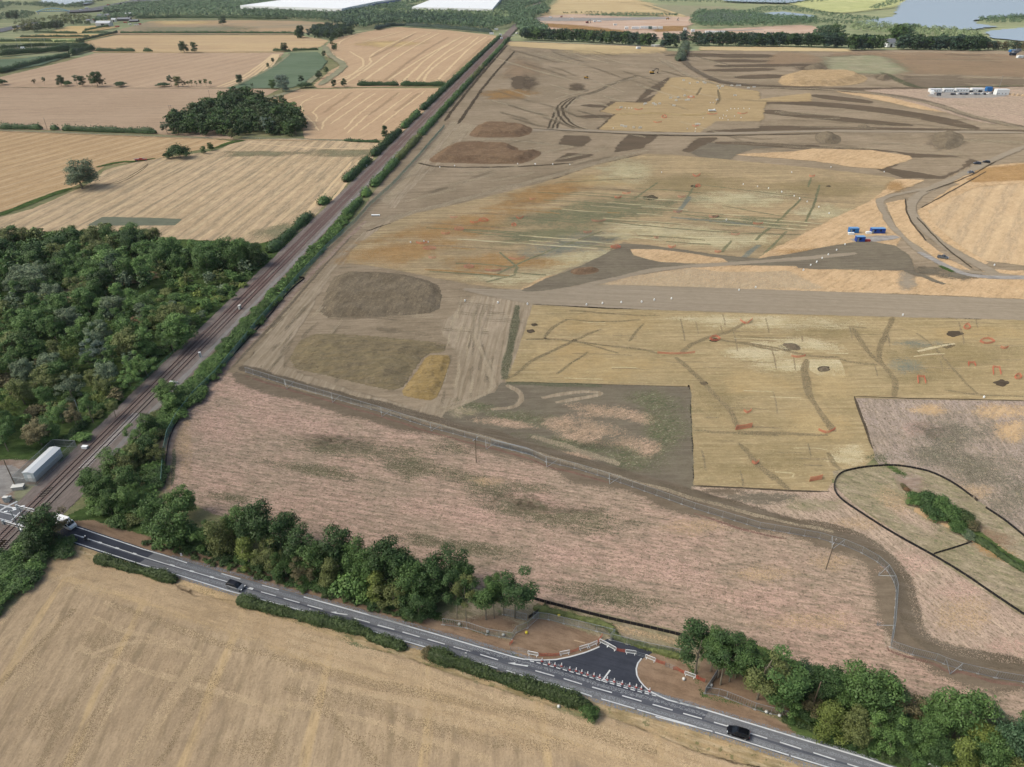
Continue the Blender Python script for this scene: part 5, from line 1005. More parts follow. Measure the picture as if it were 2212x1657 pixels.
for i, (a, b) in enumerate(((228, 262), (268, 280), (290, 360), (360, 440), (442, 540), (540, 640), (642, 760), (760, 880), (884, 1020), (1020, 1160), (1164, 1290))):
    leafstrip('hedge', rws(a, b, 10.6), 5 if i else 4.5, 3.6, ('mid', 'green', 'mid', 'olive')[i % 4], f'{ords[i]} length of railway hedge on the east side counting from the near end', 'hedge', HR, 4, .6+.0009*a, .3, False)
for i, (a, b) in enumerate(((172, 232), (250, 262), (300, 360), (370, 460), (470, 540), (556, 660), (660, 780), (780, 900), (902, 1040), (1040, 1170), (1172, 1320))):
    leafstrip('hedge', rws(a, b, -9.8), 5.5, 3.8 if i > 1 else 3, ('dark', 'mid', 'dark')[i % 3], f'{ords[i]} length of railway hedge on the west side counting from the near end', 'hedge', 'railway hedges on the west side', 4, .6+.0009*a, .35, False)
# --- road hedges near side
HG = 'hedges between the road and the foreground stubble'
leafstrip('hedge', Z('f1', '735,52 850,80 1000,125 1150,160 1300,205 1370,225'), 2.2, 1.7, 'hedge', 'hedge length nearest the level crossing, olive and scruffy', 'hedge', HG, 9, .30)
leafstrip('hedge', Z('c2', '665,1170 930,1245 1350,1345 1850,1465')+Z('c3', '0,765 200,820 340,870'), 2.3, 1.8, 'hedge', 'long middle hedge beside the road with a gap at its right end', 'hedge', HG, 9, .30)
leafstrip('hedge', Z('f2', '760,330 900,375 1100,445 1300,505 1500,570 1660,625'), 2.5, 2.0, 'hedge', 'dark green hedge opposite the side road', 'hedge', HG, 9, .30)
tree(*Z('f2', '1630,660')[0], 3.2, 'bush', 'mid', 'tall dark bush ending the hedge opposite the side road', 'shrub', None, .8); tree(*Z('f2', '760,330')[0], 2.2, 'bush', 'brown', 'brownish bush at the left start of the last hedge', 'shrub', None, .9)
# --- bush in the ditch enclosure
for i, (x, y, h, lf, lb) in enumerate(((1975, 1085, 3.4, 'mid', 'left end'), (2000, 1092, 4.2, 'dark', 'upper left'), (2030, 1100, 4.4, 'mid', 'crest'), (2010, 1115, 3.6, 'dark', 'dark near side'), (2050, 1120, 4.2, 'mid', 'tall middle'), (2080, 1125, 3.6, 'hedge', 'right half'), (2065, 1145, 3, 'mid', 'near right side'), (2100, 1140, 2.6, 'brown', 'brown right end'), (1950, 1052, 1.2, 'brown', 'low brown brush heap'), (1958, 1060, 1.1, 'rust', 'dead brush'), (2090, 1160, 2.2, 'grey', 'grey reed tuft'))):
    tree(x, y, h, 'bush', lf, f'{lb} of the thicket inside the black silt fence' if i < 8 else f'{lb} inside the black silt fence', 'shrub', 'thicket in the ditch enclosure', 1.1)
leafstrip('reed_bed', D('2100,1160 2140,1185 2180,1215 2240,1250'), 2.2, .8, 'hedge', 'bright green reeds along the ditch inside the silt fence', 'reeds', None, 5, .4)
leafstrip('hedge', Z('c3', '1480,500 1700,540 1900,590 2212,680 ') + Z('c4', '1300,250 1700,370 2100,480'), 1.6, .9, 'olive', 'rank yellowish weeds behind the mesh fence at the side road', 'weeds', None, 3, .3)
# --- far hedges
FH = 'field hedges in the distance'
for i, (c_, s_, w, h, lf, lb) in enumerate((('a1', '930,265 1500,265 2212,267 2290,270', 3.5, 3.5, 'dark', 'long straight clipped hedge under the oak field'), ('a1', '635,265 760,262 840,264', 3.5, 3.5, 'dark', 'short clipped hedge left of the field gate'), ('a1', '270,263 450,264 600,266', 3.5, 3.5, 'dark', 'clipped hedge below the small golden field'),
    ('a1', '160,297 400,296 700,294', 3.5, 3.5, 'dark', 'second clipped hedge down on the left'), ('a1', '590,335 700,310 800,285 910,262', 4, 4, 'dark', 'slanting hedge rising to the farm gate'), ('a1', '0,333 200,330 410,332 ', 4, 4.5, 'dark', 'dark hedge above the grey road'), ('a1', '420,335 520,330 590,332', 3.5, 3, 'mid', 'lower hedge joining the slanting one'),
    ('a1', '660,250 760,228 860,208', 4, 3.5, 'mid', 'hedge leading up to the farmyard'), ('a1', '0,385 200,372 400,362 600,362', 5, 5, 'dark', 'hedge along the upper side of the grey road'), ('a1', '0,440 200,420 400,405 560,390 700,375', 11, 8, 'dark', 'thick dark tree belt on the road embankment'),
    ('a1', '0,570 120,535 300,490 420,460 540,440', 6, 5, 'dark', 'dark hedge beside the green field on the left'), ('a1', '550,432 620,410 730,388', 9, 8, 'dark', 'thick hedge end at the field corner'), ('a1', '740,402 900,403 1045,405', 5, 4.5, 'dark', 'dark hedge between two stubble fields'), ('a1', '1108,404 1180,405', 5, 4.5, 'dark', 'short isolated piece of hedge'),
    ('a2', '210,400 280,400 350,402', 4, 3.5, 'dark', 'hedge left of the tree above the pasture'), ('a2', '360,398 450,396 560,392', 4, 3.5, 'dark', 'hedge right of the tree above the pasture'), ('a2', '860,664 960,664 1060,662 1180,664', 5, 4.5, 'dark', 'left length of the lumpy hedge between the tramline fields'), ('a2', '1195,664 1350,664 1450,664 1550,666', 5, 4.5, 'dark', 'right length of the lumpy hedge between the tramline fields'),
    ('b1', '0,180 100,180 290,184', 4, 4, 'dark', 'left length of the hedge above the fenced field'), ('b1', '345,186 400,188', 4, 3.5, 'dark', 'single round piece of the hedge above the fenced field'), ('b1', '425,190 700,200 1060,212', 4, 4, 'dark', 'long right length of the hedge above the fenced field'), ('b3', '665,262 780,270 900,272', 3, 1.8, 'dark', 'low hedge at the corner of the tramline field'),
    ('a1', '1050,155 1500,148 2212,158', 8, 7, 'dark', 'dark woodland edge hedge above the oak field'), ('a2', '1000,238 1150,205 1500,225 1900,262', 8, 7, 'fardark', 'dark woodland edge above the tramline field'), ('a3', '1450,480 1480,400 1500,360', 12, 9, 'grey', 'overgrown hedge running down from the tree belt to the bend'))):
    leafstrip('hedge', Z(c_, s_), w, h, lf, lb, 'hedge', FH, 3, 1.0+.35*(w > 7), .3)
# --- tree belts at the top of the site
def belt(c_, s_, n, hr, leaves, lab, grp, w=(1., 1.25), kinds=('full', 'full', 'round')):
    pts = [P(*p[:2]).xy for p in Z(c_, s_)]; L = [0]
    for a, b in zip(pts, pts[1:]): L.append(L[-1]+(b-a).length)
    for i in range(n):
        d = (i+.5)/n*L[-1]; k = max(j for j in range(len(L)-1) if L[j] <= d); q = pts[k].lerp(pts[k+1], (d-L[k])/(L[k+1]-L[k])); lf = rnd.choice(leaves); kk = rnd.choice(kinds)
        tree(q.x+rnd.uniform(-3, 3), q.y+rnd.uniform(-6, 6), rnd.uniform(*hr), kk, lf, f'{TONE[lf]} {SHAPE[kk]} {lab}', 'tree', grp, rnd.uniform(*w), world=True, later=True)
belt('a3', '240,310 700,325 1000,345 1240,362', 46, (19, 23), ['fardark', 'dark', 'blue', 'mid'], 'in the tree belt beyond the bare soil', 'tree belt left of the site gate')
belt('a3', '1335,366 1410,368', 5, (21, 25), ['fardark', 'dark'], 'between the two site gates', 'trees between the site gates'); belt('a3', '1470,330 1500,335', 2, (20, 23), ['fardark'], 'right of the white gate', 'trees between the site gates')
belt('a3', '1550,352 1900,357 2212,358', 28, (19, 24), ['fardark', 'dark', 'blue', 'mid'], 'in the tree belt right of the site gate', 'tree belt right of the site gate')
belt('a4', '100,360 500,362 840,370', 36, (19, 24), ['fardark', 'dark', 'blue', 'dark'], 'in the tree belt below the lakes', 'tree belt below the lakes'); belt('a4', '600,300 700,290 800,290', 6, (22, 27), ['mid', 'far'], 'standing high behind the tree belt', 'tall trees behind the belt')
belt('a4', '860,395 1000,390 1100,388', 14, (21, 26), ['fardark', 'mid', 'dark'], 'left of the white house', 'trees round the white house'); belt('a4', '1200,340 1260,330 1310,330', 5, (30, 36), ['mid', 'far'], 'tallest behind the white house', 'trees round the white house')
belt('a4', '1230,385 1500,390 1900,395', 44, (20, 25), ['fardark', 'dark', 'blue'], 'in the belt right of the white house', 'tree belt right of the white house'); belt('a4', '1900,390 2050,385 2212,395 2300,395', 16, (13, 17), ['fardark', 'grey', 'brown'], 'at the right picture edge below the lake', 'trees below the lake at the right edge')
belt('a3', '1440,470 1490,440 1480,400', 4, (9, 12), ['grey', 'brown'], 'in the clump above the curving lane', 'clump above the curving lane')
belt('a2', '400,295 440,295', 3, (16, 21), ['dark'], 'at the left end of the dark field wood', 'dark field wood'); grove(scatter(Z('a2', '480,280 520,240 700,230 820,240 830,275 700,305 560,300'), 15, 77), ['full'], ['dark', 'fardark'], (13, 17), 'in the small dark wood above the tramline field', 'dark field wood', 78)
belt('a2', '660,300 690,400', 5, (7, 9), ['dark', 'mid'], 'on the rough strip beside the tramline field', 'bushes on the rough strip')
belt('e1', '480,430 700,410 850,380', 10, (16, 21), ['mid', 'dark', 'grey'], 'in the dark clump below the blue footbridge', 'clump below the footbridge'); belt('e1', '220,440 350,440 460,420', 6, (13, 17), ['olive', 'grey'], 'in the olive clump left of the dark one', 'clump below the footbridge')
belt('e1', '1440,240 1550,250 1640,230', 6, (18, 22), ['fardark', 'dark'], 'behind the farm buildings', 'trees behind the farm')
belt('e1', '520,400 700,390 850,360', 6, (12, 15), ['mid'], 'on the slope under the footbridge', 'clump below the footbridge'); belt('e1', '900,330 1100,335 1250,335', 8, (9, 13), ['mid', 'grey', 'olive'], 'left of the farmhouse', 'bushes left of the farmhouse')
# --- far woods: one mass of crowns
def farwood(polyD, sp, hr, leaf, name='woodland', seed=1, size=2.4, nl=42, world=False):
    pts = scatter(polyD, sp, seed); rng = np.random.default_rng(seed); Cs = []; Ns = []; Ss = []
    for (x, y) in pts:
        h = rng.uniform(*hr); r = h*rng.uniform(.36, .5); n = nl
        d = rng.normal(size=(n, 3)); d[:, 2] = np.abs(d[:, 2])*1.1-.25; d /= np.linalg.norm(d, axis=1, keepdims=True)
        Cs.append(np.array([x, y, h*.55+.3])+d*np.array([r, r, h*.45])*rng.uniform(.8, 1.05, (n, 1))); Ns.append(d+rng.normal(size=(n, 3))*.35+[0, 0, .3]); Ss.append(np.full(n, size)*rng.uniform(.8, 1.4, n)*h/14)
    if not Cs: return
    me = quads_mesh(name, np.concatenate(Cs), np.concatenate(Ns), np.concatenate(Ss), [MATS['leaf_'+leaf]], rng=rng)
    o = link(name, me); return o
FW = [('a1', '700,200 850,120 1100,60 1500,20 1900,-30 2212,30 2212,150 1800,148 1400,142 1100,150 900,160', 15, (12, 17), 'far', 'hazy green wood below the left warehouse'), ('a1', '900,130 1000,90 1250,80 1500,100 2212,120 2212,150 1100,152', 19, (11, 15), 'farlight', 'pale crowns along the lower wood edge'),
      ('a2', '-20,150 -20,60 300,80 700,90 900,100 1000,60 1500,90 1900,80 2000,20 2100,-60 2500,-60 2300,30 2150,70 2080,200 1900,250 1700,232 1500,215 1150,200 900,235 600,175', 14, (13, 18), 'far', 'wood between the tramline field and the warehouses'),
      ('a2', '600,170 700,120 900,110 1000,150 1300,120 1600,150 1800,200 1850,240 1500,212 1150,198 950,225 800,235', 18, (13, 18), 'fardark', 'dark lower edge of the wood'), ('a2', '900,110 1300,110 1600,100 1900,110 2050,150 2030,180 1700,140 1300,150', 18, (14, 19), 'farlight', 'pale crowns in the wood'),
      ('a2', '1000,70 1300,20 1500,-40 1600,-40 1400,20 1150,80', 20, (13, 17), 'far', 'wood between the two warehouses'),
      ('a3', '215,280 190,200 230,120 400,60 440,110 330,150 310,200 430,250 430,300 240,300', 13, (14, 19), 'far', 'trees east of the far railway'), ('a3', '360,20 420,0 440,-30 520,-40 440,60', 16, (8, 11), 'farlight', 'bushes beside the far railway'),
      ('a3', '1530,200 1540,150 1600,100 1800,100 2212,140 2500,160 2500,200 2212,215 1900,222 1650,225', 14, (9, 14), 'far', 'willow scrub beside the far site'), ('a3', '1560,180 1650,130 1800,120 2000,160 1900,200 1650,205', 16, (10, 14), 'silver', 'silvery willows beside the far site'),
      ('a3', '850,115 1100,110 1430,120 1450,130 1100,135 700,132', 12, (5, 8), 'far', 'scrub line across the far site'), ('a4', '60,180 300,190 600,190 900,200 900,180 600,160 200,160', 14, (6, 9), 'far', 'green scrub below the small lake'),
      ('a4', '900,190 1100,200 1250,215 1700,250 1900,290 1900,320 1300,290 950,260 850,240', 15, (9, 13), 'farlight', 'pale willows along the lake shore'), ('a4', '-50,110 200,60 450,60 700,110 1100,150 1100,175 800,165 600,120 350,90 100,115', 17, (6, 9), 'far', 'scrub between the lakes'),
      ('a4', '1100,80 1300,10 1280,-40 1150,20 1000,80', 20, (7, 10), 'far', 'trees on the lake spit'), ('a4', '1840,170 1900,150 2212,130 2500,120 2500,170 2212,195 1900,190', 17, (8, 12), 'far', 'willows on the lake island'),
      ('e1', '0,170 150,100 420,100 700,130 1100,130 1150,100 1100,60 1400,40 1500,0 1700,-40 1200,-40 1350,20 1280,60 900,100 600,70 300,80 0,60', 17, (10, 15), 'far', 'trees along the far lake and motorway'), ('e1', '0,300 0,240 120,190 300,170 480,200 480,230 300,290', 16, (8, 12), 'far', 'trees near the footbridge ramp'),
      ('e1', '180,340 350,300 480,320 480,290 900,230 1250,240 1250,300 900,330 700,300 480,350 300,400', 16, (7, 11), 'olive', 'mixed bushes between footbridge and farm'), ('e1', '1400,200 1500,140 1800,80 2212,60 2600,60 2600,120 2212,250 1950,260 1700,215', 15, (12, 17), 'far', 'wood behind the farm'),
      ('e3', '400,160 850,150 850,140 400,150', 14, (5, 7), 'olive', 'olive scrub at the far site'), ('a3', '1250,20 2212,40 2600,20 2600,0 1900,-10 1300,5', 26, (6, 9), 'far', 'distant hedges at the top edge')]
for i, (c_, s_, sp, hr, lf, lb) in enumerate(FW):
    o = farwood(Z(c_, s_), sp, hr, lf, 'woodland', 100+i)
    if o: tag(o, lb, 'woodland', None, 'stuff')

# the largest 300 of each kind stand as things of their own, the smaller rest as one mass
def settle():
    for cat_, nm in (('tree', 'trees'), ('shrub', 'shrubs')):
        L = sorted([q for q in PEND if q[1][6] == cat_], key=lambda q: -q[0]); n = 300-COUNT.get(cat_, 0)
        for q in L[:n]: tree(*q[1])
        rest = L[n:]
        if not rest: continue
        rng = np.random.default_rng(5); Cs, Ns, Ss, Mi = [], [], [], []; mats = []
        for q in rest:
            x, y, h, k, lf, _, _, _, wd = q[1][:9]
            nl = 620 if cat_ == 'tree' else 300; base = KN[k][1]; C, N, _c = crown_points(k, rng, nl)
            a = rng.uniform(0, 6.28); R_ = np.array([[cos(a), -sin(a), 0], [sin(a), cos(a), 0], [0, 0, 1]])
            Cs.append((C@R_.T)*[h*wd, h*wd, h]+[x, y, .05]); Ns.append(N@R_.T); Ss.append(rng.uniform(.7, 1.35, nl)*KN[k][2]*h*math.sqrt(base/nl)*.8)
            m = MATS['leaf_'+lf]
            if m not in mats: mats.append(m)
            Mi.append(np.full(nl, mats.index(m)))
        me = quads_mesh(nm, np.concatenate(Cs), np.concatenate(Ns), np.concatenate(Ss), mats, rng=rng)
        me.polygons.foreach_set('material_index', np.concatenate(Mi).astype(np.int32))
        tag(link(nm, me), 'smaller and hidden '+nm+' of the wood, copse and belts', nm, None, 'stuff')
settle()
# ================================================================== road
S = Surf('road', 6)
far_e = '-90,1066 0,1089 95,1114 148,1130 309,1185 354,1198 479,1238 656,1288 796,1327 885,1352 1029,1393 1108,1416 1250,1454 1402,1491 1504,1527 1680,1580 1858,1633 1925,1655 2060,1696'
near_e = '-90,1099 0,1123 70,1143 148,1171 310,1224 354,1236 654,1323 810,1368 945,1409 1122,1461 1236,1494 1374,1534 1504,1573 1705,1635 1790,1661 1900,1695'
S.poly(D(far_e)+D(near_e)[::-1], 'm_asphalt', .15, .05)
S.poly(D('95,1114 148,1130 309,1185')+Z('f3', '940,1243 785,1347')+D('310,1224 148,1171 70,1143'), 'm_asphaltnew', .1, .02)
S.poly(Z('c3', '972,842 925,903 1005,916 1165,965 1500,1062 1920,1183 2190,1258')+Z('c4', '1090,787 1410,880 1740,975 2070,1072')+Z('c5', '270,1145 452,1205 505,1132 0,985')+Z('c4', '1700,830 1200,690 700,560 360,480'), 'm_asphaltmid', .1, .02)
S.poly(Z('c4', '340,478 420,500 550,500 700,492 850,462 1000,420 1100,380 1165,345 1185,300 1250,272 1320,262 1400,290 1550,325 1680,345 1760,400 1690,440 1640,470 1590,520 1565,580 1570,660 1600,720 1650,785 1710,835 1790,880 1600,850 1400,795 1180,730 1000,680 800,620 600,555 450,510'), 'm_asphaltnew', .1, .03)
 
# wheel tracks worn pale, dark seam along the centre
cl = D('161,1155 309,1204 354,1217 493,1257 656,1306 796,1347 885,1371 1029,1412 1180,1456 1380,1514 1504,1549 1680,1605 1790,1638 1900,1672')
def off(pts, o):
    w = [P(*p[:2]).xy for p in pts]; r = []
    for i in range(len(w)):
        d = (w[min(i+1, len(w)-1)]-w[max(i-1, 0)]).normalized(); r.append(w[i]+Vector((-d.y, d.x))*o)
    return r
for o_ in (-2.6, -1.2, 1.0, 2.5): S.line(off(cl[2:], o_), .5, 'm_wear', .35, 1, .08, D2=False)
S.line(off(cl, -.25), .35, 'm_asphaltmid', .15, 1, .1, D2=False)
def paint(pts, w=.16, c=0): S.line(pts, w*1.35, 'm_paint', 0., c)
paint(D('148,1133 309,1187 354,1200')+Z('c2', '210,830'), .17); paint(Z('c2', '520,925 690,975')); paint(Z('c2', '885,1030 1035,1072'))
paint(Z('c2', '1260,1135 2212,1400')+Z('c3', '0,562 600,732 970,842 1300,937 1400,960')+Z('c4', '360,486 470,497 550,497 700,490 850,460 1000,418 1100,380 1165,352'), .2)
paint(Z('c4', '1620,478 1580,530 1562,590 1570,660 1600,720 1650,780 1710,832 1800,880 1900,925 2212,1010')+Z('c5', '200,1035 450,1102 900,1240 1400,1392 1959,1560')+D('1920,1656 2050,1696'), .2)
paint(D('148,1168 310,1221 354,1233')+Z('c2', '600,1085 1000,1190 1650,1370 1900,1450')+Z('c3', '150,745 620,880'), .17)
for s_ in ('c3:640,890 800,935', 'c3:950,975 1160,1040', 'c3:1240,1060 1320,1085', 'c3:1370,1100 1500,1140', 'c3:1560,1160 1840,1235', 'c3:1890,1250 2005,1290', 'c4:935,840 1085,890', 'c4:1185,915 1545,1020', 'c4:1575,1030 2212,1218', 'c5:0,1175 545,1318', 'c5:570,1325 1275,1545', 'c5:1295,1552 1700,1675', 'c4:650,750 870,820', 'c4:300,655 560,725'):
    c_, p_ = s_.split(':'); paint(Z(c_, p_), .16)
paint(Z('d7', '350,612 2200,1217')+Z('c2', '0,833 580,1002'), .15)
for s_ in ('d7:540,672 620,700', 'd7:1000,822 1085,848', 'd7:1460,972 1550,1000', 'd7:1925,1120 2020,1150', 'c2:55,846 95,858', 'c2:235,900 270,910', 'c2:415,952 450,963', 'c2:770,1054 805,1064'):
    c_, p_ = s_.split(':'); S.line(Z(c_, p_), .42, 'm_paint', 0., 0)
paint(Z('c2', '735,1052 800,1070'))
for s_ in ('c2:875,1090 1010,1127', 'c2:1080,1148 1222,1188', 'c2:1293,1209 1430,1247', 'c2:1715,1327 1855,1367', 'c2:1927,1388 2075,1430', 'c2:2150,1452 2212,1470', 'c3:80,652 230,692', 'c3:305,713 458,758', 'c3:530,778 685,823', 'c3:765,847 915,890', 'c3:1005,916 1165,965', 'c3:1500,1062 1670,1110', 'c3:1755,1133 1920,1184', 'c3:2010,1210 2190,1259', 'c4:1090,787 1300,848', 'c4:1410,880 1620,941', 'c4:1740,975 1955,1037', 'c4:2070,1072 2212,1113',
    'c5:0,1066 160,1114', 'c5:270,1146 445,1196', 'c5:560,1230 700,1271', 'c5:890,1331 1070,1385', 'c5:1190,1420 1395,1486', 'c5:1510,1521 1720,1589', 'c5:1835,1628 1959,1668'):
    c_, p_ = s_.split(':'); paint(Z(c_, p_), .17)
for c_, a_ in (('c2', '1480,1272 1555,1268 1553,1277 1660,1293 1650,1299 1550,1286 1548,1290'), ('c3', '1242,993 1320,988 1320,998 1437,1016 1430,1026 1318,1008 1312,1012')):
    S.world([P(*p) for p in Z(c_, a_)], S.z(), 'm_paint', 0, 0)
# give way dashes and hatch line at the side road mouth
ge = Z('c4', '415,505 520,530 640,562 800,606 960,652 1100,694 1185,720 1320,757 1460,800 1600,838 1770,882')
w_ = [P(*p).xy for p in ge]; L_ = 0; seg_ = []
for a, b in zip(w_, w_[1:]): seg_.append((L_, a, b)); L_ += (b-a).length
def along(d):
    k = max(i for i in range(len(seg_)) if seg_[i][0] <= d+1e-6); s0, a, b = seg_[k]; v = (b-a).normalized(); return a+v*(d-s0), v
d = 0
while d < L_-.7:
    p, v = along(d); S.line([p, p+v*.85], .2, 'm_paint', 0., 0, 0, D2=False)
    if d > .52*L_: n_ = Vector((-v.y, v.x))*.42; S.line([p+n_, p+n_+v*.85], .2, 'm_paint', 0., 0, 0, D2=False)
    d += 1.35
paint(Z('c4', '1188,722 1210,700 1280,605'), .22)
# level crossing deck
S.poly(Z('d8', '380,735 640,790 580,1050 215,915'), 'm_asphaltmid', .1, .02)
for s_ in ('0,752 600,905', '0,625 360,700', '80,660 360,702', '0,880 570,1040', '430,690 720,795'): paint(Z('d8', s_), .2)
paint(Z('d8', '0,735 120,665 320,565'), .45); paint(Z('d8', '210,915 390,745'), .25); paint(Z('d8', '510,840 590,770'), .5); paint(Z('d8', '440,915 480,895'), .6); paint(Z('d8', '370,975 420,950'), .6)
S.build()
# ================================================================== railway tracks
pmat('rust', '5b4a44', .8, .3, 1, .2, 6); pmat('railtop', '6a5b55', .5, .7, 1, .2, 6); pmat('sleeper', '7c7169', .9, 0, 1, .2, 1.5); pmat('sleepergrey', 'b3aca6', .9, 0, 1, .15, 1.5)
rz = atan2(rd.y, rd.x)
for o_, lb in ((-1.7, 'western'), (1.7, 'eastern')):
    q = RW(-80, o_); t_ = empty('railway_track', (q[0], q[1], .03), rz)
    for y in (-.72, .72):
        b = MB(); b.box(0, 2700, y-.09, y+.09, .03, .17); b.box(0, 2700, y-.04, y+.04, .17, .26, 1); b.build('rail', [MATS['rust'], MATS['railtop']], t_)
    b = MB()
    for i in range(640):
        x = i*.65
        b.box(x, x+.26, -1.3, 1.3, 0, .09, 1 if (o_ > 0 and 84 < x < 112) else 0)
    s_ = b.build('sleepers', [MATS['sleeper'], MATS['sleepergrey']], t_); s_['kind'] = 'stuff'
    tag(t_, f'{lb} of the two rusty railway tracks on brown ballast', 'railway track', 'railway tracks')
# ================================================================== generic materials
for a in (('steel', '9aa0a2', .45, .6), ('galv', 'a9aeb0', .5, .5), ('white', 'e8e8e6', .45, 0), ('offwhite', 'd6d4cc', .6, 0), ('black', '1d1e20', .5, 0), ('rubber', '1b1b1c', .85, 0), ('glass', '1a2026', .08, 0), ('blackpaint', '15171b', .15, .2), ('greypaint', '7c7f83', .25, .5),
          ('roofblack', '14161a', .12, .1), ('red', 'a8403a', .5, 0), ('orange', 'b65a44', .7, 0), ('netorange', 'e0785c', .8, 0), ('netpink', 'd8917c', .8, 0), ('yellow', 'd8c23c', .5, 0), ('diggeryellow', 'c79a3c', .5, 0), ('green', '4f7068', .5, .2), ('greenfence', '648a80', .5, .1),
          ('blue', '1d4aa0', .45, 0), ('blue2', '2f77b8', .45, 0), ('blueroof', '6f9fcf', .5, 0), ('lightblue', '9cc3d2', .5, 0), ('wood', '7a6a58', .9, 0), ('woodpale', 'b49b7d', .9, 0), ('concrete', 'b3afa8', .85, 0), ('slate', '7e8186', .7, 0), ('metalroof', 'c9cccd', .5, .1), ('brick', '9c6a52', .9, 0), ('tile', 'b4694a', .85, 0),
          ('skin', 'b98a70', .6, 0), ('jacket', '23262b', .7, 0), ('amber', 'd8892c', .3, 0), ('lens', 'e9ecef', .1, 0), ('tailred', '8c1c18', .3, 0), ('silver', 'b9bdc1', .25, .5), ('navy', '2a3444', .3, .3), ('silt', '17171a', .8, 0), ('boxgrey', 'cfd8da', .5, 0)):
    pmat(a[0], a[1], a[2], a[3], 1.25 if a[0] in ('white', 'lens') else 1.05, .08, 2.)
# ================================================================== panels: wire mesh, pales, net
def mesh_panel(L=3.45, H=2.0, nx=12, ny=6, r=.042, wire=.014, feet=True):
    f = MB()
    for x in (0, L): f.tube((x, 0, .05), (x, 0, H), r, n=5)
    for z in (.12, H-.02): f.tube((0, 0, z), (L, 0, z), r, n=5)
    if feet: f.box(-.3, .3, -.12, .12, 0, .12, 1)
    w = MB()
    for i in range(1, nx):
        x = L*i/nx; w.box(x-wire, x+wire, -.006, .006, .12, H)
    for j in range(1, ny):
        z = H*j/ny; w.box(0, L, -.005, .005, z-wire, z+wire)
    return f, w
pf, pw = mesh_panel(); ME_frame = pf.mesh('panel_frame', [MATS['galv'], MATS['concrete']]); ME_wire = pw.mesh('panel_mesh', [MATS['steel']])
pf, pw = mesh_panel(2.75, 2.2, 20, 2, .06, .03, False); ME_palf = pf.mesh('panel_frame', [MATS['greenfence'], MATS['greenfence']]); ME_palw = pw.mesh('pales', [MATS['greenfence']])
pf, pw = mesh_panel(2.75, 2.4, 16, 2, .04, .03, False); ME_grf = pf.mesh('panel_frame', [MATS['galv'], MATS['galv']]); ME_grw = pw.mesh('pales', [MATS['steel']])
def fence(pts, label, cat='fence', frame=None, wire=None, L=3.5, name='mesh_fence', maxn=99, D2=True, group=None, zs=1.):
    w = [P(*p[:2]).xy if D2 else Vector(p[:2]) for p in pts]; o = w[0]; root = empty(name, (o.x, o.y, .06))
    tot = sum((b-a).length for a, b in zip(w, w[1:])); st = max(L, tot/maxn); n = 0
    for a, b in zip(w, w[1:]):
        k = max(1, round((b-a).length/st)); an = atan2(b.y-a.y, b.x-a.x)
        for i in range(k):
            p = a.lerp(b, i/k)-o; sx = (b-a).length/k/(L*.985)
            fr = link('panel_frame', frame or ME_frame, root, (p.x, p.y, 0), an); fr.scale = (sx, 1, zs)
            link('panel_mesh', wire or ME_wire, fr); n += 1
    return tag(root, label, cat, group)
def brace(root, pts):
    """leaning brace: from the top of the fence down to a block on the ground"""
    a, b, c = [P(*p) for p in pts]; b0 = MB(); o = root.location
    for p, q in ((a+Vector((0, 0, 2)), b+Vector((0, 0, .1))), (c+Vector((0, 0, 2)), b+Vector((0, 0, .1))), (b+Vector((0, 0, .1)), b+Vector((0, 0, 1.2)))): b0.tube(p-o, q-o, .055, n=5)
    b0.build('brace', MATS['galv'], root)
lf_ = fence(Z('c8', '0,345 305,440 665,545 1045,655 1425,775 1780,870 2212,990')+Z('e6', '0,1130 265,1190 420,1260 640,1310 905,1390')+D('1500,1100 1560,1118 1640,1142')+Z('c7', '0,980 100,1010 215,1040 380,1110 520,1190 610,1270 670,1370 690,1450 680,1600')+Z('c6', '800,150 770,330'), 'long wire mesh fence with braces between the dark track and the pink meadow')
for s_ in ('305,440 315,475 380,455', '665,545 670,580 735,560', '1045,655 1050,690 1120,680', '1425,775 1430,800 1510,790', '1850,905 1855,940 1935,925'): brace(lf_, Z('c8', s_))
for s_ in ('e6:420,1262 425,1300 500,1290', 'e6:905,1392 910,1430 985,1420', 'c7:100,1010 115,1075 215,1040', 'c7:610,1270 530,1310 670,1370'):
    c_, p_ = s_.split(':'); brace(lf_, Z(c_, p_))
rf_ = fence(Z('c6', '770,360 1000,440 1250,500 1340,540 1520,600 1900,690 2212,740 2500,800'), 'wire mesh fence running to the right edge of the picture behind the right belt')
brace(rf_, Z('c6', '1340,560 1410,650 1520,600')); brace(rf_, Z('c6', '640,160 620,120 800,190'))
fence(Z('c3', '670,650 880,680 1060,740 1290,780 1330,720 1430,680 1530,590'), 'mesh fence round the bare stemmed trees left of the side road')
fence(Z('c3', '1220,560 1420,610'), 'short mesh fence behind the bare stemmed trees'); fence(Z('c3', '1480,590 1620,605 1755,640 1890,670 2212,750')+Z('c4', '1280,280 1640,370 2120,470'), 'mesh fence closing the side road behind the asphalt', maxn=60)
fence(Z('c5', '470,955 600,975 680,1000 950,1110 1100,1150 1260,1190'), 'mesh fence in front of the trees right of the side road'); fence(Z('c5', '470,955 510,900 600,760'), 'mesh fence with black sheeting going back into the right belt')
b = MB(); a_, c_2 = P(*Z('c5', '475,940')[0]), P(*Z('c5', '590,760')[0]); dd = c_2-a_
b.box(0, dd.length, -.02, .02, .1, 1.0); tag(b.build('silt_fence', MATS['silt'], None, (a_.x, a_.y, .06), atan2(dd.y, dd.x)), 'black sheeting hung on the fence beside the slim trees', 'sheeting')
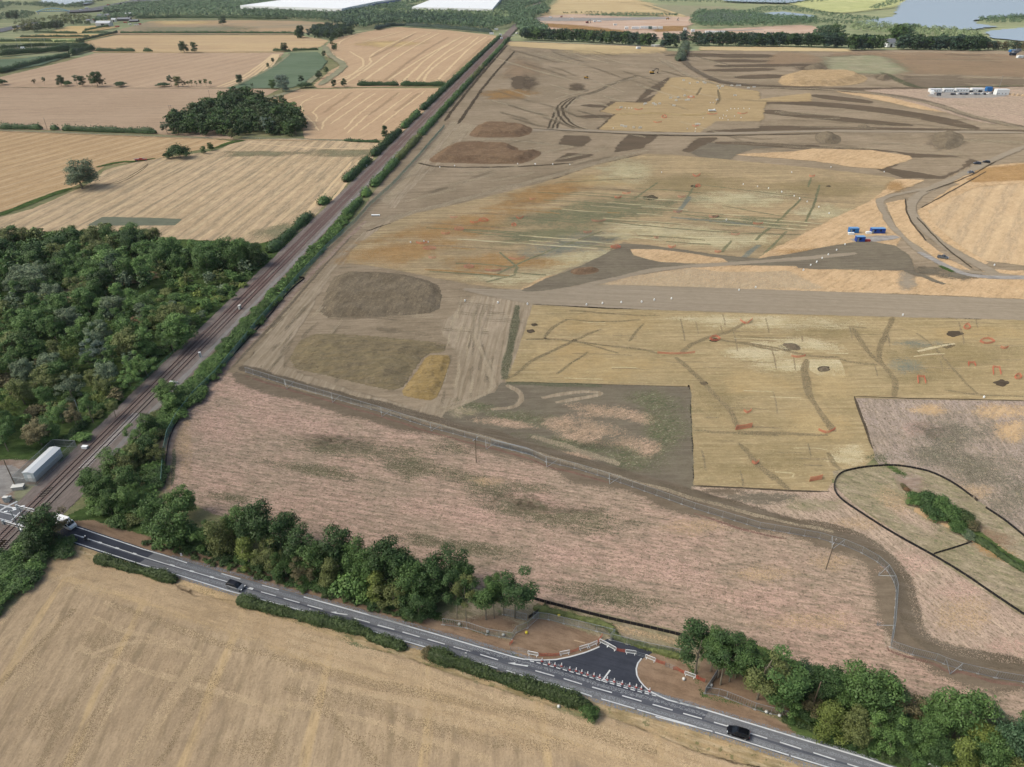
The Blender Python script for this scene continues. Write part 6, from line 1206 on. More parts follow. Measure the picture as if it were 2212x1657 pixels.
# green railway fence
fence(D('960,275 900,345 850,400 800,445 770,480 710,535 650,598 600,655 560,700 520,750 470,810 420,860 385,905 364,945 356,985 352,1050'), 'long green steel fence between the railway scrub and the site', frame=ME_palf, wire=ME_palw, L=2.8, name='steel_fence', maxn=99)
# black silt fences
def silt(pts, label, h=.75, grp='black silt fences', th=.03):
    w = smooth_line([P(*p[:2]).xy for p in pts], 2); o = w[0]; root = empty('silt_fence', (o.x, o.y, .06)); b = MB()
    vs = []; n = len(w)
    for i in range(n):
        d = (w[min(i+1, n-1)]-w[max(i-1, 0)]).normalized(); nr = Vector((-d.y, d.x))*th
        for s_, z in ((1, 0), (1, h), (-1, h), (-1, 0)): vs.append((w[i].x-o.x+nr.x*s_, w[i].y-o.y+nr.y*s_, z))
    b.add(vs, [(i*4+k, i*4+(k+1) % 4, (i+1)*4+(k+1) % 4, (i+1)*4+k) for i in range(n-1) for k in range(4)]+[(0, 1, 2, 3), (n*4-1, n*4-2, n*4-3, n*4-4)])
    b.build('sheet', MATS['silt'], root); rs = resample(w, 3., False)
    me = None
    for p in rs[:90]:
        if me is None:
            q = MB(); q.box(-.04, .04, -.07, -.03, 0, h+.15); me = q.mesh('post', MATS['wood'])
        link('post', me, root, (p.x-o.x, p.y-o.y, 0))
    return tag(root, label, 'silt fence', grp)
silt(D('2100,1075 2060,1045 2010,1020 1960,1010 1925,1006 1880,1009 1845,1014 1815,1022 1802,1038 1800,1056 1812,1078 1860,1110 1930,1155 2013,1200 2080,1240 2130,1275 2212,1330 2290,1380'), 'black silt fence looping round the head of the ditch', .62)
silt(D('2110,1084 2104,1078'), 'tiny loose scrap of the black silt fence'); silt(D('2128,1098 2170,1125 2212,1160 2290,1225'), 'black silt fence length on the far bank at the right edge', .6); silt(D('2016,1198 2060,1185 2098,1172'), 'ragged black silt fence spur across the bank', .55)
silt(Z('c3', '1430,405 1600,455 1850,520 2212,612')+Z('c4', '1600,130 1900,200 2120,255'), 'black silt fence behind the side road along the meadow', .9); silt(Z('c3', '1600,458 1560,510 1440,590'), 'black sheet spur from the meadow to the mesh fence', .8); silt(Z('c5', '1400,712 1480,745 1540,765'), 'black silt fence length seen between the right belt trees', .9)
silt(Z('d3', '2030,455 1860,580 1700,720 1500,930 1300,1180 1150,1380 900,1657')+D('480,795 430,850 395,895 370,935 360,975 358,1045'), 'long black silt fence beside the green steel fence', .5, th=.06); silt(Z('d3', '1890,445 2030,450'), 'short black silt fence end by the green steel fence', .9)
# ================================================================== white barriers, orange net, cones
b = MB()
L_b, H_b = 2.1, 1.05
for a, c in (((-L_b/2, 0, .18), (-L_b/2, 0, H_b-.1)), ((L_b/2, 0, .18), (L_b/2, 0, H_b-.1)), ((-L_b/2+.1, 0, H_b), (L_b/2-.1, 0, H_b)), ((-L_b/2, 0, .2), (L_b/2, 0, .2)), ((-L_b/2, 0, H_b-.1), (-L_b/2+.1, 0, H_b)), ((L_b/2, 0, H_b-.1), (L_b/2-.1, 0, H_b))): b.tube(a, c, .05, n=6)
ME_bf = b.mesh('barrier_frame', MATS['white']); b = MB()
for i in range(1, 16): x = -L_b/2+L_b*i/16; b.box(x-.02, x+.02, -.012, .012, .2, H_b)
ME_bi = b.mesh('barrier_bars', MATS['offwhite']); b = MB(); b.box(-.05, .05, -.3, .3, 0, .06); b.tube((0, 0, .05), (0, 0, .2), .03, n=5); ME_ft = b.mesh('foot', MATS['white'])
for c_, s_, lb in (('c4', '400,435 495,455', 'first white barrier from the left, on the brown verge'), ('c4', '740,443 838,425', 'second white barrier from the left, between orange nets'), ('c4', '948,388 1045,358', 'third white barrier from the left, on the curved verge'), ('c4', '1052,358 1132,325', 'fourth white barrier from the left, at the top of the curve'), ('c4', '1180,310 1250,345', 'first white barrier across the dark side road'), ('c4', '1256,348 1332,392', 'second white barrier across the dark side road'),
    ('c4', '1450,420 1555,435', 'lone white barrier on the dark asphalt mouth'), ('c4', '1668,475 1762,512', 'white barrier at the right hand kerb of the side road'), ('c4', '2092,655 2190,690', 'white barrier furthest right beside the slim trees'), ('c6', '1175,1657 1300,1700', 'white barrier cut by the bottom edge of the picture')):
    a, c = [P(*p) for p in Z(c_, s_)]; m = (a+c)/2; t_ = empty('barrier', (m.x, m.y, .08), atan2(c.y-a.y, c.x-a.x)); link('barrier_frame', ME_bf, t_); link('barrier_bars', ME_bi, t_)
    for x in (-.8, .8): link('foot', ME_ft, t_, (x, 0, 0))
    tag(t_, lb, 'barrier', 'white crowd barriers at the side road')
def net(pts, label, h=1., mat='netorange', closed=False, world=False, grp='orange netting', stake=True):
    w = [Vector(p[:2]) if world else P(*p[:2]).xy for p in pts]; o = w[0]
    if closed: w = w+[w[0]]
    root = empty('orange_netting', (o.x, o.y, .06)); b = MB(); pb = []
    for a, c in zip(w, w[1:]):
        d = c-a; L = d.length; v = d/L; n = max(1, int(L/.55)); nr = Vector((-v.y, v.x))*.012
        sag = lambda u: 1-.22*math.sin(pi*min(1, max(0, u)))
        def strip(p0, z0, z1, p1, z2, z3):
            b.add([(p0.x-o.x+nr.x, p0.y-o.y+nr.y, z0), (p1.x-o.x+nr.x, p1.y-o.y+nr.y, z2), (p1.x-o.x+nr.x, p1.y-o.y+nr.y, z3), (p0.x-o.x+nr.x, p0.y-o.y+nr.y, z1),
                   (p0.x-o.x-nr.x, p0.y-o.y-nr.y, z0), (p1.x-o.x-nr.x, p1.y-o.y-nr.y, z2), (p1.x-o.x-nr.x, p1.y-o.y-nr.y, z3), (p0.x-o.x-nr.x, p0.y-o.y-nr.y, z1)], [(0, 1, 2, 3), (7, 6, 5, 4), (3, 2, 6, 7), (0, 4, 5, 1)])
        for i in range(n):
            p0 = a+v*L*i/n; p1 = a+v*L*(i+1)/n; h0 = h*sag(i/n); h1 = h*sag((i+1)/n)
            for j in range(6):
                q = j/5; strip(p0, .05+q*(h0-.1), .05+q*(h0-.1)+.055, p1, .05+q*(h1-.1), .05+q*(h1-.1)+.055)
            b.tube((p0.x-o.x, p0.y-o.y, .05), (p0.x-o.x, p0.y-o.y, h0), .03, n=4)
        pb.append(a)
    b.build('net', MATS[mat], root)
    if stake:
        q = MB(); q.tube((0, 0, 0), (0, 0, h+.12), .025, n=5); me = q.mesh('stake', MATS['steel'])
        for p in w if not closed else w[:-1]: link('stake', me, root, (p.x-o.x, p.y-o.y, 0))
    return tag(root, label, 'netting', grp)
for c_, s_, lb in (('c4', '505,452 600,455 735,452', 'orange net between the first two white barriers'), ('c4', '845,425 945,392', 'orange net between the second and third white barriers'), ('c4', '1140,320 1178,265 1200,240', 'red orange net rising at the top of the curved kerb'), ('c4', '1340,395 1445,415', 'orange net across the middle of the dark side road'), ('c4', '1765,515 1875,550', 'orange net right of the kerbside barrier'),
    ('c4', '1960,600 2000,605 2090,650', 'orange net before the last white barrier'), ('c5', '385,810 475,850', 'orange net ending at the mesh fence corner'), ('c4', '195,340 235,300', 'small red net at the tip of the mesh fence'), ('c4', '2195,690 2240,705', 'short orange net after the last white barrier')):
    net(Z(c_, s_), lb, 1.05, 'orange', grp='orange nets at the side road')
def wirerail(s_, lb):
    pts = [P(*p) for p in Z('c4', s_)]; o = pts[0]; b = MB()
    for a, c in zip(pts, pts[1:]):
        for z in (.1, .5, 1.0): b.tube(a-o+Vector((0, 0, z)), c-o+Vector((0, 0, z)), .025, n=4)
        b.tube(a-o, a-o+Vector((0, 0, 1.05)), .03, n=4); b.tube(c-o, c-o+Vector((0, 0, 1.05)), .03, n=4)
    tag(b.build('wire_fence', MATS['steel'], None, (o.x, o.y, .06)), lb, 'wire fence', 'low wire fences at the side road')
wirerail('205,390 290,395 400,430', 'low wire fence left of the first white barrier'); wirerail('1560,440 1610,455 1662,470', 'low wire fence right of the lone barrier'); wirerail('1880,570 1920,575 1975,598', 'low wire fence between two orange nets')
b = MB(); b.box(-.22, .22, -.22, .22, 0, .07); b.lathe([(.17, .07), (.13, .3)], 12); ME_cb = b.mesh('cone_base', MATS['red'])
b = MB(); b.lathe([(.14, .3), (.09, .78)], 12); ME_cs = b.mesh('cone_sleeve', MATS['white']); b = MB(); b.lathe([(.09, .78), (.05, .95)], 10); ME_ct = b.mesh('cone_tip', MATS['white'])
NUM = ('first', 'second', 'third', 'fourth', 'fifth', 'sixth', 'seventh', 'eighth', 'ninth', 'tenth', 'eleventh', 'twelfth', 'thirteenth', 'fourteenth', 'fifteenth', 'sixteenth', 'seventeenth')
for i, p in enumerate(Z('c4', '546,508 624,540 685,555 756,562 845,600 915,612 975,632 1038,652 1107,668 1168,683 1250,708 1325,728 1411,752 1490,775 1563,790 1617,808 1706,830')):
    q = P(*p); t_ = empty('traffic_cone', (q.x, q.y, .1), i*.7); link('cone_base', ME_cb, t_); link('cone_sleeve', ME_cs, t_); link('cone_tip', ME_ct, t_)
    tag(t_, f'{NUM[i]} red and white cone from the left in the row across the side road mouth', 'traffic cone', 'cones across the side road mouth')
# small roadside posts
def post(c_, x, y, lb, h=1.1, w=.13, mat='white', name='marker_post', cat='post', band='black'):
    p = P(*Z(c_, f'{x},{y}')[0]); t_ = empty(name, (p.x, p.y, .05)); b = MB(); b.box(-w, w, -.05, .05, 0, h); b.build('post', MATS[mat], t_)
    b = MB(); b.box(-w-.01, w+.01, -.06, .06, h*.62, h*.76); b.build('band', MATS[band], t_); return tag(t_, lb, cat, None)
post('c2', 42, 912, 'white verge post nearest the level crossing'); post('c2', 1322, 1275, 'white verge post below the left white arrow'); post('c3', 876, 938, 'white verge post at the seam in the asphalt', 1.3, .16)
post('c2', 160, 765, 'white marker on the verge under the huge dark tree', .8, .2, band='tailred'); post('c2', 1518, 1145, 'thin dark post in the undergrowth of the left belt', 2.2, .06, 'wood')
for c_, x, y, lb in (('c4', 378, 205, 'pale yellow block at the foot of the mesh fence'), ('c4', 728, 20, 'yellow block hanging at the far mesh fence'), ('c5', 532, 880, 'pale block at the right mesh fence corner'), ('c3', 815, 648, 'pale stone beside the tree fence'), ('c3', 1070, 715, 'white bag beside the tree fence'), ('c3', 1212, 745, 'pale bag at the low end of the tree fence'), ('c5', 270, 822, 'white bag on the bare verge'), ('c5', 1060, 1135, 'cream bag at the right fence'), ('c5', 1185, 1170, 'cream bag at the end of the right fence'), ('c4', 725, 1003, 'pale grey litter in the foreground stubble')):
    p = P(*Z(c_, f'{x},{y}')[0]); b = MB(); b.lathe([(.2, 0), (.34, .12), (.3, .4), (.12, .5)], 8); tag(b.build('sandbag', MATS['yellow' if 'yellow' in lb else 'offwhite'], None, (p.x, p.y, .05), 0, True), lb, 'bag')
p0, p1 = [P(*q) for q in Z('c4', '890,285 1010,315')]; b = MB(); dd = p1-p0; b.box(0, dd.length, -.12, .12, 0, .12); tag(b.build('timber', MATS['woodpale'], None, (p0.x, p0.y, .07), atan2(dd.y, dd.x)), 'pale timber lying on the brown verge', 'timber')
# ================================================================== poles
def pole(c_, x, y, h, lb, arm=1.6, mat='wood', rz=.5, two=False, r=.14):
    p = P(*Z(c_, f'{x},{y}')[0]); t_ = empty('utility_pole', (p.x, p.y, .05), rz); b = MB()
    b.tube((0, 0, 0), (0, 0, h), r, r*.75, 8)
    if two: b.tube((1.6, 0, 0), (1.6, 0, h), r, r*.75, 8)
    b.build('pole', MATS[mat], t_)
    if arm:
        b = MB(); b.box(-arm/2, arm/2+(1.6 if two else 0), -.07, .07, h-.5, h-.36); b.build('crossarm', MATS['galv'], t_); q = MB(); q.lathe([(.05, 0), (.09, .08), (.05, .2)], 8); me = q.mesh('insulator', MATS['offwhite'])
        for x in (-arm/2+.1, 0, arm/2-.1): link('insulator', me, t_, (x, 0, h-.36))
    return tag(t_, lb, 'utility pole')
pole('e8', 600, 293, 8.5, 'wooden pole with a crossarm in the pink meadow by the long fence', 2.2, rz=.9); pole('c7', 60, 1255, 9, 'wooden pole on a pale mound near the bend of the long fence', 2.2, rz=.9)
pole('c5', 1480, 1140, 9, 'wooden pole with white tag among the right belt trees', 0); pole('c1', 165, 790, 9, 'dark pole in the yard by the relay building', 0, 'wood'); pole('b1', 320, 185, 9, 'thin pole in the hedge at the far left field', .8)
pole('b1', 1158, 110, 11, 'twin pole left of the copse', 2.2, two=True); pole('a1', 1626, 790, 11, 'pole above the copse', 1.2); pole('c1', 850, 160, 9, 'grey pole in the scrub above the relay building', 0, 'galv')
pole('e5', 1752, 290, 14, 'tall lighting mast beside the site compound', 1.2, 'galv'); pole('b2', 1090, 1010, 8, 'pole with signal gear in the wood', 1.0, 'galv')
def lamp(c_, x, y, h, lb):
    p = P(*Z(c_, f'{x},{y}')[0]); t_ = empty('lamp_post', (p.x, p.y, .05), .4); b = MB(); b.tube((0, 0, 0), (0, 0, h), .13, .08, 8); b.build('pole', MATS['galv'], t_)
    for s in (-.9, .9): q = MB(); q.tube((0, 0, h-.1), (s, 0, h), .04, n=5); q.box(s-.35, s+.35, -.18, .18, h-.05, h+.12); q.build('lamp_head', MATS['white'], t_)
    return tag(t_, lb, 'lamp post')
lamp('d8', 470, 1320, 10, 'twin headed lamp post at the level crossing'); lamp('d8', 600, 1225, 9.5, 'grey lamp post beside the ivy covered tree')
# crossing booms and rails
def boom(s_, lb, z=1.0):
    a, c = [P(*p) for p in Z('d8', s_)]; dd = c-a; t_ = empty('crossing_barrier', (a.x, a.y, .06), atan2(dd.y, dd.x)); L = dd.length
    b = MB(); b.box(0, L, -.06, .06, z-.06, z+.07); b.build('boom', MATS['white'], t_); b = MB()
    for i in range(int(L/.35)): b.box(i*.35, i*.35+.04, -.02, .02, .15, z)
    b.box(0, L, -.03, .03, .1, .18); b.build('skirt', MATS['offwhite'], t_); b = MB(); b.box(-.3, .3, -.3, .3, 0, 1.2); b.build('housing', MATS['galv'], t_)
    tag(t_, lb, 'barrier', 'level crossing barriers')
boom('330,690 800,800', 'white crossing barrier on the far side of the road'); boom('80,975 600,1120', 'white crossing barrier on the near side of the road')
def cabinet(c_, x, y, w, d_, h, lb, mat='offwhite', rz=0.): 
    p = P(*Z(c_, f'{x},{y}')[0]); t_ = empty('equipment_cabinet', (p.x, p.y, .06), rz); b = MB(); b.box(-w/2, w/2, -d_/2, d_/2, .1, h, tx=.0); b.box(-w/2-.05, w/2+.05, -d_/2-.05, d_/2+.05, h, h+.06); b.build('cabinet', MATS[mat], t_)
    b = MB(); b.box(-w/2+.06, -.02, -d_/2-.03, -d_/2, .2, h-.1); b.box(.02, w/2-.06, -d_/2-.03, -d_/2, .2, h-.1); b.build('door', MATS['galv'], t_); return tag(t_, lb, 'cabinet')
cabinet('d8', 140, 575, 1.2, .8, 1.7, 'white equipment cabinet above the level crossing'); cabinet('d8', 210, 530, .6, .5, 1.1, 'small grey box right of the white cabinet', 'galv'); cabinet('d2', 1345, 405, .8, 1.8, .7, 'white trackside box beside the eastern track', 'white', rz); cabinet('d2', 1430, 410, .5, 1.5, .6, 'grey trackside box beside the white one', 'galv', rz)
cabinet('c1', 865, 395, .9, 1.6, .8, 'white trackside box west of the tracks', 'white', rz); cabinet('d3', 290, 1270, 1.4, .8, 1.6, 'pale signal gear on the ballast by the east track', 'offwhite', rz); cabinet('d4', 440, 1410, .5, .4, 2.2, 'white trackside post with plates by the tan bank', 'white'); cabinet('d4', 835, 420, .5, .4, 1.2, 'white marker in the west railway hedge', 'white')
cabinet('b2', 1548, 1020, .7, .5, 2.0, 'white lineside sign at the east scrub', 'white'); cabinet('b2', 1098, 985, .8, .6, 1.4, 'white box in the wood near the twin wires', 'white'); cabinet('d8', 400, 1110, .5, .5, .6, 'round white lamp by the near crossing barrier', 'white'); cabinet('b3', 877, 768, 4.5, 1.2, .6, 'long white trough on the bare soil near the green fence', 'white')
t_ = P(*Z('d8', '350,330')[0]); b = MB(); b.box(-1.4, 1.4, -.7, .7, 0, 1.0); b.box(-1.5, 1.5, -.8, .8, 1., 1.1, 1); tag(b.build('concrete_box', [MATS['concrete'], MATS['offwhite']], None, (t_.x, t_.y, .05), .2), 'concrete chamber with a pale lid in the yard', 'chamber')
# relay building
A_ = P(*Z('c1', '372,735')[0]); B_ = P(*Z('c1', '540,478')[0], 3.1); A3 = P(*Z('c1', '360,640')[0], 3.1); Lr = 11.5; ra_ = rz
root = empty('relay_building', (A_.x, A_.y, .06), ra_); b = MB(); b.box(0, Lr, 0, 3.0, .15, 3.0); b.box(-.1, Lr+.1, .1, 2.9, 0, .15, 1); b.build('wall', [MATS['boxgrey'], MATS['concrete']], root)
b = MB(); b.add([(-.15, -.15, 3.0), (Lr+.15, -.15, 3.0), (Lr+.15, 3.15, 3.0), (-.15, 3.15, 3.0), (-.15, 1.5, 3.35), (Lr+.15, 1.5, 3.35)], [(0, 1, 5, 4), (2, 3, 4, 5), (0, 4, 3), (1, 2, 5), (3, 2, 1, 0)]); b.build('roof', MATS['metalroof'], root)
b = MB(); b.box(-.04, 0, .9, 2.0, .15, 2.3); b.build('door', MATS['white'], root); tag(root, 'long pale grey equipment building beside the tracks inside a steel fence', 'building')
r_ = [root.matrix_basis]; bpy.context.view_layer.update(); Mw = root.matrix_world
fence([(Mw @ Vector(p)).xy for p in ((-1.5, 5.5, 0), (-1.5, -1.2, 0), (Lr+4.5, -1.2, 0), (Lr+4.5, 5.5, 0), (-1.5, 5.5, 0))], 'grey steel fence round the equipment building', frame=ME_grf, wire=ME_grw, L=2.8, name='steel_fence', D2=False)
b = MB(); p0, p1 = [P(*q) for q in Z('d7', '0,0 2,2')]
def handrail(pts, lb):
    w = [Vector((*p, 0)) for p in pts]; o = w[0]; b = MB()
    for a, c in zip(w, w[1:]):
        b.tube(a-o+Vector((0, 0, 1)), c-o+Vector((0, 0, 1)), .04, n=5); b.tube(a-o+Vector((0, 0, .5)), c-o+Vector((0, 0, .5)), .03, n=5); n = int((c-a).length/3)+1
        for i in range(n+1): q = a.lerp(c, i/n)-o; b.tube(q, q+Vector((0, 0, 1.05)), .04, n=5)
    tag(b.build('handrail', MATS['greenfence'], None, (o.x, o.y, .05)), lb, 'handrail')
handrail([RW(45, -6.2), RW(75, -6.2)], 'low green handrail along the west edge of the ballast')
# ================================================================== vehicles
def wheel_meshes(r, w):
    b = MB(); n = 18; pr = [(r*.62, -w/2), (r*.95, -w/2), (r, -w*.3), (r, w*.3), (r*.95, w/2), (r*.62, w/2)]
    vs = [(rr*cos(2*pi*i/n), y, rr*sin(2*pi*i/n)) for rr, y in pr for i in range(n)]
    b.add(vs, [(j*n+i, j*n+(i+1) % n, (j+1)*n+(i+1) % n, (j+1)*n+i) for j in range(5) for i in range(n)]); ty = b.mesh('tyre', MATS['rubber'], True)
    b = MB(); b.tube((0, -w*.44, 0), (0, w*.44, 0), r*.62, n=14)
    for k in range(5): a = 2*pi*k/5; b.box(-r*.06, r*.06, -w*.5, w*.5, 0, r*.6, M=Matrix.Rotation(a, 4, 'Y'))
    return ty, b.mesh('rim', MATS['silver'])
WM = {}
def wheels(root, xs, hw, r=.33, w=.22):
    if (r, w) not in WM: WM[(r, w)] = wheel_meshes(r, w)
    ty, rm = WM[(r, w)]
    for x in xs:
        for y in (-hw, hw): o = link('wheel', ty, root, (x, y, r)); link('rim', rm, o)
def loft(b, secs, m=0):
    """secs: (x, [(y,z)...]) same count, half section mirrored"""
    n = len(secs[0][1]); ring = lambda s: [(s[0], y, z) for y, z in s[1]]+[(s[0], -y, z) for y, z in reversed(s[1])]
    vs = [p for s in secs for p in ring(s)]; k = 2*n
    fs = [(j*k+i, j*k+(i+1) % k, (j+1)*k+(i+1) % k, (j+1)*k+i) for j in range(len(secs)-1) for i in range(k)]
    fs += [tuple(range(k-1, -1, -1)), tuple((len(secs)-1)*k+i for i in range(k))]; return b.add(vs, fs, m)
def car(p, rz, label, paint='blackpaint', roof=None, L=4.1, W=1.72, H=1.48, kind='hatch', group=None, z=.1, name='car', cat='car'):
    root = empty(name, (p.x, p.y, z), rz); s = L/4.1; hw = W/2; b = MB()
    def sec(x, zb, zs, zt, w, wt): return (x*s, [(w*.82, zb), (w, zb+.12), (w, (zb+zs)/2), (w*.97, zs), (wt*.9, zt)])
    k = H/1.48
    st = [(-2.05, .32, .62, .72, .80), (-1.95, .24, .80, .93, .92), (-1.5, .22, .88, .98, 1.), (-.6, .2, .86, .95, 1.), (.45, .2, .84, .93, 1.), (1.1, .2, .80, .92, .98), (1.65, .22, .72, .82, .95), (1.95, .26, .60, .70, .86), (2.05, .34, .52, .58, .74)]
    loft(b, [sec(x, zb, zs*k, zt*k, hw*f, hw*f*.95) for x, zb, zs, zt, f in st]); b.build('body', MATS[paint], root, smooth=False)
    rear = {'hatch': (-1.95, -1.72, -1.2), 'suv': (-2.0, -1.85, -1.4), 'pickup': (-.55, -.4, -.2), 'van': (-2.05, -2.0, -1.6)}[kind]; frt = 1.15 if kind != 'van' else 1.55
    g = MB(); loft(g, [(rear[0]*s, [(hw*.86, .9*k), (hw*.8, .95*k)]), (rear[1]*s, [(hw*.88, .9*k), (hw*.74, 1.28*k)]), (rear[2]*s, [(hw*.9, .9*k), (hw*.72, 1.42*k)]), ((.1)*s, [(hw*.9, .88*k), (hw*.72, 1.43*k)]), ((frt-.75)*s, [(hw*.9, .88*k), (hw*.70, 1.38*k)]), (frt*s, [(hw*.88, .86*k), (hw*.76, .92*k)])]); g.build('window', MATS['glass'], root)
    r = MB(); loft(r, [((rear[1]+.05)*s, [(hw*.70, 1.25*k), (hw*.66, 1.33*k)]), (rear[2]*s, [(hw*.73, 1.38*k), (hw*.62, 1.455*k)]), (.1*s, [(hw*.735, 1.395*k), (hw*.64, 1.48*k)]), ((frt-.78)*s, [(hw*.71, 1.36*k), (hw*.62, 1.43*k)])])
    for x0, z0, x1, z1 in ((.1, .9, .05, 1.4), (rear[2], .9, rear[2]+.05, 1.4), (frt, .88, frt-.72, 1.38)):
        for y in (-1, 1): r.tube((x0*s, y*hw*.9, z0*k), (x1*s, y*hw*.72, z1*k), .05, n=4)
    r.build('roof', MATS[roof or paint], root)
    wheels(root, (-1.3*s, 1.28*s), hw-.1, .33*k, .22)
    for y in (-hw*.66, hw*.66):
        h = MB(); h.box(1.86*s, 2.0*s, y-.16, y+.16, .58*k, .72*k); h.build('headlight', MATS['lens'], root)
        h = MB(); h.box(-2.03*s, -1.9*s, y-.12, y+.12, .68*k, .88*k); h.build('tail_light', MATS['tailred'], root)
    if kind == 'pickup':
        q = MB(); q.box(-1.95*s, -.65*s, -hw*.85, hw*.85, .93*k, 1.0*k); q.build('load_bed', MATS['black'], root)
    return tag(root, label, cat, group)
def rdang(a, b): a = P(*a); b = P(*b); return atan2(b.y-a.y, b.x-a.x)
car(P(*Z('c2', '652,1052')[0]), rdang(*Z('c2', '580,1002 800,1070')), 'silver grey car with a black roof on the road before the left belt', 'greypaint', 'roofblack', 4.3, 1.8, 1.5, 'suv')
car(P(*Z('c5', '788,1345')[0]), rdang(*Z('c5', '890,1331 560,1230')), 'black hatchback on the road at the lower right', 'blackpaint', None, 4.05, 1.75, 1.48)
def truck(p, rz, label, cab='white', body='white', L=6.2, H=2.9, W=2.1, name='truck', cat='truck', box=True, group=None):
    root = empty(name, (p.x, p.y, .1), rz); b = MB(); hw = W/2
    loft(b, [(L/2-1.7, [(hw, .5), (hw, H*.6), (hw*.92, H*.78)]), (L/2-.9, [(hw, .5), (hw, H*.6), (hw*.9, H*.78)]), (L/2-.45, [(hw, .45), (hw*.98, H*.5), (hw*.95, H*.54)]), (L/2, [(hw*.9, .45), (hw*.9, H*.34), (hw*.85, H*.4)])]); b.build('cab', MATS[cab], root)
    g = MB(); g.add([(L/2-.38, -hw*.85, H*.56), (L/2-.38, hw*.85, H*.56), (L/2-.86, hw*.8, H*.76), (L/2-.86, -hw*.8, H*.76)], [(0, 1, 2, 3)])
    for y in (-1, 1): g.add([(L/2-.6, y*(hw+.01), H*.52), (L/2-1.5, y*(hw+.01), H*.52), (L/2-1.5, y*(hw*.97+.02), H*.72), (L/2-.95, y*(hw*.95+.02), H*.72)], [(0, 1, 2, 3)])
    g.build('window', MATS['glass'], root); b = MB()
    if box: b.box(-L/2, L/2-1.8, -hw, hw, .8, H)
    else:
        b.box(-L/2, L/2-1.9, -hw, hw, .8, .95); b.box(-L/2, -L/2+.08, -hw, hw, .95, 1.5); b.box(L/2-2., L/2-1.9, -hw, hw, .95, 1.9)
        for y in (-hw, hw-.08): b.box(-L/2+.08, L/2-2., y, y+.08, .95, 1.5)
    b.build('cargo_box' if box else 'tipper_body', MATS[body], root); b = MB(); b.box(-L/2+.1, L/2-.3, -.5, .5, .4, .78); b.build('chassis', MATS['black'], root)
    wheels(root, (-L/2+1.2, L/2-1.), hw-.15, .4, .26)
    for y in (-hw*.7, hw*.7): h = MB(); h.box(L/2-.06, L/2+.03, y-.14, y+.14, .7, .92); h.build('headlight', MATS['lens'], root)
    return tag(root, label, cat, group)
pv = P(*Z('d7', '260,590')[0]); va = rdang(*Z('d7', '350,612 1500,985')); truck(Vector((pv.x-cos(va)*2.6-sin(va)*-.2, pv.y-sin(va)*2.6+cos(va)*1.7, 0)), va, 'white van coming out from behind the ivy covered tree', L=5.6, H=2.6, W=2.0, name='van', cat='van')
truck(P(*Z('e4', '1718,545')[0]), 0.05, 'white tipper truck on the golden stripped ground', L=7, H=2.7, W=2.2, box=False)
for c_, x, y, an, lb, pt, kd in (('b5', 1785, 560, 2.6, 'dark blue four wheel drive on the pale track', 'navy', 'suv'), ('b5', 1865, 548, 2.6, 'black four wheel drive right of the dark blue one', 'blackpaint', 'suv'), ('b5', 1727, 640, .25, 'silver pickup parked beside the pale track', 'silver', 'pickup'), ('b5', 1475, 1405, -.5, 'grey pickup on the gravel track below the blue stores', 'greypaint', 'pickup')):
    car(P(*Z(c_, f'{x},{y}')[0]), an, lb, pt, None, 4.8, 1.9, 1.8, kd)
# motorcyclist
pm = P(*Z('d7', '690,790')[0]); root = empty('motorcycle', (pm.x, pm.y, .1), va); ty, rm = wheel_meshes(.32, .14)
for x in (-.72, .74): o = link('wheel', ty, root, (x, 0, .32)); link('rim', rm, o)
b = MB(); loft(b, [(-.75, [(.08, .6), (.1, .8)]), (-.2, [(.14, .55), (.15, .78)]), (.1, [(.17, .45), (.18, .98)]), (.45, [(.15, .5), (.16, .95)]), (.7, [(.06, .7), (.08, .9)])]); b.build('body', MATS['black'], root)
b = MB(); b.tube((.5, -.38, 1.02), (.5, .38, 1.02), .025, n=6); b.tube((.5, 0, 1.), (.74, 0, .34), .04, n=6); b.build('handlebar', MATS['steel'], root); b = MB(); b.box(.66, .74, -.09, .09, .78, .93); b.build('headlight', MATS['lens'], root); tag(root, 'dark motorcycle following the road centre line near the van', 'motorcycle')
def skin_body(name, J, E, mat, parent, lvl=1):
    me = bpy.data.meshes.new(name); me.from_pydata([j[:3] for j in J], E, []); o = link(name, me, parent); me.materials.append(MATS[mat])
    sk_ = o.modifiers.new('skin', 'SKIN'); me.skin_vertices[0].data[0].use_root = True
    for i, j in enumerate(J): me.skin_vertices[0].data[i].radius = (j[3], j[3])
    sk_.use_smooth_shade = True; sb = o.modifiers.new('sub', 'SUBSURF'); sb.levels = sb.render_levels = lvl; return o
per = empty('person', (pm.x, pm.y, .1), va)
skin_body('body', [(-.28, 0, .86, .15), (-.16, 0, 1.1, .14), (.0, 0, 1.36, .15), (.06, 0, 1.5, .07), (.1, 0, 1.62, .1), (.02, .2, 1.36, .07), (.2, .3, 1.15, .05), (.46, .34, 1.05, .045), (.02, -.2, 1.36, .07), (.2, -.3, 1.15, .05), (.46, -.34, 1.05, .045), (-.25, .13, .84, .1), (.12, .2, .74, .075), (-.1, .2, .38, .055), (.05, .2, .33, .05), (-.25, -.13, .84, .1), (.12, -.2, .74, .075), (-.1, -.2, .38, .055), (.05, -.2, .33, .05)],
    [(0, 1), (1, 2), (2, 3), (3, 4), (2, 5), (5, 6), (6, 7), (2, 8), (8, 9), (9, 10), (0, 11), (11, 12), (12, 13), (13, 14), (0, 15), (15, 16), (16, 17), (17, 18)], 'jacket', per)
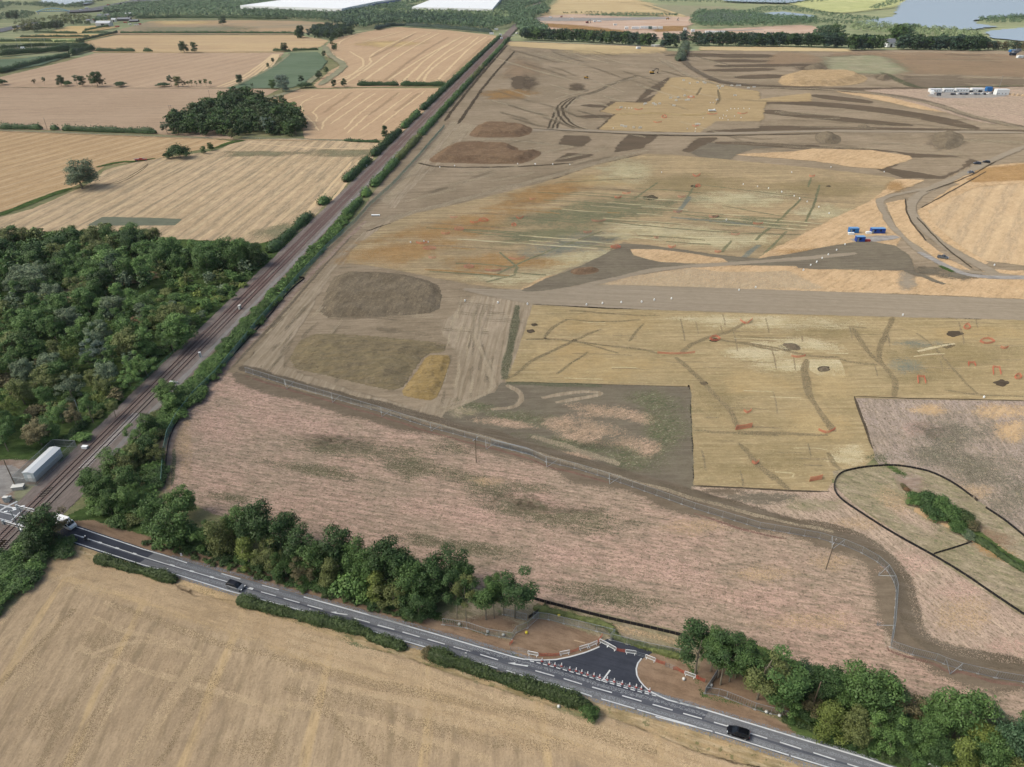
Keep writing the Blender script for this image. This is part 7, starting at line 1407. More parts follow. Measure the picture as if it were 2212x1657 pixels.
b = MB(); b.lathe([(.04, -.16), (.12, -.12), (.155, 0), (.13, .1), (.05, .15)], 12, (.1, 0, 1.68)); b.build('helmet', MATS['white'], per, smooth=True); tag(per, 'rider in dark clothing and a white helmet bent over the handlebar', 'person')
# diggers
def excavator(p, rz, label, s=1., mat='diggeryellow', group=None):
    root = empty('excavator', (p.x, p.y, .15), rz); root.scale = (s, s, s)
    for y in (-1.2, 1.2):
        b = MB(); b.tube((-1.6, y-.3, .45), (-1.6, y+.3, .45), .45, n=12); b.tube((1.6, y-.3, .45), (1.6, y+.3, .45), .45, n=12); b.box(-1.6, 1.6, y-.3, y+.3, 0, .9); b.build('track', MATS['black'], root)
    b = MB(); b.box(-2.2, 1.2, -1.3, 1.3, 1.0, 1.9, ty=.05); b.box(-2.4, -1.3, -1.3, 1.3, 1.1, 2.2); b.build('body', MATS[mat], root); b = MB(); b.box(.1, 1.4, .4, 1.3, 1.9, 3.0, tx=.15); b.build('cab', MATS['glass'], root)
    b = MB(); b.tube((.9, -.2, 1.6), (3.2, -.2, 4.6), .32, .25, 6); b.tube((3.2, -.2, 4.6), (5.6, -.2, 4.2), .25, .22, 6); b.tube((5.6, -.2, 4.4), (5.2, -.2, 1.6), .2, .16, 6); b.build('boom', MATS['black'], root)
    b = MB(); loft(b, [(4.7, [(.5, .5), (.5, 1.5)]), (5.3, [(.5, .2), (.5, 1.7)]), (5.6, [(.4, .6), (.4, 1.2)])]); b.build('bucket', MATS['black'], root); return tag(root, label, 'excavator', group)
excavator(P(*Z('e4', '1070,140')[0]), 0.02, 'excavator with a raised dark arm on the bare soil', 1.35)
def dumper(p, rz, label, mat='diggeryellow', s=1., group=None):
    root = empty('dumper', (p.x, p.y, .15), rz); root.scale = (s, s, s); b = MB(); loft(b, [(-1.9, [(.8, 1.2), (1.1, 1.9)]), (.3, [(.7, .8), (1.1, 2.0)])]); b.build('skip', MATS[mat], root); b = MB(); b.box(.4, 2.0, -.7, .7, .7, 1.5); b.build('body', MATS[mat], root)
    b = MB(); b.box(.5, 1.5, -.6, .6, 1.5, 2.6, tx=.1); b.build('cab', MATS['glass'], root); wheels(root, (-1.2, 1.3), .9, .55, .4); return tag(root, label, 'dumper', group)
dumper(P(*Z('e4', '358,195')[0]), -.4, 'yellow dumper driving on the bare soil', s=1.3)
GF = 'machines on the far building site'
excavator(P(*Z('e3', '680,262')[0]), .3, 'red machine on the far building site', 1.5, 'red', GF); dumper(P(*Z('e3', '1545,225')[0]), 0, 'yellow machine at the right of the far building site', s=1.8, group=GF); excavator(P(*Z('e3', '1655,235')[0]), 1.2, 'pale machine furthest right on the far building site', 1.3, 'offwhite', GF); excavator(P(*Z('e3', '400,200')[0]), 1., 'small machine at the left of the far building site', 1.1, 'red', GF); dumper(P(*Z('e3', '1095,372')[0]), 0, 'yellow machine near the tree belt on the far site', s=1.8, group=GF)
truck(P(*Z('e3', '810,250')[0]), 0, 'white lorry on the far building site', L=10, H=3.6, W=2.5, group=GF)
# ================================================================== buildings
def gable(p, rz, L, W, H, R, wall, roof, label, cat='building', name='building', door=True, win=0, group=None, z=.1):
    root = empty(name, (p.x, p.y, z), rz); b = MB(); b.box(-L/2, L/2, -W/2, W/2, 0, H); b.add([(-L/2, -W/2, H), (-L/2, W/2, H), (-L/2, 0, H+R-.1)], [(0, 1, 2)]); b.add([(L/2, -W/2, H), (L/2, W/2, H), (L/2, 0, H+R-.1)], [(2, 1, 0)]); b.build('wall', MATS[wall], root)
    b = MB(); e = .4
    b.add([(-L/2-e, -W/2-e, H-.1), (L/2+e, -W/2-e, H-.1), (L/2+e, 0, H+R), (-L/2-e, 0, H+R), (-L/2-e, W/2+e, H-.1), (L/2+e, W/2+e, H-.1), (-L/2-e, -W/2-e, H+.1), (L/2+e, -W/2-e, H+.1), (L/2+e, 0, H+R+.2), (-L/2-e, 0, H+R+.2), (-L/2-e, W/2+e, H+.1), (L/2+e, W/2+e, H+.1)], [(6, 7, 8, 9), (9, 8, 11, 10), (0, 3, 2, 1), (3, 4, 5, 2), (0, 1, 7, 6), (4, 10, 11, 5)]); b.build('roof', MATS[roof], root)
    if door: b = MB(); b.box(-L*.12, L*.12, -W/2-.06, -W/2, 0, min(H*.8, 5)); b.build('door', MATS['black'], root)
    for i in range(win): x = -L/2+L*(i+.5)/win; b = MB(); b.box(x-.5, x+.5, -W/2-.05, -W/2, H*.45, H*.75); b.build('window', MATS['glass'], root)
    return tag(root, label, cat, group)
def at(c_, x, y): return P(*Z(c_, f'{x},{y}')[0])
gable(at('e1', 1420, 368), .05, 30, 18, 6, 4, 'metalroof', 'metalroof', 'pale barn with a dark opening at the front of the farm', 'barn', 'barn'); gable(at('e1', 1395, 290), .1, 18, 12, 7, 6, 'concrete', 'slate', 'grey roofed farmhouse behind the pale barn', 'house', 'farmhouse', win=4)
gable(at('e1', 1280, 330), 1.5, 12, 9, 5, 4, 'offwhite', 'tile', 'small white cottage with an orange roof at the farm', 'house', 'cottage', win=2); gable(at('e1', 1470, 280), .1, 10, 9, 9, 3, 'woodpale', 'slate', 'tall buff building beside the farmhouse', name='farm_building'); gable(at('e1', 1548, 315), .2, 9, 10, 5, 3, 'offwhite', 'metalroof', 'small white building right of the pale barn', name='farm_building')
gable(at('e1', 1690, 300), .08, 30, 14, 4, 3, 'black', 'slate', 'long grey open shed at the right of the farm', 'barn', 'barn'); gable(at('e1', 1755, 255), .1, 14, 12, 9, 2, 'concrete', 'metalroof', 'tall grey building behind the open shed', name='farm_building'); gable(at('e1', 1820, 315), .05, 20, 10, 3, 2, 'black', 'slate', 'low dark shed at the right end of the farm', 'barn', 'barn'); gable(at('e1', 1210, 310), .3, 10, 8, 3, 2, 'concrete', 'slate', 'low shed left of the white cottage', name='farm_building')
for c_, x, y, L, mt, lb in (('e1', 1590, 385, 9, 'red', 'red trailer in front of the pale barn'), ('e1', 1895, 352, 6, 'red', 'red trailer at the right of the farmyard'), ('e1', 1700, 330, 8, 'red', 'red machinery in the farmyard'), ('e1', 1850, 362, 10, 'offwhite', 'white trailer in the farmyard'), ('e1', 1760, 355, 7, 'offwhite', 'pale trailer left of the white one')):
    p = at(c_, x, y); root = empty('trailer', (p.x, p.y, .1), .1); b = MB(); b.box(-L/2, L/2, -1.3, 1.3, .8, 3.0, ty=.1); b.build('body', MATS[mt], root); wheels(root, (-L*.25, L*.25), 1., .5, .3); tag(root, lb, 'trailer')
# white house in the trees
gable(at('a4', 1170, 368), .1, 14, 10, 6, 6, 'white', 'slate', 'white house with a grey hipped roof in a gap of the tree belt', 'house', 'house', win=3)
# warehouses
def warehouse(A, B, C, H, label, wall='white', stripe='blue'):
    A, B, C = [P(*p, H) for p in (A, B, C)]; Dd = A+(C-B); root = empty('warehouse', (A.x, A.y, .1)); q = [Vector((v.x-A.x, v.y-A.y, 0)) for v in (A, B, C, Dd)]; b = MB(); up = Vector((0, 0, H))
    b.add(q+[v+up for v in q], [(0, 1, 5, 4), (1, 2, 6, 5), (2, 3, 7, 6), (3, 0, 4, 7)]); b.build('wall', MATS[wall], root); b = MB(); m0 = (q[0]+q[3])/2+up*1.12; m1 = (q[1]+q[2])/2+up*1.12
    b.add([q[0]+up, q[1]+up, q[2]+up, q[3]+up, m0, m1], [(0, 1, 5, 4), (5, 2, 3, 4), (1, 2, 5), (3, 0, 4)]); b.build('roof', MATS['white'], root)
    d_ = (q[2]-q[1]); n = Vector((d_.y, -d_.x, 0)).normalized()*.4; b = MB(); s0, s1 = q[1]+d_*.45+n, q[2]+n; b.add([s0+up*.35, s1+up*.35, s1+up*.8, s0+up*.8, s0-n*.5+up*.35, s1-n*.5+up*.35, s1-n*.5+up*.8, s0-n*.5+up*.8], [(0, 1, 2, 3), (3, 2, 6, 7), (0, 4, 5, 1)]); b.build('cladding_band', MATS[stripe], root)
    for i in range(9):
        s0 = q[1]+d_*(.06+i*.1)+n*.5; s1 = s0+d_*.035; b = MB(); b.add([s0, s1, s1+up*.3, s0+up*.3], [(0, 1, 2, 3)]); b.build('loading_door', MATS['slate'], root)
    return tag(root, label, 'warehouse', 'distribution warehouses')
warehouse((519, 15), (738, 22), (866, -2), 16, 'huge white warehouse at the top left with a blue end'); warehouse((890, 18), (1064, 22), (1090, -8), 16, 'second huge white warehouse beside the far railway', 'metalroof' if 0 else 'white', 'blueroof')
p = at('a2', 1300, 72); root = empty('lorry_trailers', (p.x, p.y, .1), .1); b = MB(); b.box(-18, 12, -4, 4, 0, 4.2); b.build('body', MATS['navy'], root); b = MB(); b.box(12.1, 16, -3, 3, 0, 4); b.build('cab', MATS['red'], root); tag(root, 'dark blue and red lorry by the second warehouse', 'lorry')
# blue arch footbridge
a, c = at('e1', 505, 215), at('e1', 955, 205); dd = c-a; L = dd.length; root = empty('footbridge', (a.x, a.y, .1), atan2(dd.y, dd.x)); b = MB(); b.box(0, L, -4, 4, 5.2, 6.0); b.build('deck', MATS['concrete'], root)
for y in (-4.3, 4.3):
    b = MB(); pts = [Vector((L*i/14, y, 5.6+8*math.sin(pi*i/14))) for i in range(15)]
    for u, v in zip(pts, pts[1:]): b.tube(u, v, .9, n=6)
    b.build('arch', MATS['lightblue'], root); b = MB()
    for u in pts[1:-1]: b.tube(u, (u.x, y, 5.6), .18, n=4)
    b.tube((0, y, 6.6), (L, y, 6.6), .5, n=4); b.build('hangers', MATS['lightblue'], root)
for x in (4, L-4): b = MB(); b.box(x-1.5, x+1.5, -4.5, 4.5, 0, 5.2); b.build('pier', MATS['offwhite'], root)
tag(root, 'pale blue arched bridge near the farm', 'bridge')
# motorway vehicles
for c_, x, y, k, lb in (('e1', 1475, 100, 'red', 'dark red lorry on the motorway'), ('e1', 1720, 85, 'white', 'white vehicle on the motorway, left of two'), ('e1', 1800, 75, 'white', 'white vehicle on the motorway, right of two'), ('e1', 1180, 140, 'white', 'white lorry left on the motorway by the bridge'), ('e1', 1640, 80, 'navy', 'dark vehicle on the motorway'), ('e1', 1100, 165, 'white', 'small white vehicle by the bridge end'), ('e1', 320, 678, 'white', 'white van on the grey road at the left')):
    p = at(c_, x, y); truck(p, .25 if c_ == 'e1' and x > 400 else .0, lb, k, k, 10 if 'lorry' in lb else 7, 3.6, 2.5, 'lorry' if 'lorry' in lb else 'van', 'lorry' if 'lorry' in lb else 'van', group='vehicles on the motorway' if x > 400 else None)
for i, (x, y) in enumerate(((300, 640), (440, 660), (630, 650), (250, 660))):
    p = at('e1', x, y); t_ = empty('lamp_post', (p.x, p.y, .1)); b = MB(); b.tube((0, 0, 0), (0, 0, 12), .2, .12, 6); b.build('pole', MATS['galv'], t_); b = MB(); b.box(-1.2, 1.2, -.2, .2, 11.9, 12.2); b.build('lamp_head', MATS['offwhite'], t_); tag(t_, f'{NUM[(3, 1, 2, 0)[i] if 0 else (1, 2, 3, 0)[i]]} lamp post from the left on the grey road at the far left', 'lamp post', 'lamp posts of the grey road')
# far site cabins and compound
def cabin(p, rz, L, W, H, mt, label, group=None, name='site_cabin', cat='cabin', win=3, roof=None, z=.1):
    root = empty(name, (p.x, p.y, z), rz); b = MB(); b.box(-L/2, L/2, -W/2, W/2, .15, H); b.box(-L/2-.03, -L/2+.1, -W/2-.03, -W/2+.1, 0, H+.03); b.box(L/2-.1, L/2+.03, -W/2-.03, -W/2+.1, 0, H+.03); b.build('wall', MATS[mt], root); b = MB(); b.box(-L/2-.06, L/2+.06, -W/2-.06, W/2+.06, H, H+.12); b.build('roof', MATS[roof or mt], root)
    for i in range(win): x = -L/2+L*(i+.7)/(win+.6); b = MB(); b.box(x-.45, x+.45, -W/2-.04, -W/2, 1.1, 2.0); b.build('window', MATS['glass'], root)
    b = MB(); b.box(-L/2+.3, -L/2+1.1, -W/2-.05, -W/2, .2, 2.1); b.build('door', MATS['galv'], root); return tag(root, label, cat, group)
GC = 'white cabins of the site compound'
for x0, x1, y, lb in ((510, 745, 352, 'leftmost'), (752, 965, 348, 'second from the left'), (975, 1235, 346, 'third from the left'), (1258, 1505, 342, 'fourth from the left, with a blue panel')):
    a, c = at('e5', x0, y), at('e5', x1, y); m = (a+c)/2; cabin(m+Vector((0, 3, 0)), atan2(c.y-a.y, c.x-a.x), (c-a).length-1.5, 5, 3.4, 'white', f'white compound cabin, {lb}', GC, win=4)
a = at('e5', 590, 385); cabin(a+Vector((0, 5, 0)), 1.25, 9, 3, 2.8, 'white', 'white cabin turned end on at the left of the compound', GC, win=2); a = at('e5', 1560, 330); cabin(a, 0, 6, 4, 4.4, 'blue2', 'bright blue box in the compound', None, 'store', 'store', 0); a = at('e5', 1610, 325); cabin(a, 0, 5, 3, 2.8, 'woodpale', 'buff box right of the bright blue one', None, 'store', 'store', 0)
a = at('e5', 1785, 392); cabin(a, .0, 13, 6, 5.5, 'white', 'tall white cabin stack at the right end of the compound', GC, win=3)
for x, lb in ((655, 'left'), (683, 'right')): a = at('e5', x, 408); cabin(a, 0, 2., 2., 2.6, 'navy', f'{lb} one of two dark toilet cubicles in the compound', None, 'toilet_cubicle', 'toilet', 0)
PT = ['blackpaint', 'greypaint', 'white', 'navy', 'silver', 'blackpaint', 'white', 'greypaint', 'white', 'blackpaint', 'silver', 'white', 'navy', 'white']; CN = {'blackpaint': 'black', 'greypaint': 'grey', 'white': 'white', 'navy': 'dark blue', 'silver': 'silver'}
for i, (x, y) in enumerate(((905, 390), (945, 390), (1010, 385), (1060, 385), (1120, 388), (1170, 388), (1265, 388), (1330, 388), (1440, 385), (1490, 388), (1390, 388), (1555, 380), (1640, 375), (1690, 372))):
    car(at('e5', x, y), 1.4+.1*(i % 3), f'{CN[PT[i]]} car, {("first", "second", "third", "fourth", "fifth", "sixth", "seventh", "eighth", "tenth", "eleventh", "ninth", "twelfth", "thirteenth", "fourteenth")[i]} from the left in the compound row', PT[i], None, 4.6, 1.85, 1.7, 'suv', 'cars parked in the compound')
for i, (x, y) in enumerate(((940, 340), (1080, 335), (1250, 340), (1415, 340))): car(at('e5', x, y), .1, f'dark car parked tight against the compound cabins, {NUM[i]} from the left', 'navy', None, 4.6, 1.85, 1.8, 'suv', 'cars parked against the cabins')
for i, x in enumerate((1860, 1930, 2010, 2095, 2190)): a = at('e5', x, 390+(x-1860)*.08); b = MB(); b.lathe([(2.2, 0), (1.6, 1.3), (.3, 2.2)], 9); tag(b.build('stone_heap', MATS['gravelpile' if 0 else 'woodpale'], None, (a.x, a.y, .1), 0, False), f'{NUM[i]} pale heap from the compound towards the right edge', 'heap', 'pale heaps beside the compound')
# blue stores
for x0, x1, y, mt, lb in ((638, 720, 1180, 'blue2', 'light blue steel store, left of the three'), (835, 957, 1183, 'blue', 'longest dark blue steel store, on the right'), (700, 775, 1258, 'blue', 'dark blue steel store in front')):
    a, c = at('b5', x0, y), at('b5', x1, y); m = (a+c)/2; cabin(m+Vector((0, 1.2, 0)), atan2(c.y-a.y, c.x-a.x), (c-a).length, 2.4, 2.5, mt, lb, 'blue steel stores', 'steel_store', 'container', 2 if x0 == 835 else 1, 'blueroof')
for x, y, mt, lb in ((810, 1182, 'white', 'white tank between the blue stores'), (652, 1190, 'white', 'small white bag by the light blue store'), (797, 1252, 'red', 'red skip beside the front blue store')):
    a = at('b5', x, y); b = MB(); b.box(-1.3, 1.3, -.7, .7, 0, 1.0, tx=-.1); b.box(-1.1, 1.1, -.5, .5, 1., 1.08); tag(b.build('skip' if mt == 'red' else 'tank', MATS[mt], None, (a.x, a.y, .1)), lb, 'skip' if mt == 'red' else 'tank')
# far site white units
GW = 'white cabins on the far building site'
for i, (x0, x1, y) in enumerate(((1085, 1120, 325), (1160, 1240, 325), (1250, 1340, 320), (1375, 1430, 325), (1440, 1490, 325), (1720, 1750, 338), (1800, 1835, 355), (1950, 2050, 372), (2060, 2170, 375), (1605, 1640, 440), (1410, 1430, 445))):
    a, c = at('e3', x0, y), at('e3', x1, y); m = (a+c)/2; cabin(m, .02, max(4, (c-a).length), 6, 4.5, 'white', f'{NUM[i]} white unit from the left on the far site' if i < 9 else ('white unit in the right gate gap' if i == 9 else 'white unit in the left gate gap'), GW, win=2)
a = at('e3', 1358, 325); cabin(a, 0, 7, 5, 5, 'green', 'green unit among the far white ones', None, win=0)
for i, (x, y) in enumerate(((1400, 510), (1440, 512), (1480, 512))): a = at('e3', x, y); cabin(a, 0, 9, 3, 2.8, 'white' if i != 1 else 'offwhite', f'{NUM[i]} pale unit in the left site gate', 'pale units in the left gate', win=1)
for i, (x, y) in enumerate(((280, 205), (510, 220), (170, 315), (980, 285), (760, 250), (1230, 535))): a = at('e3', x, y); cabin(a, .1*i, 7, 3.5, 2.8, 'white', ('white unit at the far left of the far site', 'white unit second at the far left', 'white unit beside the railway trees', 'small white unit on the pink ground', 'white unit behind the lorry', 'small white unit on the near side of the tree belt')[i], None, win=1)
for i, (x, y) in enumerate(((1010, 395), (885, 510), (1130, 545), (1150, 640), (1060, 610), (1570, 500))):
    a = at('d5', x, y); cabin(a, .1*i, 8 if i < 2 else 4, 4, 3, 'white' if i < 5 else 'offwhite', ('white roofed shed by the far level crossing', 'white car like box at the field corner', 'white box at the far level crossing', 'white van shaped box beside the far track', 'pale box beside the far track', 'pale post box east of the far crossing')[i], None, 'lineside_hut', 'hut', 0)
b_ = MB(); a = at('d5', 1200, 540); b_.box(-9, 22, -3, 3, 0, .12); o = b_.build('level_crossing', MATS['concrete'], None, (a.x, a.y, .2), -.05); tag(o, 'far level crossing deck where a lane meets the tracks', 'level crossing')
for i, (x, y) in enumerate(((2115, 410), (2140, 415), (2120, 435), (2175, 455), (2160, 405))): a = at('a4', x, y); cabin(a, .2, 9, 4, 3.4, ('blue2', 'slate', 'navy', 'white', 'slate')[i], f'{("blue", "grey", "dark", "white", "second grey")[i]} unit at the right edge below the lake', None, 'store', 'store', 1)
# red seed drill in the ditch gap
a = at('b1', 955, 398); root = empty('farm_machine', (a.x, a.y, .1), .1); b = MB(); b.box(-4, 4, -.6, .6, .6, 1.3); b.box(-1, 1, -.5, .5, 1.3, 2.0); b.build('body', MATS['red'], root); wheels(root, (-3, 3), .8, .5, .3); tag(root, 'red farm machine standing at the ditch between stubble fields', 'farm machine')
fence(Z('b1', '0,196 700,222 1440,250'), 'long pale post fence above the ditch field', name='post_fence', L=3.5, maxn=80, zs=.6); fence(Z('b1', '1640,245 2212,262')+Z('b3', '650,262'), 'pale post fence below the copse', name='post_fence', L=3.5, maxn=50, zs=.6)
fence(Z('a3', '245,328 700,345 1240,368'), 'pale fence at the foot of the left tree belt', name='post_fence', L=3.5, maxn=80, zs=.8)
# ================================================================== soil heaps with real height
def heap(polyD, h, slope, mat, label, rough=.5, name='soil_heap', group='soil heaps'):
    poly = [P(*p[:2]).xy for p in polyD]; poly = smooth_line(poly, 1, True); o = sum(poly, Vector((0, 0)))/len(poly)
    A = np.array([p[:] for p in poly]); mn_, mx_ = A.min(0), A.max(0); nx = ny = 64; X, Y = np.meshgrid(np.linspace(mn_[0], mx_[0], nx), np.linspace(mn_[1], mx_[1], ny)); Pn = np.stack([X.ravel(), Y.ravel()], 1)
    d = np.full(len(Pn), 1e9); ins = np.zeros(len(Pn), bool)
    for i in range(len(A)):
        a, b = A[i-1], A[i]; ab = b-a; t = np.clip(((Pn-a)@ab)/max(ab@ab, 1e-9), 0, 1); d = np.minimum(d, np.linalg.norm(Pn-a-t[:, None]*ab, axis=1)); c = (a[1] > Pn[:, 1]) != (b[1] > Pn[:, 1]); xx = (b[0]-a[0])*(Pn[:, 1]-a[1])/((b[1]-a[1]) or 1e-9)+a[0]; ins ^= c & (Pn[:, 0] < xx)
    u = np.clip(d/slope, 0, 1); H_ = np.where(ins, h*(u*u*(3-2*u)), -.3)
    nz = np.array([mn.fractal(Vector((p[0]/6, p[1]/6, 0)), 1., 2., 4) for p in Pn]); H_ = np.where(ins, H_+nz*rough*np.clip(d/2, 0, 1), H_)
    fs = [(j*nx+i, j*nx+i+1, (j+1)*nx+i+1, (j+1)*nx+i) for j in range(ny-1) for i in range(nx-1) if ins[j*nx+i] or ins[j*nx+i+1] or ins[(j+1)*nx+i] or ins[(j+1)*nx+i+1]]
    me = bpy.data.meshes.new(name); me.from_pydata([(p[0]-o.x, p[1]-o.y, z) for p, z in zip(Pn, H_)], [], fs); me.materials.append(MATS[mat]); me.update()
    return tag(link(name, me, None, (o.x, o.y, .08*(1+o.length/400))), label, 'soil heap', group)
heap(D('725,586 850,588 945,610 956,640 950,675 860,683 770,684 690,688 700,640'), 1.3, 6, 'm_stock', 'broad flat dark soil heap with rounded corners, nearest the green fence')
heap(D('655,720 760,722 900,735 968,742 960,762 920,764 895,800 866,848 800,835 720,815 612,792'), 1.7, 9, 'm_stockolive', 'large soil heap with an ochre foot beside the long mesh fence')
heap(D('922,768 950,766 976,769 965,805 955,835 940,867 900,862 862,853 885,822 905,795'), .7, 3, 'm_stockochre', 'small ochre heap at the end of the large heap')
heap(Z('b3', '1395,280 1700,285 1840,300 1830,350 1950,320 2010,345 1900,410 1750,420 1400,410 1215,405 1300,340'), 3.5, 9, 'm_stockbrown', 'brown soil heap with a flat top beside the pale track'); heap(Z('b3', '1590,140 1800,150 1960,175 1890,235 1700,240 1500,235 1530,190'), 3.2, 9, 'm_stockbrown', 'reddish brown heap beyond the flat topped one')
heap(Z('f4', '480,300 700,288 950,292 1090,318 1040,370 850,390 600,390 435,378'), 5, 16, 'm_stocktan', 'wide tan heap in the upper right of the site'); heap(Z('f4', '710,725 800,720 890,745 895,790 850,805 740,800 705,770'), 3, 9, 'm_stock', 'round dark heap below the long lane'); heap(Z('f4', '1560,720 1700,715 1780,740 1770,800 1700,845 1580,835 1550,790'), 2.5, 9, 'm_stock', 'broad dark heap left of the pale track')
heap(Z('f4', '610,262 700,228 760,230 810,270 700,282'), 4, 12, 'm_stock', 'grey soil heap behind the wide tan one'); heap(Z('f4', '1140,330 1200,310 1270,330 1240,345 1170,345'), 4, 8, 'm_stock', 'small grey heap right of the wide tan one'); heap(Z('f4', '1000,672 1060,665 1130,690 1060,693'), 2, 6, 'm_stock', 'low heap on the long lane')
heap(Z('b4', '280,1310 330,1280 480,1270 530,1300 450,1330 330,1335'), 1.2, 4, 'm_stockbrown', 'small dark heap by the dark haul area'); heap(Z('e7', '330,440 440,435 490,470 480,495 400,485'), 1.2, 3, 'm_stock', 'small grey spoil heap on the pale clay')
heap(Z('e7', '620,635 680,615 715,640 690,658 640,655'), 1.0, 3, 'm_stock', 'small spoil heap on the white clay square')
# ================================================================== netting round the test pits
rn_ = random.Random(9)
def ring(c_, x, y, w, h_, kind=0, mat='netorange', lb=None, hh=.95):
    x, y = Z(c_, f'{x},{y}')[0]; k = CR[c_][2]*.8848; w *= k; h_ *= k
    if kind == 0: pts = [(x+cos(a)*w/2*(1+.2*sin(3*a)), y+sin(a)*h_/2) for a in [2*pi*i/7+.3 for i in range(7)]]; cl_ = True
    elif kind == 1: pts = [(x-w/2, y-h_*.2), (x-w*.1, y+h_*.3), (x+w*.1, y+.25*h_), (x+w/2, y-h_*.4)]; cl_ = False
    elif kind == 2: pts = [(x-w/2, y+h_/2), (x-w*.45, y), (x+w/2, y-h_/2), (x+w*.45, y)]; cl_ = True
    else: pts = [(x-w*.4, y+h_/2), (x-w/2, y-h_/2), (x+w*.3, y-h_*.4), (x+w/2, y+h_/2)]; cl_ = False
    return net(pts, lb, hh, mat, cl_, stake=False, grp='orange netting round the test pits')
RG = [('e6', 1425, 425, 290, 14, 1, 'long orange net lying across the middle of the clay'), ('e6', 1722, 310, 75, 36, 0, 'oval orange net round a pit on the pale clay'), ('e6', 1965, 180, 95, 50, 1, 'orange net with an upright end by the haul road edge'), ('e6', 1975, 875, 60, 30, 1, 'short slanting orange net in the middle of the clay leg'), ('e6', 1945, 995, 130, 40, 2, 'large slanting orange net loop in the clay leg'), ('e6', 2035, 1270, 55, 30, 1, 'small orange net near the foot of the clay leg'),
    ('e7', 470, 545, 110, 16, 1, 'orange net at the left corner of the white clay square'), ('e7', 690, 1120, 130, 44, 1, 'orange net across the dark ditch line'), ('e7', 605, 1488, 100, 36, 2, 'orange net at the lower end of the clay near the silt fence'), ('e7', 1770, 315, 50, 40, 0, 'round net high in the right part of the clay'), ('e7', 1925, 425, 105, 40, 0, 'wide oval net in the right part of the clay'), ('e7', 2058, 478, 60, 18, 1, 'short net right of the wide oval'), ('e7', 1808, 605, 60, 28, 3, 'net with a white bag in the right part of the clay'),
    ('e7', 2000, 655, 65, 60, 3, 'horseshoe net near the right edge'), ('e7', 2163, 700, 50, 36, 0, 'small round net at the right edge'), ('e7', 1420, 725, 65, 55, 3, 'open square net above the stubble corner'), ('b4', 1265, 570, 60, 30, 1, 'net in the upper middle of the greenish field'), ('b4', 1275, 650, 35, 16, 0, 'small pale net below the upper one'), ('b4', 2155, 575, 45, 14, 1, 'red net at the right end of the greenish field'), ('b4', 725, 708, 65, 12, 1, 'flat red net on the green patch'), ('b4', 660, 740, 55, 16, 1, 'second net below the flat red one'), ('b4', 1120, 850, 70, 12, 1, 'pink net at the bend of the dark ditch'), ('b4', 1150, 735, 60, 12, 1, 'faint pink net above the ditch bend'), ('b4', 1395, 890, 70, 22, 1, 'pink net across the dark ditch'), ('b4', 1740, 942, 80, 10, 1, 'bright red net at the right end of the dark ditch'), ('b4', 510, 920, 110, 16, 1, 'wavy pink net on the grey green clay'), ('b4', 425, 1008, 65, 16, 1, 'pink net on the streaked pale clay'), ('b4', 955, 1050, 35, 12, 1, 'tiny pink net on the olive clay'), ('b4', 1565, 1025, 70, 12, 1, 'faint net on the lower right of the field'),
    ('b4', 640, 1122, 70, 18, 0, 'red net loop at the tip of the dark haul area'), ('b4', 1075, 1122, 60, 22, 1, 'red net above the tan island'), ('b4', 1430, 1160, 50, 10, 1, 'net at the lower edge of the field'), ('b3', 1605, 800, 60, 20, 0, 'round red net on the brown clay'), ('b3', 1545, 815, 60, 14, 1, 'red net left of the round one'), ('b3', 1440, 860, 60, 18, 0, 'pink net ring on the ochre clay'), ('b3', 1350, 890, 60, 14, 1, 'pink net on the ochre clay'), ('b3', 1190, 955, 80, 14, 1, 'bright red net on the ochre clay'), ('b3', 1240, 990, 80, 16, 0, 'pink net ring below the bright red one'), ('b3', 1260, 1055, 50, 10, 1, 'faint pink net low on the ochre clay'), ('b3', 1850, 785, 50, 20, 1, 'small net on the brown slope'), ('b3', 1810, 832, 30, 16, 0, 'tiny net below the small one'),
    ('b3', 1505, 1115, 60, 18, 0, 'pink ring net on the yellow clay'), ('b3', 1670, 1140, 110, 16, 1, 'long pink net on the yellow clay'), ('b3', 1830, 1060, 110, 20, 1, 'long pink net on the grey clay'), ('b3', 1405, 782, 50, 10, 1, 'faint net near the top edge of the brown clay'), ('b3', 1935, 658, 40, 8, 1, 'faint net beside the pale track'),
    ('e4', 925, 525, 90, 20, 1, 'red net on the golden ground, left'), ('e4', 1200, 605, 50, 34, 0, 'bright red ring on the golden ground'), ('e4', 1130, 665, 90, 14, 1, 'red net below the bright ring'), ('e4', 2045, 570, 110, 20, 1, 'red net at the right of the golden ground'), ('e4', 1720, 575, 110, 18, 1, 'red net under the white tipper'), ('e4', 1540, 705, 70, 20, 1, 'red net at the foot of the golden ground'), ('e4', 710, 530, 60, 14, 1, 'red net at the left point of the golden ground'), ('e4', 1490, 392, 70, 20, 0, 'reddish net in the middle of the golden ground')]
for i, (c_, x, y, w, h_, k, lb) in enumerate(RG): ring(c_, x, y, w, h_, k, 'netpink' if ('pink' in lb or 'faint' in lb) else 'netorange', lb, .95 if c_ in ('e6', 'e7') else 1.2)
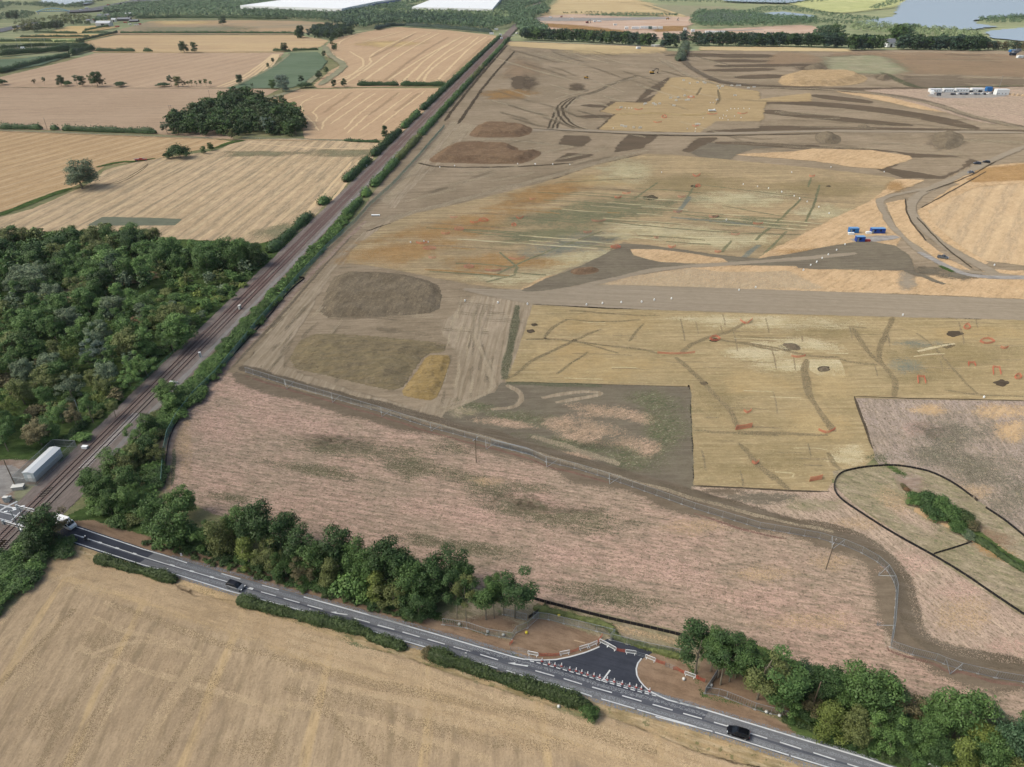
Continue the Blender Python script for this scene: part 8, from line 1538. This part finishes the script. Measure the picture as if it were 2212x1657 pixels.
# white frames and markers on the golden ground
b = MB()
for a, c in (((-1.3, -.8), (1.3, -.8)), ((1.3, -.8), (1.3, .8)), ((1.3, .8), (-1.3, .8)), ((-1.3, .8), (-1.3, -.8))):
    for z in (.1, .6, 1.1): b.tube((a[0], a[1], z), (c[0], c[1], z), .09, n=4)
    b.tube((a[0], a[1], 0), (a[0], a[1], 1.2), .1, n=4)
ME_fr = b.mesh('barrier_pen', MATS['offwhite'])
PN = '1270,405 1422,380 1490,390 1305,488 735,508 870,725 745,705 780,715 940,728 1780,278 1830,280 1795,300 1475,248 1410,215 1965,378 1350,398 1330,432 1460,425 1440,428 985,475 1105,478 1085,465 1150,468 1000,465 1930,272 1990,272 2020,272 2110,298 2170,288 1770,425 1625,235 1640,245 1560,238 1545,690 1570,690'
for i, p in enumerate(Z('e4', PN)):
    q = P(*p); o = link('barrier_pen', ME_fr, None, (q.x, q.y, .2), i*.9); tag(o, 'small white barrier pen on the golden stripped ground', 'barrier pen', 'white barrier pens on the golden ground')
b = MB(); b.lathe([(.3, 0), (.3, .5), (.12, .75)], 8); ME_mk = b.mesh('marker_cone', MATS['white'])
MK = [('e4', x, y) for x, y in ((780, 510), (820, 512), (850, 514), (1880, 540), (1920, 520), (1960, 520), (2000, 520), (2060, 515), (2120, 520), (1840, 590), (1870, 600), (1830, 625), (1890, 640), (1960, 600), (2030, 615), (1800, 620), (1620, 620), (1700, 455), (1730, 455), (1540, 735), (1535, 765), (1450, 735), (650, 730))] + \
     [('b4', 20, 480), ('b4', 155, 482), ('b4', 1625, 638), ('b4', 1735, 655), ('b4', 1820, 668), ('b4', 1920, 695), ('b4', 1998, 546), ('b4', 1495, 912), ('b4', 2190, 1240), ('b4', 2145, 1262), ('b4', 2088, 1300), ('b4', 995, 546), ('b5', 30, 812), ('b5', 142, 848), ('b5', 190, 870), ('b5', 258, 900), ('b5', 362, 948), ('b5', 455, 1005), ('b5', 598, 1285), ('b5', 522, 1335), ('b5', 448, 1375), ('b5', 393, 1408), ('b5', 345, 1440), ('b5', 290, 1470), ('b5', 225, 1513), ('b5', 472, 588), ('b5', 950, 632), ('b5', 1940, 1470)] + \
     [('e6', 50, 35), ('e6', 277, 45), ('e6', 732, 50), ('e6', 855, 40), ('e6', 1000, 32), ('e6', 1157, 28), ('e6', 1255, 13), ('e6', 1387, 3), ('b3', 1480, 1345), ('b3', 1702, 1357), ('b3', 1310, 442), ('b3', 1410, 433), ('b3', 1835, 420), ('b3', 1955, 422), ('b3', 2072, 422), ('b3', 2187, 425), ('b3', 1203, 943), ('b3', 1232, 948), ('b3', 1113, 950), ('e7', 12, 32), ('e7', 140, 12), ('e7', 1275, 225), ('e7', 1900, 860)]
for i, (c_, x, y) in enumerate(MK):
    q = at(c_, x, y); o = link('marker_cone', ME_mk, None, (q.x, q.y, .15)); tag(o, {'e4': 'small white marker on the golden stripped ground', 'b4': 'small white marker on the greenish clay field', 'b5': 'small white marker in a dotted row near the blue stores', 'e6': 'small white marker along the haul road edge', 'b3': 'small white marker on the bare soil west side', 'e7': 'small white marker at the right of the clay'}[c_], 'marker', 'white markers '+{'e4': 'on the golden ground', 'b4': 'on the greenish field', 'b5': 'near the blue stores', 'e6': 'along the haul road', 'b3': 'on the bare soil', 'e7': 'at the right of the clay'}[c_])

# ================================================================== air
t = NT('haze'); v = t.n('VolumePrincipled'); v.inputs['Color'].default_value = (.86, .90, .95, 1); v.inputs['Density'].default_value = 2.8e-5; v.inputs['Anisotropy'].default_value = .3
t.l(v.outputs[0], t.out.inputs[1])
b = MB(); b.box(-9100, 9100, -320, 12100, -1, 175); tag(b.build('haze', t.m), 'thin pale haze over the whole plain', 'haze', None, 'stuff')
# everything beyond the near field stands on the slightly raised far ground
for o_ in list(COL.objects):
    if o_.parent is None and o_.type in ('MESH', 'EMPTY') and o_.get('category') and o_.get('kind') != 'stuff':
        d_ = hypot(o_.location.x, o_.location.y); o_.location.z += .04*(d_/250)**2
